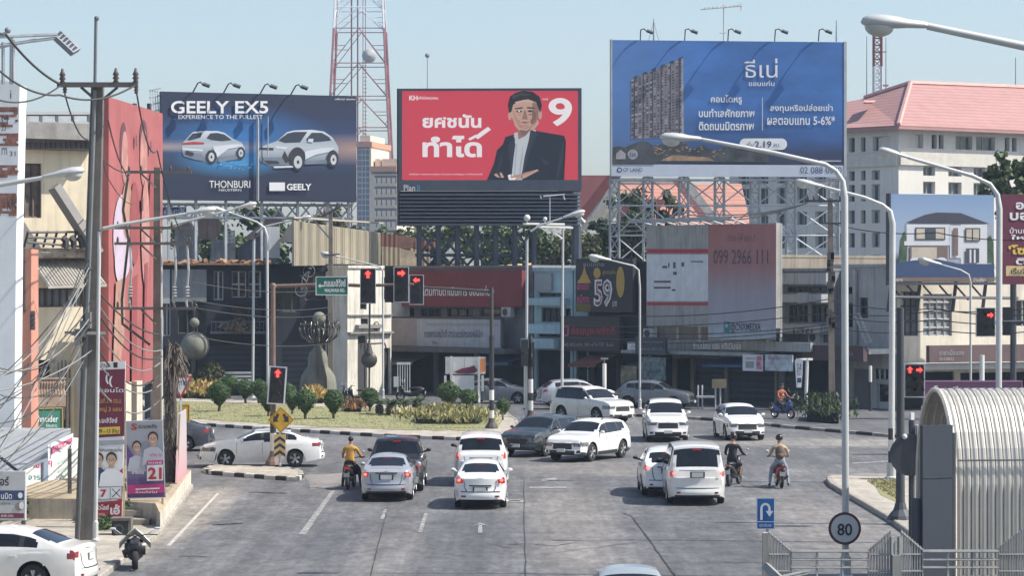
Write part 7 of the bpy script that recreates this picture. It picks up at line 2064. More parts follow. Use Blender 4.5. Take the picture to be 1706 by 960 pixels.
def cycad(seed):
    root = thing("cycad", "", "plant", (0, 0, 0), 0, "cycads on the roundabout")
    r = random.Random(seed)
    mb = MB(); mb.lathe([(.2, 0), (.24, .2), (.2, .45), (.02, .5)], 9); mb.build("stem", BARK, root, local=True)
    mb = MB()
    for k in range(22):
        a = k * 2.4; el = r.uniform(.3, 1.1)
        d = Vector((math.cos(a), math.sin(a), 0)); L = r.uniform(.75, 1.0)
        prev = Vector((0, 0, .48))
        for j in range(1, 9):
            t = j / 8
            p = Vector((0, 0, .48)) + d * L * t + Vector((0, 0, math.sin(el) * L * t - .75 * L * t * t * (1.1 - el * .4)))
            s = Vector((-d.y, d.x, 0)) * .16 * (1 - t * .6)
            mb.add([prev, p + s + d * .05, p + d * .02, prev + (p - prev) * .3], [(0, 1, 2, 3)]); mb.add([prev, p - s + d * .05, p + d * .02, prev + (p - prev) * .3], [(0, 1, 2, 3)])
            prev = p
    mb.build("frond", LEAF_D, root, local=True)
    return root
cy = cycad(5)
for i, (x, y, lbl) in enumerate(((632, 690, "leftmost of the row of dark cycads, by the round bush"), (652, 692, "second cycad from the round bush in the row"), (670, 690, "right cycad of the row, beside the long croton bed"), (694, 690, "cycad standing right behind the long croton bed's left end"))):
    o = cy if i == 0 else copy_tree(cy); o.location = G(x, y, .16); o.scale = (1.15,) * 3 if i % 2 else (1.0,) * 3; o.rotation_euler.z = i; o["label"] = lbl
def shrub(name, label, base, h, w, m, seed, n=900, s=.16, cat="shrub"):
    root = thing(name, label, cat, base)
    r = random.Random(seed); mb = MB()
    for k in range(9):
        mb.tube([base, base + Vector((r.uniform(-w, w) * .6, r.uniform(-w, w) * .6, h * r.uniform(.5, .95)))], [.035, .01], 5)
    mb.build("stem", BARK, root)
    mb = MB()
    for i in range(n):
        t = r.random(); a = r.uniform(0, 6.28); rad = w * math.sin(math.pi * min(1, t * .85 + .12)) * r.random() ** .5
        leaf(mb, base + Vector((math.cos(a) * rad, math.sin(a) * rad, h * t)), s * r.uniform(.6, 1.4), r)
    mb.build("foliage", m, root); return root
shrub("frangipani", "tangled bare-limbed shrub right of the concrete ball sculpture", gb(352, 168, .1), 2.2, 1.1, LEAF_O, 31, 700, .2)
shrub("shrub", "dry grey-green shrub left of the concrete ball sculpture's stem", gb(298, 166, .1), 2.0, .9, LEAF_DRY, 32, 600, .22)
shrub("balcony_plant", "dry plants spilling along the dark block's balcony", Vector((D.p(400, HY).x, D.p(400, HY).y - 1, zy(D, 400, 553))), .8, 1.3, LEAF_DRY, 33, 420, .2, "plant")
shrub("weed", "green weeds on the left pavement beside the pillar", Vector((-14.6, 80.0, .14)), .9, .7, LEAF_T, 34, 500, .1, "plant")
shrub("weed", "green weeds at the foot of the stacked poster board", Vector((-11.3, 77.0, .14)), .35, .8, LEAF_T, 35, 320, .09, "plant")
shrub("weed", "grass tufts on the raised bed behind the numbered 21 poster", Vector((-11.2, 84.0, .7)), .3, .9, LEAF_O, 36, 420, .1, "plant")
shrub("weed", "weeds growing on the steps under the numbered 21 poster", Vector((-11.3, 79.0, .5)), .3, .5, LEAF_T, 37, 220, .08, "plant")
# dead trunk wrapped with hanging strands
base = Vector((Xat(284, 88), 88, .62))
root = thing("dead_trunk", "dark dead palm trunk wrapped in hanging brown strands on the raised bed", "tree", base)
mb = MB(); mb.tube([base, P(286, 720, 88), P(283, 650, 88), P(286, 590, 88)], [.24, .19, .2, .16], 10); mb.build("trunk", M("bark_dark", (.075, .065, .06), .95, var=.4, scale=4, bmp=.8), root)
r = random.Random(9); mb = MB()
for k in range(90):
    x = r.uniform(272, 318); y = r.uniform(580, 625)
    a = P(285 + r.uniform(-6, 10), r.uniform(575, 600), 88); e = P(x, y + r.uniform(5, 42), 88 + r.uniform(-.8, .8))
    m_ = a.lerp(e, .4) + Vector((0, 0, r.uniform(.0, .45)))
    mb.tube([a, m_, m_.lerp(e, .55) + Vector((r.uniform(-.06, .06), 0, .05)), e], [.02, .024, .02, .01], 4, 0, False)
for k in range(60):
    a = P(284 + r.uniform(-5, 5), r.uniform(620, 760), 88 - .2); mb.tube([a, a + Vector((r.uniform(-.2, .2), -.05, -r.uniform(.2, .6)))], .016, 4, 0, False)
mb.build("hanging_strands", M("strand_brown", (.135, .11, .09), .95, var=.4, scale=3), root)
# lawn blades: nobody could count them
r = random.Random(21); mb = MB()
lg = [G(x, y, .16) for x, y in LG]
def in_poly(p, q):
    c = False
    for a, b in zip(q, q[1:] + q[:1]):
        if (a.y > p[1]) != (b.y > p[1]) and p[0] < (b.x - a.x) * (p[1] - a.y) / (b.y - a.y) + a.x:
            c = not c
    return c
x0, x1, y0, y1 = min(p.x for p in lg), max(p.x for p in lg), min(p.y for p in lg), max(p.y for p in lg)
k = 0
while k < 7000:
    x, y = r.uniform(x0, x1), r.uniform(y0, y1)
    if not in_poly((x, y), lg):
        continue
    k += 1
    a = r.uniform(0, 6.28); w = Vector((math.cos(a), math.sin(a), 0)) * r.uniform(.02, .045); h = r.uniform(.02, .06)
    p = Vector((x, y, .16))
    mb.add([p - w, p + w, p + w * .2 + Vector((r.uniform(-.05, .05), r.uniform(-.05, .05), h))], [(0, 1, 2)])
for (px, py) in [(r.uniform(1446, 1506), r.uniform(798, 846)) for _ in range(1500)]:
    if py > 800 + (1506 - px) * .0 and (px - 1440) * .62 + 800 > py:
        p = G(px, py, .155); a = r.uniform(0, 6.28); w = Vector((math.cos(a), math.sin(a), 0)) * .04
        mb.add([p - w, p + w, p + Vector((r.uniform(-.04, .04), 0, r.uniform(.03, .1)))], [(0, 1, 2)])
gr = mb.build("grass", Mleaf("grass_blade", (.235, .23, .11), (.33, .30, .16), .2)); gr["kind"] = "stuff"
# ---- overhead cables
CAB = M("cable_black", (.055, .053, .05), .7)
CABL = M("cable_pale", (.24, .235, .22), .6)
def cable(pts, sag, r_, label, m=None, n=12, name="overhead_cable", group="overhead cables"):
    mb = MB(); out = []
    for a, b in zip(pts, pts[1:]):
        for k in range(n + (1 if b is pts[-1] else 0)):
            t = k / n
            out.append(a.lerp(b, t) - Vector((0, 0, sag * 4 * t * (1 - t))))
    mb.tube(out, r_, 5, 0, True)
    o = mb.build(name, m or CAB); tag(o, label, "cable", group); return o
r = random.Random(17)
lb = "sagging cable fanning out from the big concrete pole towards the left edge"
for k in range(20):
    ya = r.uniform(430, 620); xa = 140 + r.uniform(-6, 14); yl = 600 + k * 11 + r.uniform(-12, 12)
    cable([P(xa, ya, YP - .35), P(-30, yl, 60 + r.uniform(-6, 8))], r.uniform(.2, .7), r.uniform(.010, .019), lb, CABL if k % 3 == 0 else CAB)
lb = "cable running from the big concrete pole down to the dead trunk and slim pole"
for k in range(8):
    cable([P(150 + r.uniform(-4, 12), 470 + k * 24, YP + .1), P(262 + r.uniform(0, 14), 560 + k * 16 + r.uniform(-10, 10), 90)], r.uniform(.3, .9), r.uniform(.016, .028), lb, CABL if k % 2 else CAB)
cable([P(-20, 28, 66), P(8, 55, 68), P(100, 140, YP - .24)], .15, .035, "thick power line coming down from the top left corner to the big crossarm")
cable([P(-20, 100, 66), P(100, 158, 72), P(228, 140, YP - .24)], .25, .028, "power line sagging below the big crossarm from the left edge")
cable([P(-20, 160, 70), P(104, 140, YP - .2)], .3, .024, "lower power line from the left edge to the crossarm's left insulator")
cable([P(108, 156, YP), P(145, 232, 86), P(217, 287, YQ)], .3, .024, "line dropping from the big crossarm's left end behind the shaft")
cable([P(228, 156, YP), P(262, 250, 92), P(316, 406, YQ)], .6, .024, "line dropping from the big crossarm's right end across the blue billboard")
cable([P(180, 200, YP), P(208, 285, 92), P(217, 287, YQ)], .2, .022, "short slack line crossing the top of the red banner")
cable([P(214, 290, YQ), P(205, 350, YQ), P(214, 400, YQ), P(203, 500, YQ), P(204, 540, YQ), P(250, 575, YQ)], .0, .05, "thick black cable snaking down in front of the red banner")
cable([P(166, 240, YP), P(182, 300, 90), P(222, 340, 108)], .2, .016, "thin drop line over the red banner's upper left")
lb = "long telephone line strung across the main shop row towards the brown pole"
for y0, y1, x0 in ((536, 520, 1000), (556, 546, 1000), (562, 553, 1040), (520, 498, 1080), (545, 540, 1060)):
    cable([P(x0 - 60, y0 + 6, 158), P(1384, y1, 147)], .35, .028, lb)
lb = "telephone line strung from the brown pole to the right edge over the corner shops"
for y0, y1 in ((372, 395), (500, 520), (525, 532), (545, 546), (520, 505)):
    cable([P(1384, y0, 147), P(1560, (y0 + y1) / 2 + 4, 140), P(1760, y1, 135)], .25, .028, lb)
lb = "line sagging from the brown pole's crossarm leftward below the blue billboard"
for y1 in (352, 358, 366):
    cable([P(1346, 338, 147), P(1150, y1, 165), P(1000, y1 + 14, 185)], .4, .035, lb, CABL)
lb = "thin line strung in front of the dark shophouses left of the white house"
for y in (500, 512, 560, 470):
    cable([P(320, y, 120), P(551, y + 12, 163)], .3, .02, lb)
# ================================================================ VEHICLES
CGLASS = Mglass("car_glass", (.010, .012, .015), .04)
CGLASSR = Mglass("car_glass_film", (.010, .012, .016), .05)
TYRE, RIM, TRIM = M("tyre_rubber", (.018, .018, .019), .85), M("rim_alloy", (.40, .41, .42), .35, .7), M("plastic_black", (.022, .022, .024), .6)
HEADL, TAIL, TAILON = M("headlamp", (.09, .095, .105), .08, coat=1.0, var=.7, scale=9), M("tail_lamp", (.22, .015, .018), .15, coat=1.0, var=.5, scale=9), Memit("tail_lamp_lit", (1.0, .03, .025), .28)
PLATE, CHROME = M("number_plate", (.58, .58, .56), .5), M("chrome", (.6, .6, .61), .2, .9)
PAINT = {"white": Mpaint("paint_white", (.74, .74, .73)), "pearl": Mpaint("paint_pearl", (.66, .65, .62)), "silver": Mpaint("paint_silver", (.42, .43, .46), .35), "black": Mpaint("paint_black", (.012, .013, .015)), "green": Mpaint("paint_dark_green", (.015, .026, .028)), "grey": Mpaint("paint_grey", (.16, .18, .20), .3), "mist": Mpaint("paint_mist", (.40, .43, .42), .3), "slate": Mpaint("paint_slate", (.045, .055, .075), .3)}
def lerp_tab(tab, x):
    """tab sorted by falling x"""
    if x >= tab[0][0]:
        return tab[0][1]
    for (xa, ya), (xb, yb) in zip(tab, tab[1:]):
        if x >= xb:
            return ya + (yb - ya) * (xa - x) / (xa - xb) if xa != xb else yb
    return tab[-1][1]
SPECS = {
    # top: silhouette from nose to tail (x, z); win: side glass spans; ws/rw: windscreen, rear window spans in x
    "sedan": dict(L=4.55, W=1.76, H=1.47, wr=.32, wx=(1.33, -1.30), top=[(2.24, .74), (2.18, .83), (1.75, .94), (1.05, 1.02), (.95, 1.05), (.18, 1.42), (-.25, 1.47), (-.75, 1.455), (-1.15, 1.37), (-1.80, 1.10), (-1.95, 1.075), (-2.18, 1.05), (-2.24, .98)], belt=[(2.2, .78), (1.0, .94), (-1.8, 1.0), (-2.2, .98)], win=[(.80, -.02), (-.12, -.95), (-1.02, -1.35)], ws=(.92, .24), rw=(-1.16, -1.76), tum=.62, tail="sedan"),
    "suv": dict(L=4.46, W=1.83, H=1.63, wr=.36, wx=(1.36, -1.30), top=[(2.19, .78), (2.12, .90), (1.8, 1.02), (1.05, 1.10), (.95, 1.13), (.25, 1.55), (-.2, 1.63), (-.9, 1.62), (-1.5, 1.58), (-1.72, 1.52), (-2.02, 1.16), (-2.14, 1.08), (-2.19, .9)], belt=[(2.2, .86), (1.0, 1.04), (-1.9, 1.13), (-2.2, 1.05)], win=[(.82, .02), (-.08, -.92), (-1.02, -1.55)], ws=(.92, .30), rw=(-1.75, -2.0), tum=.68, tail="suv"),
    "bigsuv": dict(L=4.8, W=1.86, H=1.83, wr=.39, wx=(1.45, -1.32), top=[(2.36, .90), (2.3, 1.02), (2.0, 1.13), (1.05, 1.22), (.98, 1.25), (.35, 1.72), (0, 1.82), (-1.0, 1.83), (-1.9, 1.78), (-2.05, 1.72), (-2.25, 1.2), (-2.33, 1.1), (-2.37, .9)], belt=[(2.36, .96), (1.0, 1.16), (-2.2, 1.2), (-2.36, 1.1)], win=[(.85, .05), (-.05, -.95), (-1.05, -1.85)], ws=(.96, .40), rw=(-2.07, -2.24), tum=.72, tail="suv"),
    "hatch": dict(L=4.25, W=1.77, H=1.60, wr=.34, wx=(1.28, -1.30), top=[(2.09, .78), (2.02, .88), (1.7, 1.0), (1.1, 1.08), (1.02, 1.11), (.35, 1.5), (-.1, 1.59), (-.8, 1.58), (-1.35, 1.52), (-1.52, 1.45), (-1.9, 1.12), (-2.04, 1.04), (-2.1, .88)], belt=[(2.1, .84), (1.0, 1.02), (-1.85, 1.12), (-2.1, 1.02)], win=[(.85, .05), (-.05, -.9), (-1.0, -1.4)], ws=(1.0, .38), rw=(-1.54, -1.88), tum=.66, tail="suv"),
    "van": dict(L=4.9, W=1.85, H=1.93, wr=.34, wx=(1.55, -1.42), top=[(2.4, .92), (2.34, 1.02), (2.05, 1.12), (1.62, 1.19), (1.55, 1.22), (.75, 1.80), (.4, 1.9), (-.8, 1.935), (-1.9, 1.90), (-2.15, 1.85), (-2.30, 1.22), (-2.36, 1.12), (-2.42, .9)], belt=[(2.4, .96), (1.5, 1.12), (-2.2, 1.2), (-2.4, 1.1)], win=[(1.3, .5), (.4, -.75), (-.85, -2.0)], ws=(1.53, .80), rw=(-2.165, -2.295), tum=.78, tail="van"),
    "pickup": dict(L=5.2, W=1.87, H=1.80, wr=.40, wx=(1.6, -1.5), top=[(2.56, .92), (2.5, 1.04), (2.1, 1.14), (1.35, 1.22), (1.28, 1.25), (.65, 1.70), (.35, 1.79), (-.2, 1.80), (-.75, 1.76), (-.86, 1.70), (-1.05, 1.18), (-1.1, 1.12), (-2.45, 1.12), (-2.55, 1.10), (-2.6, .95)], belt=[(2.5, .98), (1.3, 1.14), (-1.0, 1.17), (-2.55, 1.1)], win=[(1.15, .35), (.25, -.75)], ws=(1.26, .70), rw=(-.87, -1.04), tum=.72, tail="pickup"),
}
def car(label, base, heading, kind, paint, lit=False, name="parked_car", cat="car", group=None, **ov):
    S = dict(SPECS[kind]); S.update(ov)
    L, Wd, Hh, wr = S["L"], S["W"], S["H"], S["wr"]
    root = thing(name, label, cat, base, heading, group)
    top, belt, tum = S["top"], S["belt"], S["tum"]
    # stations along the silhouette
    xs = []
    for (xa, za), (xb, zb_) in zip(top, top[1:]):
        n = max(1, int(math.hypot(xb - xa, zb_ - za) / .055))
        for k in range(n):
            xs.append((xa + (xb - xa) * k / n, za + (zb_ - za) * k / n))
    xs.append(top[-1])
    gc = .20 if kind in ("sedan", "hatch", "van") else .24
    hw = Wd / 2
    def wfac(x):
        e = max(0, (abs(x) - (L / 2 - .75)) / .75)
        return 1 - .15 * e ** 2.0
    def zbot(x):
        z = gc + .10 * max(0, (abs(x) - L / 2 + .5) / .5)
        for wx in S["wx"]:
            d = abs(x - wx); Rr = wr + .075
            if d < Rr:
                z = max(z, wr + math.sqrt(Rr * Rr - d * d) - .0)
        return z
    NL, NU, NT = 11, 6, 7
    rings = []
    for x, zt in xs:
        w = hw * wfac(x)
        zb = zbot(x)
        zbe = min(lerp_tab(belt, x), zt - .05)
        zb = min(zb, zbe - .05)
        ring = []; sec = []
        for k in range(NL + 1):
            z = zb + (zbe - zb) * k / NL
            t = (z - gc) / max(.05, zbe - gc)
            f = .955 + .045 * math.sin(min(1, max(0, t)) * math.pi * .9) - (.02 if t > .93 else 0)
            if .55 < t < .62:
                f += .004
            ring.append((w * f, z))
        cab = max(0, min(1, (zt - zbe - .05) / max(.1, Hh - lerp_tab(belt, 0) - .05)))
        wr_ = w * (.93 - (.93 - tum) * cab)
        ze = zt - (.02 + .055 * cab)
        for k in range(1, NU + 1):
            t = k / NU
            ring.append((ring[NL][0] + (wr_ - ring[NL][0]) * (t ** 1.15), zbe + (ze - zbe) * t))
        for k in range(1, NT + 1):
            t = k / NT
            y = wr_ * (1 - t) ** 1.0
            ring.append((y, ze + (zt - ze) * (1 - (1 - t) ** 2.6)))
        rings.append((x, zt, zbe, ring))
    m = NL + NU + NT + 1
    cats = {}
    def put(cat_, a, b, c, d):
        mb = cats.setdefault(cat_, MB()); o = len(mb.v)
        key = mb.__dict__.setdefault("idx", {})
        ids = []
        for p in (a, b, c, d):
            k = (round(p[0], 4), round(p[1], 4), round(p[2], 4))
            if k not in key:
                key[k] = len(mb.v); mb.v.append(Vector(p))
            if key[k] not in ids:
                ids.append(key[k])
        if len(ids) > 2:
            mb.f.append(ids); mb.m.append(0)
    tl = S["tail"]
    def classify(sec, x, y, z, zt, zbe):
        ay = abs(y)
        if sec == "up":
            if zt - zbe > .22:
                wz = z > zbe + .035 and z < zt - .115
                for a, b in S["win"]:
                    if b < x < a and z > zbe + .035 and z < zt - .115:
                        return "side_window"
                if wz and S["win"][-1][1] < x < S["win"][0][0]:
                    return "pillar_trim"
            return "body"
        if sec == "top":
            if S["ws"][1] < x < S["ws"][0] and ay < hw * .80:
                return "windscreen"
            if S["rw"][1] < x < S["rw"][0] and ay < hw * (.66 if kind not in ("van", "pickup", "bigsuv") else .74):
                return "rear_window"
            return "body"
        # lower side
        if x > L / 2 - .52 and hdl[0] < z < hdl[1]:
            return "headlight"
        if x < -L / 2 + (.26 if tl != "pickup" else .12) and tll[0] < z < tll[1]:
            return "taillight"
        if kind in ("suv", "hatch", "bigsuv") and z < gc + .16 and S.get("clad", True):
            return "cladding"
        for i, (a, b) in enumerate(doors):
            if b < x < a and z > gc + .13 and z < zbe:
                return "door.%d" % i
        return "body"
    doors = [(S["win"][0][0] + .10, S["win"][0][1] - .05), (S["win"][0][1] - .06, (S["win"][1][1] - .02))] if len(S["win"]) > 1 else []
    zn, zr = top[0][1], top[-1][1]
    hdl = S.get("hdl", (zn - .16 if kind != "sedan" else zn - .13, zn + .02 if kind != "sedan" else zn + .03))
    tll = S.get("tll", {"sedan": (.79, .95), "suv": (.88, 1.03), "van": (.93, 1.08), "pickup": (.82, 1.10)}[tl])
    for i in range(len(rings) - 1):
        (xa, zta, zba, ra), (xb, ztb, zbb, rb_) = rings[i], rings[i + 1]
        for k in range(m - 1):
            sec = "low" if k < NL else "up" if k < NL + NU else "top"
            for s in (1, -1):
                a, b, c, d = (xa, s * ra[k][0], ra[k][1]), (xb, s * rb_[k][0], rb_[k][1]), (xb, s * rb_[k + 1][0], rb_[k + 1][1]), (xa, s * ra[k + 1][0], ra[k + 1][1])
                cx, cy, cz = (xa + xb) / 2, (a[1] + b[1] + c[1] + d[1]) / 4, (a[2] + b[2] + c[2] + d[2]) / 4
                ct = classify(sec, cx, cy, cz, (zta + ztb) / 2, (zba + zbb) / 2)
                if ct.startswith("door"):
                    ct += "L" if s > 0 else "R"
                if ct == "side_window":
                    ct += "L" if s > 0 else "R"
                    for wi, (wa, wb) in enumerate(S["win"]):
                        if wb < cx < wa:
                            ct += ".%d" % wi
                if ct in ("headlight", "taillight"):
                    ct += "L" if s > 0 else "R"
                put(ct, *((a, d, c, b) if s > 0 else (a, b, c, d)))
        for s in (1, -1):
            a, b = (xa, s * ra[0][0], ra[0][1]), (xb, s * rb_[0][0], rb_[0][1])
            a2, b2 = (xa, 0, ra[0][1]), (xb, 0, rb_[0][1])
            put("underbody", *((a, b, b2, a2) if s > 0 else (a, a2, b2, b)))
    # front and rear fascias
    NY = 22
    for end, (x, zt, zbe, ring) in ((1, rings[0]), (-1, rings[-1])):
        grid = []
        half = ring
        for k, (y, z) in enumerate(half[:-1]):
            row = []
            t = (z - gc) / max(.1, zt - gc)
            bulge = .085 * math.exp(-((t - .30) / .22) ** 2) + .02 * (1 - t)
            for j in range(NY + 1):
                u = -1 + 2 * j / NY
                row.append((x + end * (bulge * (1 - u ** 4) + (.11 if end < 0 else .07) * (1 - u * u)), y * u, z + (ring[-1][1] - ring[-2][1]) * 0))
            grid.append(row)
        for k in range(len(grid) - 1):
            for j in range(NY):
                a, b, c, d = grid[k][j], grid[k][j + 1], grid[k + 1][j + 1], grid[k + 1][j]
                cy, cz = (a[1] + b[1]) / 2, (a[2] + d[2]) / 2
                ay = abs(cy) / hw
                ct = "body"
                if end > 0:
                    if hdl[0] < cz < hdl[1] + .1 and ay > .54: ct = "headlight" + ("L" if cy > 0 else "R")
                    elif zn - (.17 if kind == 'sedan' else .27) < cz < zn - .03 and ay < .50: ct = "grille"
                    elif gc + .10 < cz < gc + .24 and ay < .62: ct = "lower_grille"
                    elif gc + .12 < cz < gc + .22 and .68 < ay < .86: ct = "fog_lamp"
                else:
                    if tll[0] < cz < tll[1] and ay > {"sedan": .68, "suv": .72, "van": .74, "pickup": .83}[tl]: ct = "taillight" + ("L" if cy > 0 else "R")
                    elif tl == "van" and tll[0] + .04 < cz < tll[1] - .06 and ay > .14 and ay < .66: ct = "chrome_bar"
                    elif tl == "pickup" and cz < gc + .28 and cz > gc + .1: ct = "bumper"
                    elif cz < gc + .13 and ay < .78: ct = "lower_trim"
                if S.get("clad", True) and kind in ("suv", "hatch") and cz < gc + .09: ct = "cladding"
                put(ct, *((a, b, c, d) if end > 0 else (b, a, d, c)))
    pm = PAINT[paint]
    mats = {"body": pm, "windscreen": CGLASS, "rear_window": CGLASSR, "grille": TRIM, "lower_grille": TRIM, "fog_lamp": TRIM, "cladding": TRIM, "underbody": TRIM, "chrome_bar": CHROME, "bumper": CHROME, "lower_trim": TRIM, "pillar_trim": TRIM}
    dl = {}
    for ct, mb in cats.items():
        nm = ct.split(".")[0]
        sm = True
        if ct.startswith("door"): mt, nm = pm, "door"
        elif ct.startswith("side_window"): mt, nm = CGLASS, "side_window"
        elif ct.startswith("headlight"): mt, nm = HEADL, "headlight"
        elif ct.startswith("taillight"): mt, nm = (TAILON if lit else TAIL), "taillight"
        else: mt = mats[nm]
        o = mb.build(nm, mt, root, True, local=True, angle=50)
        if ct.startswith("door"):
            dl[ct] = o
    # seams and handles on the doors
    for ct, o in dl.items():
        i = int(ct.split(".")[1][0]); s = 1 if ct.endswith("L") else -1
        a, b = doors[i]
        mb = MB()
        zb_ = lerp_tab(belt, b)
        for xx in ((a, b) if i == 0 else (b,)):
            if any(abs(xx - w_) < wr + .02 for w_ in S["wx"]):
                continue
            mb.tube([(xx, s * (hw * .972), gc + .14), (xx, s * (hw * 1.002), gc + .42), (xx, s * hw * .975, lerp_tab(belt, xx) - .02)], .008, 4)
        if mb.v:
            mb.build("door_seam", TRIM, o, local=True)
        mb = MB(); xx = b + .16; mb.cbox((xx, s * hw * 1.002, lerp_tab(belt, xx) - .14), .17, .035, .035); mb.build("handle", CHROME if paint in ("white", "pearl") and kind == "van" else pm, o, local=True)
    for s in (1, -1):
        mb = MB(); x0 = S["ws"][0] - .22; z0 = lerp_tab(belt, x0) + .07
        mb.ball((x0, s * (hw + .085), z0 + .02), .085, 10, 7, 0, (.7, 1.1, .72)); mb.bar((x0, s * hw * .90, z0 - .05), (x0, s * (hw + .08), z0), .05)
        mb.build("mirror", TRIM if kind in ("pickup",) or S.get("dark_mirror") else pm, root, True, local=True)
    pz_ = S.get("plate_z", {"sedan": .80, "suv": .86, "van": .98, "pickup": .62}[tl])
    pz = {"sedan": .80, "suv": .86, "van": .98, "pickup": .62}[tl]
    pz = S.get("plate_z", pz)
    zt_ = rings[-1][1]; tq = (pz - gc) / max(.1, zt_ - gc); xr = rings[-1][0] - .085 * math.exp(-((tq - .30) / .22) ** 2) - .02 * (1 - tq) - .115
    mb = MB(); mb.cbox((xr + .018, 0, pz), .03, .46 if lit else .38, .18 if lit else .15); mb.build("plate_recess", TRIM, root, local=True); mb = MB(); mb.cbox((xr - .018, 0, pz), .03, .36, .14); mb.build("number_plate", PLATE, root, local=True)
    mb = MB(); mb.cbox((rings[0][0] + .20, 0, gc + .24), .03, .36, .13); mb.build("number_plate", PLATE, root, local=True)
    if lit:
        mb = MB(); zt_ = lerp_tab(top, S["rw"][0]) - .035; mb.cbox((S["rw"][0] - .06, 0, zt_), .03, .26, .03); mb.build("brake_light", TAILON, root, local=True)
    def rx(y, z):
        zt_ = rings[-1][1]; t = (z - gc) / max(.1, zt_ - gc); u = min(1, abs(y) / (hw * .82))
        return rings[-1][0] - (.085 * math.exp(-((t - .30) / .22) ** 2) + .02 * (1 - t)) * (1 - u ** 4) - .11 * (1 - u * u) - .008
    mb = MB(); yy = [hw * .74 * (-1 + k / 8) for k in range(17)]
    zs_ = gc + .36 if tl != "pickup" else gc + .30
    mb.tube([(rx(y, zs_) - .0, y, zs_) for y in yy], .014, 4)
    if tl in ("sedan", "suv"):
        zc = tll[0] - .02
        for s in (1, -1):
            mb.tube([(rx(s * hw * .62, zc + .1), s * hw * .62, zc + .12), (rx(s * hw * .58, zs_ + .1), s * hw * .57, zs_ + .1), (rx(s * hw * .5, zs_), s * hw * .5, zs_)], .012, 4)
    mb.build("bumper_seam", TRIM, root, local=True)
    zh = pz_ + .13; hwid = hw * (.62 if tl == "van" else .42)
    if lit: mb = MB(); mb.tube([(rx(y, zh) - .004, y, zh) for y in (-hwid, -hwid * .5, 0, hwid * .5, hwid)], .022, 5); mb.build("boot_strip", CHROME if tl == "van" else TRIM, root, local=True)
    for s in (1, -1):
        mb = MB(); zq = gc + .22; mb.cbox((rx(s * hw * .62, zq) + .01, s * hw * .62, zq), .05, .16, .05); mb.build("reflector", TAIL, root, local=True)
        if lit:
            mb = MB(); mb.ball((rings[-1][0] - .05, s * hw * (.80 if tl != "pickup" else .88), sum(tll) / 2 + .01), .05, 8, 6, 0, (.5, 1.1, .9)); mb.build("lamp_bulb", Memit("lamp_core", (1.0, .22, .16), 1.3), root, True, local=True)
    # wheels
    for wx in S["wx"]:
        for s in (1, -1):
            yo = s * (hw - .015); ww = .20
            pr = [(wr * .62, 0), (wr * .9, 0.0), (wr * .985, .03), (wr, .06), (wr, ww - .05), (wr * .97, ww), (wr * .6, ww)]
            mb = MB(); mb.lathe([(a, yo - s * b) for a, b in pr], 22, (wx, 0, wr), 'y'); w = mb.build("wheel", TYRE, root, True, local=True, angle=40)
            mb = MB(); mb.lathe([(wr * .66, yo + s * .002), (wr * .60, yo + s * .006), (wr * .57, yo - s * .05), (.02, yo - s * .06)], 20, (wx, 0, wr), 'y', 1)
            for k in range(5):
                a = k * 2 * math.pi / 5 + .3
                for da in (-.16, .16):
                    mb.bar((wx + math.cos(a) * .05, yo - s * .012, wr + math.sin(a) * .05), (wx + math.cos(a + da) * wr * .6, yo - s * .005, wr + math.sin(a + da) * wr * .6), .045)
            mb.lathe([(.001, yo + s * .004), (.06, yo), (.06, yo - s * .05)], 10, (wx, 0, wr), 'y')
            mb.build("rim", [RIM, TRIM], w, local=True)
    if S.get("rails"):
        for s in (1, -1):
            mb = MB(); mb.tube([(.0, s * hw * tum * .96, Hh - .02), (-.1, s * hw * tum * .97, Hh + .04), (-1.3, s * hw * tum * .97, Hh + .03), (-1.45, s * hw * tum * .96, Hh - .03)], .022, 6); mb.build("roof_rail", TRIM, root, local=True)
    return root
UP, DOWN = math.radians(90), math.radians(-90)
q_ = "cars waiting at the red light"
car("large white saloon cut by the bottom left corner, parked by the shop awning", Vector((Xat(-14, 63.2), 63.2, 0)), math.radians(171), "sedan", "pearl", name="parked_car", L=4.7, W=1.82, wr=.335, dark_mirror=True, tll=(.80, .95))
car("silver saloon waiting at the light behind the black pickup", G(643, 838) + Vector((0, 2.5, 0)), UP, "sedan", "silver", True, "waiting_car", group=q_, W=1.68)
car("black pickup waiting ahead of the silver saloon", G(658, 822) + Vector((0, 2.5, 0)), UP, "pickup", "black", True, "waiting_car", "pickup", group=q_)
car("small white saloon with red corner lamps, waiting behind the white estate", G(800, 851) + Vector((0, 2.5, 0)), UP, "sedan", "white", True, "waiting_car", group=q_, L=4.3, W=1.64, tll=(.80, 1.0), plate_z=.62)
car("white tall estate with black mirrors, waiting ahead of the small white saloon", G(801, 812) + Vector((0, 2.5, 0)), UP, "bigsuv", "white", True, "waiting_car", group=q_, dark_mirror=True, tll=(.95, 1.2), clad=False)
car("big pearl white people carrier waiting in the right-hand lanes", G(1163, 845) + Vector((0, 2.8, 0)), UP, "van", "pearl", True, "waiting_car", "van", group=q_, dark_mirror=True)
car("white hatchback half hidden behind the pearl people carrier", G(1113, 829) + Vector((0, 2.1, 0)), UP, "hatch", "white", True, "waiting_car", group=q_, W=1.7, dark_mirror=True)
car("white saloon crossing leftward behind the yellow diamond sign", G(432, 779) + Vector((0, .7, 0)), math.radians(184), "sedan", "white", name="moving_car", L=4.4, W=1.73)
car("dark grey car mostly hidden behind the dead trunk at the left", Vector((Xat(258, 115), 115.5, 0)), math.radians(180), "sedan", "slate", name="moving_car")
car("dark green crossover turning just behind the white crossover", G(903, 760) + Vector((0, 1.0, 0)), math.radians(243), "suv", "green", name="moving_car", L=4.4)
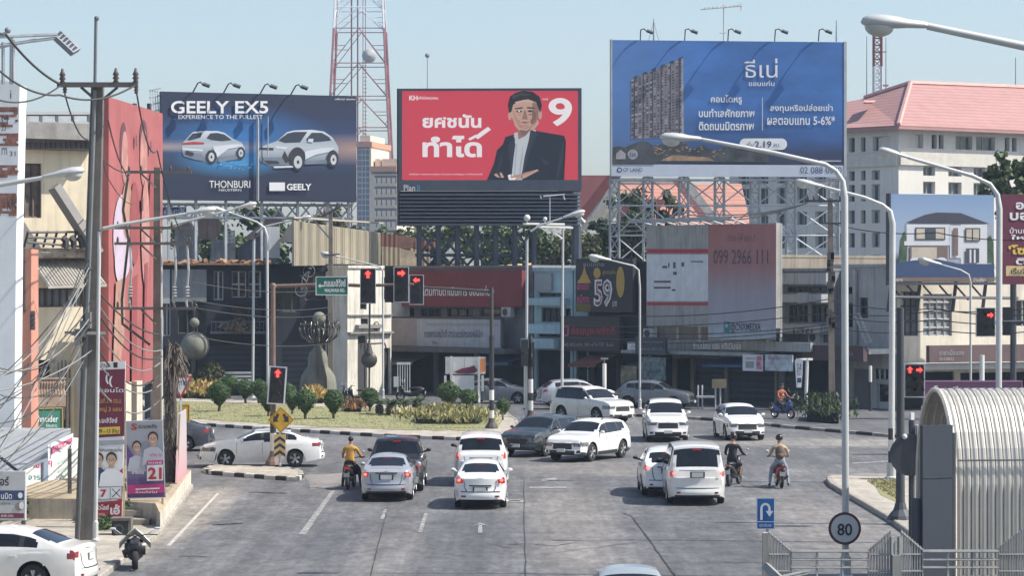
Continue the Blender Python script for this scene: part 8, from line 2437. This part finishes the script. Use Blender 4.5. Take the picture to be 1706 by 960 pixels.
car("white crossover with black lower trim turning in the middle of the junction", G(978, 768) + Vector((.1, .9, 0)), math.radians(241), "suv", "white", name="moving_car", rails=True, W=1.76)
car("cream white seven-seat car turning right beside the slim camera mast", G(990, 705) + Vector((-.1, .9, 0)), math.radians(-52), "bigsuv", "pearl", name="moving_car", clad=False)
car("white tall estate coming straight on, right of the white crossover", G(1113, 738) + Vector((0, 2.4, 0)), DOWN, "bigsuv", "white", name="moving_car", clad=False)
car("white compact crossover coming on at a slight angle, rightmost of the oncoming cars", G(1229, 735) + Vector((0.2, 2.0, 0)), math.radians(-84), "hatch", "white", name="moving_car", clad=False)
car("silver-white hatchback parked before the dark shopfront, behind the cream seven-seat car", Vector((Xat(962, 152), 153.5, .1)), math.radians(12), "hatch", "silver", name="parked_car")
car("small grey hatchback parked in front of the dim shop right of the pillar panel", Vector((Xat(1092, 151), 151.5, .1)), math.radians(-20), "hatch", "grey", name="parked_car", W=1.65, L=3.9)
car("dark grey saloon parked in shade behind the dark banded mast", Vector((Xat(830, 160), 161, .0)), math.radians(-12), "sedan", "grey", name="parked_car")
car("pale green-grey car with only its roof showing at the bottom edge", Vector((Xat(1050, 53.6), 54.6, 0)), UP, "sedan", "mist", name="moving_car", W=1.7)
# sticker on the small saloon's rear window is part of that car
# ================================================================ MOTORCYCLES AND PEOPLE
SEATM, REDP = M("seat_vinyl", (.02, .02, .022), .5), Mpaint("paint_red", (.25, .02, .02))
def motorbike(label, base, heading, body, lit=True, box=False):
    root = thing("motorcycle", label, "motorcycle", base, heading, None)
    for wx, nm in ((.62, "wheel"), (-.62, "wheel")):
        mb = MB(); mb.lathe([(.19, -.035), (.25, -.05), (.285, -.03), (.29, 0), (.285, .03), (.25, .05), (.19, .035)], 20, (wx, 0, .29), 'y'); w = mb.build(nm, TYRE, root, True, local=True)
        mb = MB(); mb.lathe([(.20, -.03), (.20, .03)], 20, (wx, 0, .29), 'y')
        for k in range(6):
            a = k * math.pi / 3; mb.bar((wx, 0, .29), (wx + .2 * math.cos(a), 0, .29 + .2 * math.sin(a)), .025)
        mb.build("rim", RIM, w, local=True)
    mb = MB(); mb.tube([(.55, 0, .62), (.38, 0, .42), (.0, 0, .36), (-.3, 0, .45), (-.55, 0, .62), (-.82, 0, .72)], [.09, .12, .13, .17, .15, .05], 10); mb.tube([(.50, 0, .95), (.56, 0, .7), (.58, 0, .5)], [.06, .13, .09], 8); mb.cbox((.45, 0, .62), .06, .34, .36); mb.build("fairing", body, root, True, local=True)
    mb = MB(); mb.tube([(.12, 0, .70), (-.15, 0, .76), (-.45, 0, .78), (-.72, 0, .80)], [.08, .14, .15, .07], 10); mb.v = [Vector((v.x, v.y, .76 + (v.z - .76) * .5)) for v in mb.v]; mb.build("seat", SEATM, root, True, local=True)
    mb = MB(); mb.tube([(.46, 0, .92), (.48, 0, 1.0)], .03, 6); mb.tube([(.36, .36, 1.02), (.45, .2, 1.04), (.47, 0, .99), (.45, -.2, 1.04), (.36, -.36, 1.02)], .018, 6); mb.tube([(.62, .05, .3), (.5, .04, .9)], .025, 6); mb.tube([(.62, -.05, .3), (.5, -.04, .9)], .025, 6); mb.build("handlebar", TRIM, root, local=True)
    for s in (1, -1):
        mb = MB(); mb.tube([(.44, s * .2, 1.04), (.45, s * .34, 1.22)], .01, 5); mb.ball((.45, s * .36, 1.22), .048, 8, 6, 0, (.4, 1.2, .8)); mb.build("mirror", M("mirror_pale", (.55, .57, .6), .15), root, True, local=True)
    mb = MB(); mb.cbox((-.86, 0, .74), .05, .16, .07); mb.build("taillight", TAILON if lit else TAIL, root, local=True)
    mb = MB(); mb.cbox((.64, 0, .84), .05, .14, .1); mb.build("headlight", HEADL, root, local=True)
    mb = MB(); mb.cbox((-.90, 0, .52), .015, .20, .17, 0, Euler((0, -.2, 0)).to_matrix()); mb.build("number_plate", PLATE, root, local=True)
    mb = MB(); mb.box(-.93, -.5, -.07, .07, .58, .64); mb.tube([(-.3, -.14, .3), (-.85, -.16, .42)], [.04, .055], 8); mb.build("mudguard", TRIM, root, local=True)
    return root
def body(root, name, joints, edges, radii, mats, zones, sub=2):
    """one continuous skinned figure; zones(p)->material index on the finished surface"""
    me = bpy.data.meshes.new("figure"); me.from_pydata(joints, edges, []); o = bpy.data.objects.new("figure", me); COL.objects.link(o)
    sk = o.modifiers.new("skin", 'SKIN'); sk.use_smooth_shade = True
    for i, r_ in enumerate(radii):
        rr_ = r_ if isinstance(r_, tuple) else (r_, r_)
        me.skin_vertices[0].data[i].radius = rr_
    me.skin_vertices[0].data[0].use_root = True
    ss = o.modifiers.new("sub", 'SUBSURF'); ss.levels = sub; ss.render_levels = sub
    res = bpy.data.meshes.new_from_object(o.evaluated_get(bpy.context.evaluated_depsgraph_get()))
    bpy.data.objects.remove(o)
    for m_ in mats:
        res.materials.append(m_)
    for p in res.polygons:
        p.use_smooth = True; p.material_index = zones(p.center)
    ob = bpy.data.objects.new(name, res); COL.objects.link(ob); ob.parent = root
    return ob
SKINM = M("skin_tan", (.36, .21, .14), .6, var=.08)
HAIRM = M("hair_black", (.018, .015, .014), .6)
def rider(label, base, heading, shirt, trousers, helmet=None, pack=None, feet_down=True, shorts=False, sleeve=.34, s=1.0, look=0.0, hair_long=False):
    """seated astride: hip over the saddle, hands at the grips, feet on ground or footboard"""
    root = thing("person", label, "person", base, heading)
    J = [(-.22, 0, .86), (-.20, 0, 1.05), (-.16, 0, 1.26), (-.13, 0, 1.40), (-.10, 0, 1.47), (-.08, 0, 1.53), (-.06, 0, 1.60), (-.055, 0, 1.70)]
    R_ = [(.17, .13), (.155, .115), (.175, .12), (.14, .09), .058, .06, (.078, .088), (.07, .08)]
    E = [(0, 1), (1, 2), (2, 3), (3, 4), (4, 5), (5, 6), (6, 7)]
    for sd in (1, -1):
        o = len(J)
        if feet_down:
            leg = [(-.20, sd * .12, .82), (.10, sd * .24, .66), (.06, sd * .30, .30), (.02, sd * .32, .09), (.16, sd * .34, .045)]
        else:
            leg = [(-.20, sd * .12, .82), (.16, sd * .20, .74), (.14, sd * .18, .50), (.12, sd * .18, .34), (.27, sd * .19, .31)]
        J += leg; R_ += [.105, .08, .06, .042, .035]
        E += [(0, o), (o, o + 1), (o + 1, o + 2), (o + 2, o + 3), (o + 3, o + 4)]
        a = len(J)
        J += [(-.12, sd * .21, 1.36), (-.02, sd * .30, 1.14), (.16, sd * .33, 1.06), (.33, sd * .34, 1.05), (.40, sd * .34, 1.055)]
        R_ += [.068, .05, .042, .03, .03]
        E += [(3, a), (a, a + 1), (a + 1, a + 2), (a + 2, a + 3), (a + 3, a + 4)]
    def z_(p):
        if p.z > 1.445: return 0
        if p.z < .11 and feet_down: return 3
        if not feet_down and p.z < .36: return 0 if shorts else 3
        if abs(p.y) > .25 and p.x > -.02 + sleeve * .3 and p.z > .98: return 0
        if p.z < .93 or (abs(p.y) > .1 and p.z < .9):
            return 0 if shorts and p.z < .66 else 2
        return 1
    b = body(root, "body", J, E, R_, [SKINM, shirt, trousers, M("shoe_dark", (.03, .03, .03))], z_)
    # face and hands
    mb = MB(); mb.ball((.03, 0, 1.655), .014, 8, 6, 0, (1.2, .8, 1.4)); 
    for sd in (1, -1):
        mb.ball((-.05, sd * .085, 1.65), .022, 8, 6, 0, (.7, .5, 1.2))
    mb.build("nose_and_ears", SKINM, root, True, local=True)
    mb = MB()
    for sd in (1, -1):
        mb.ball((.025, sd * .032, 1.672), .011, 8, 6)
    mb.cbox((.027, 0, 1.615), .01, .04, .008); mb.build("eyes_and_mouth", HAIRM, root, True, local=True)
    mb = MB()
    for sd in (1, -1):
        for k in range(4):
            y = sd * (.31 + .02 * k); l = (.05, .058, .055, .045)[k]
            mb.tube([(.405, y, 1.065), (.405 + l * .6, y, 1.06), (.405 + l * .6, y, 1.03), (.405 + l * .2, y, 1.02)], [.009, .009, .008, .007], 6)
        mb.tube([(.385, sd * .30, 1.06), (.40, sd * .285, 1.04), (.42, sd * .29, 1.025)], [.011, .01, .008], 6)
    mb.build("fingers", SKINM, root, True, local=True)
    if helmet:
        mb = MB(); mb.ball((-.055, 0, 1.69), .135, 18, 12, 0, (1.05, .95, 1.0)); mb.v = [Vector((v.x, v.y, max(v.z, 1.615))) for v in mb.v]
        mb.build("helmet", helmet, root, True, local=True)
        mb = MB(); mb.ball((-.03, 0, 1.675), .135, 16, 10, 0, (1, .93, .55)); mb.v = [Vector((max(v.x, .0), v.y, v.z)) for v in mb.v]; mb.build("visor", CGLASS, root, True, local=True)
    else:
        mb = MB(); mb.ball((-.075, 0, 1.685), .098, 16, 10, 0, (1.0, .95, 1.0)); mb.v = [v if v.z > 1.66 or v.x < -.08 else Vector((min(v.x, -.07), v.y, max(v.z, 1.63))) for v in mb.v]; mb.build("hair", HAIRM, root, True, local=True)
    if pack:
        mb = MB(); mb.ball((-.37, 0, 1.20), .2, 14, 10, 0, (.55, .85, 1.25)); mb.cbox((-.47, 0, 1.10), .05, .22, .16); mb.build("backpack", pack, root, True, local=True)
    return root
CL_ = lambda n_, c: M("cloth_" + n_, c, .9, var=.15, scale=4)
b0 = G(582, 817)
motorbike("dark scooter with a lit red tail lamp, left of the silver saloon", b0 + Vector((0, .8, 0)), math.radians(84), M("scooter_black", (.02, .02, .022), .35))
rider("person in a mustard yellow shirt riding the dark scooter beside the silver saloon, bare-headed", b0 + Vector((.02, .85, 0)), math.radians(80), CL_("mustard", (.48, .25, .045)), CL_("dark_trouser", (.035, .03, .03)), sleeve=.5)
b1 = G(1226, 812)
motorbike("dark motorcycle just right of the pearl people carrier", b1 + Vector((0, .8, 0)), math.radians(70), M("scooter_black", (.02, .02, .022), .35), False)
rider("person all in black, bare-legged and helmeted, beside the pearl people carrier", b1 + Vector((0, .85, 0)), math.radians(70), CL_("black", (.022, .022, .026)), CL_("black2", (.02, .02, .022)), M("helmet_black", (.015, .015, .017), .2), None, False, True, .9)
b2_ = G(1302, 815)
motorbike("red-tailed motorcycle nearest the grassy median", b2_ + Vector((0, .8, 0)), math.radians(92), REDP, False)
rider("person with a tan shirt, brown backpack, pale jeans and black helmet", b2_ + Vector((0, .85, 0)), math.radians(90), CL_("tan", (.40, .31, .21)), CL_("denim", (.28, .33, .40)), M("helmet_black", (.015, .015, .017), .2), CL_("pack", (.13, .10, .075)), True, False, .3)
b3 = Vector((Xat(1306, 139), 139.5, .15))
motorbike("blue far motorcycle riding along the shaded right pavement", b3, math.radians(-55), Mpaint("paint_blue", (.03, .07, .25)), False)
rider("person in an orange vest riding the blue motorcycle in the shade of the shutters", b3, math.radians(-55), CL_("orange", (.36, .11, .06)), CL_("dark_trouser", (.035, .03, .03)), None, None, False, False, .5)
b4 = Vector((Xat(222, 67.3), 67.6, 0.02))
motorbike("black motorcycle parked on the left kerb under a pale cover", b4, math.radians(-82), M("scooter_black", (.02, .02, .022), .35), False).scale = (.85, 1.5, .82)
mb = MB(); r = random.Random(2); vs = []
nx, ny = 14, 9
for i in range(nx):
    for j in range(ny):
        u, v = i / (nx - 1), j / (ny - 1); y = (v - .5) * .95
        vs.append((-.75 + 1.15 * u, y, 1.0 + .1 * math.sin(u * 7) - .95 * abs(v - .5) ** 1.2 + r.uniform(-.025, .025) + .12 * u))
mb.add(vs, [(i * ny + j, (i + 1) * ny + j, (i + 1) * ny + j + 1, i * ny + j + 1) for i in range(nx - 1) for j in range(ny - 1)])
rt = thing("bike_cover", "pale crumpled sheet lying over the parked black motorcycle", "cover", b4, math.radians(-82)); rt.scale = (.85, .8, .84)
mb.build("sheet", M("sheet_pale", (.50, .50, .47), .9, var=.1), rt, True, local=True)
for i, (px, Y, hd) in enumerate(((560, 160, 20), (598, 161, -160), (684, 164, 170))):
    motorbike(("dark scooter parked in front of the dark shophouse's door", "dark scooter parked at the white house's doorstep", "dark scooter parked before the shopfront with white stands")[i], Vector((Xat(px, Y), Y, 0)), math.radians(hd), M("scooter_black", (.02, .02, .022), .35), False)
mb = MB(); b = Board(655, 170, 690, 170)
for k in range(6):
    b.box(mb, 662 + k * 4, 606, 663.5 + k * 4, 655, .05, 0)
b.box(mb, 661, 604, 684, 608, .06, 0); b.box(mb, 656, 628, 664, 645, .2, 0); b.box(mb, 661, 652, 684, 655, .06, 0)
tag(mb.build("display_stand", WHP), "white slatted stand before the shop under the grey banner", "stand")
mb = MB(); b = Board(1160, 150, 1190, 150)
for x in (1163, 1170, 1192, 1200):
    mb.bar(b.p(x, 642), gb(x, 150, .1), .07)
b.box(mb, 1186, 632, 1210, 647, .1, 0, 1); b.box(mb, 1160, 660, 1190, 663, .4, -.4)
tag(mb.build("display_stand", [STEEL, M("box_tan", (.26, .21, .13))]), "steel stand with a tan box in front of the closed shutters", "stand")
# ---------------------------------------------------------------- thin dry-season haze
mb = MB(); mb.box(-420, 420, -30, 1500, -1.5, 110)
hz = mb.build("haze", bpy.data.materials.new("haze")); hz["kind"] = "stuff"
m = hz.data.materials[0]; m.use_nodes = True; n = m.node_tree; n.nodes.clear()
vp = node(n, "ShaderNodeVolumePrincipled"); vp.inputs["Color"].default_value = (.62, .78, 1.0, 1); vp.inputs["Density"].default_value = HAZE; vp.inputs["Anisotropy"].default_value = .1
n.links.new(vp.outputs[0], node(n, "ShaderNodeOutputMaterial").inputs["Volume"])
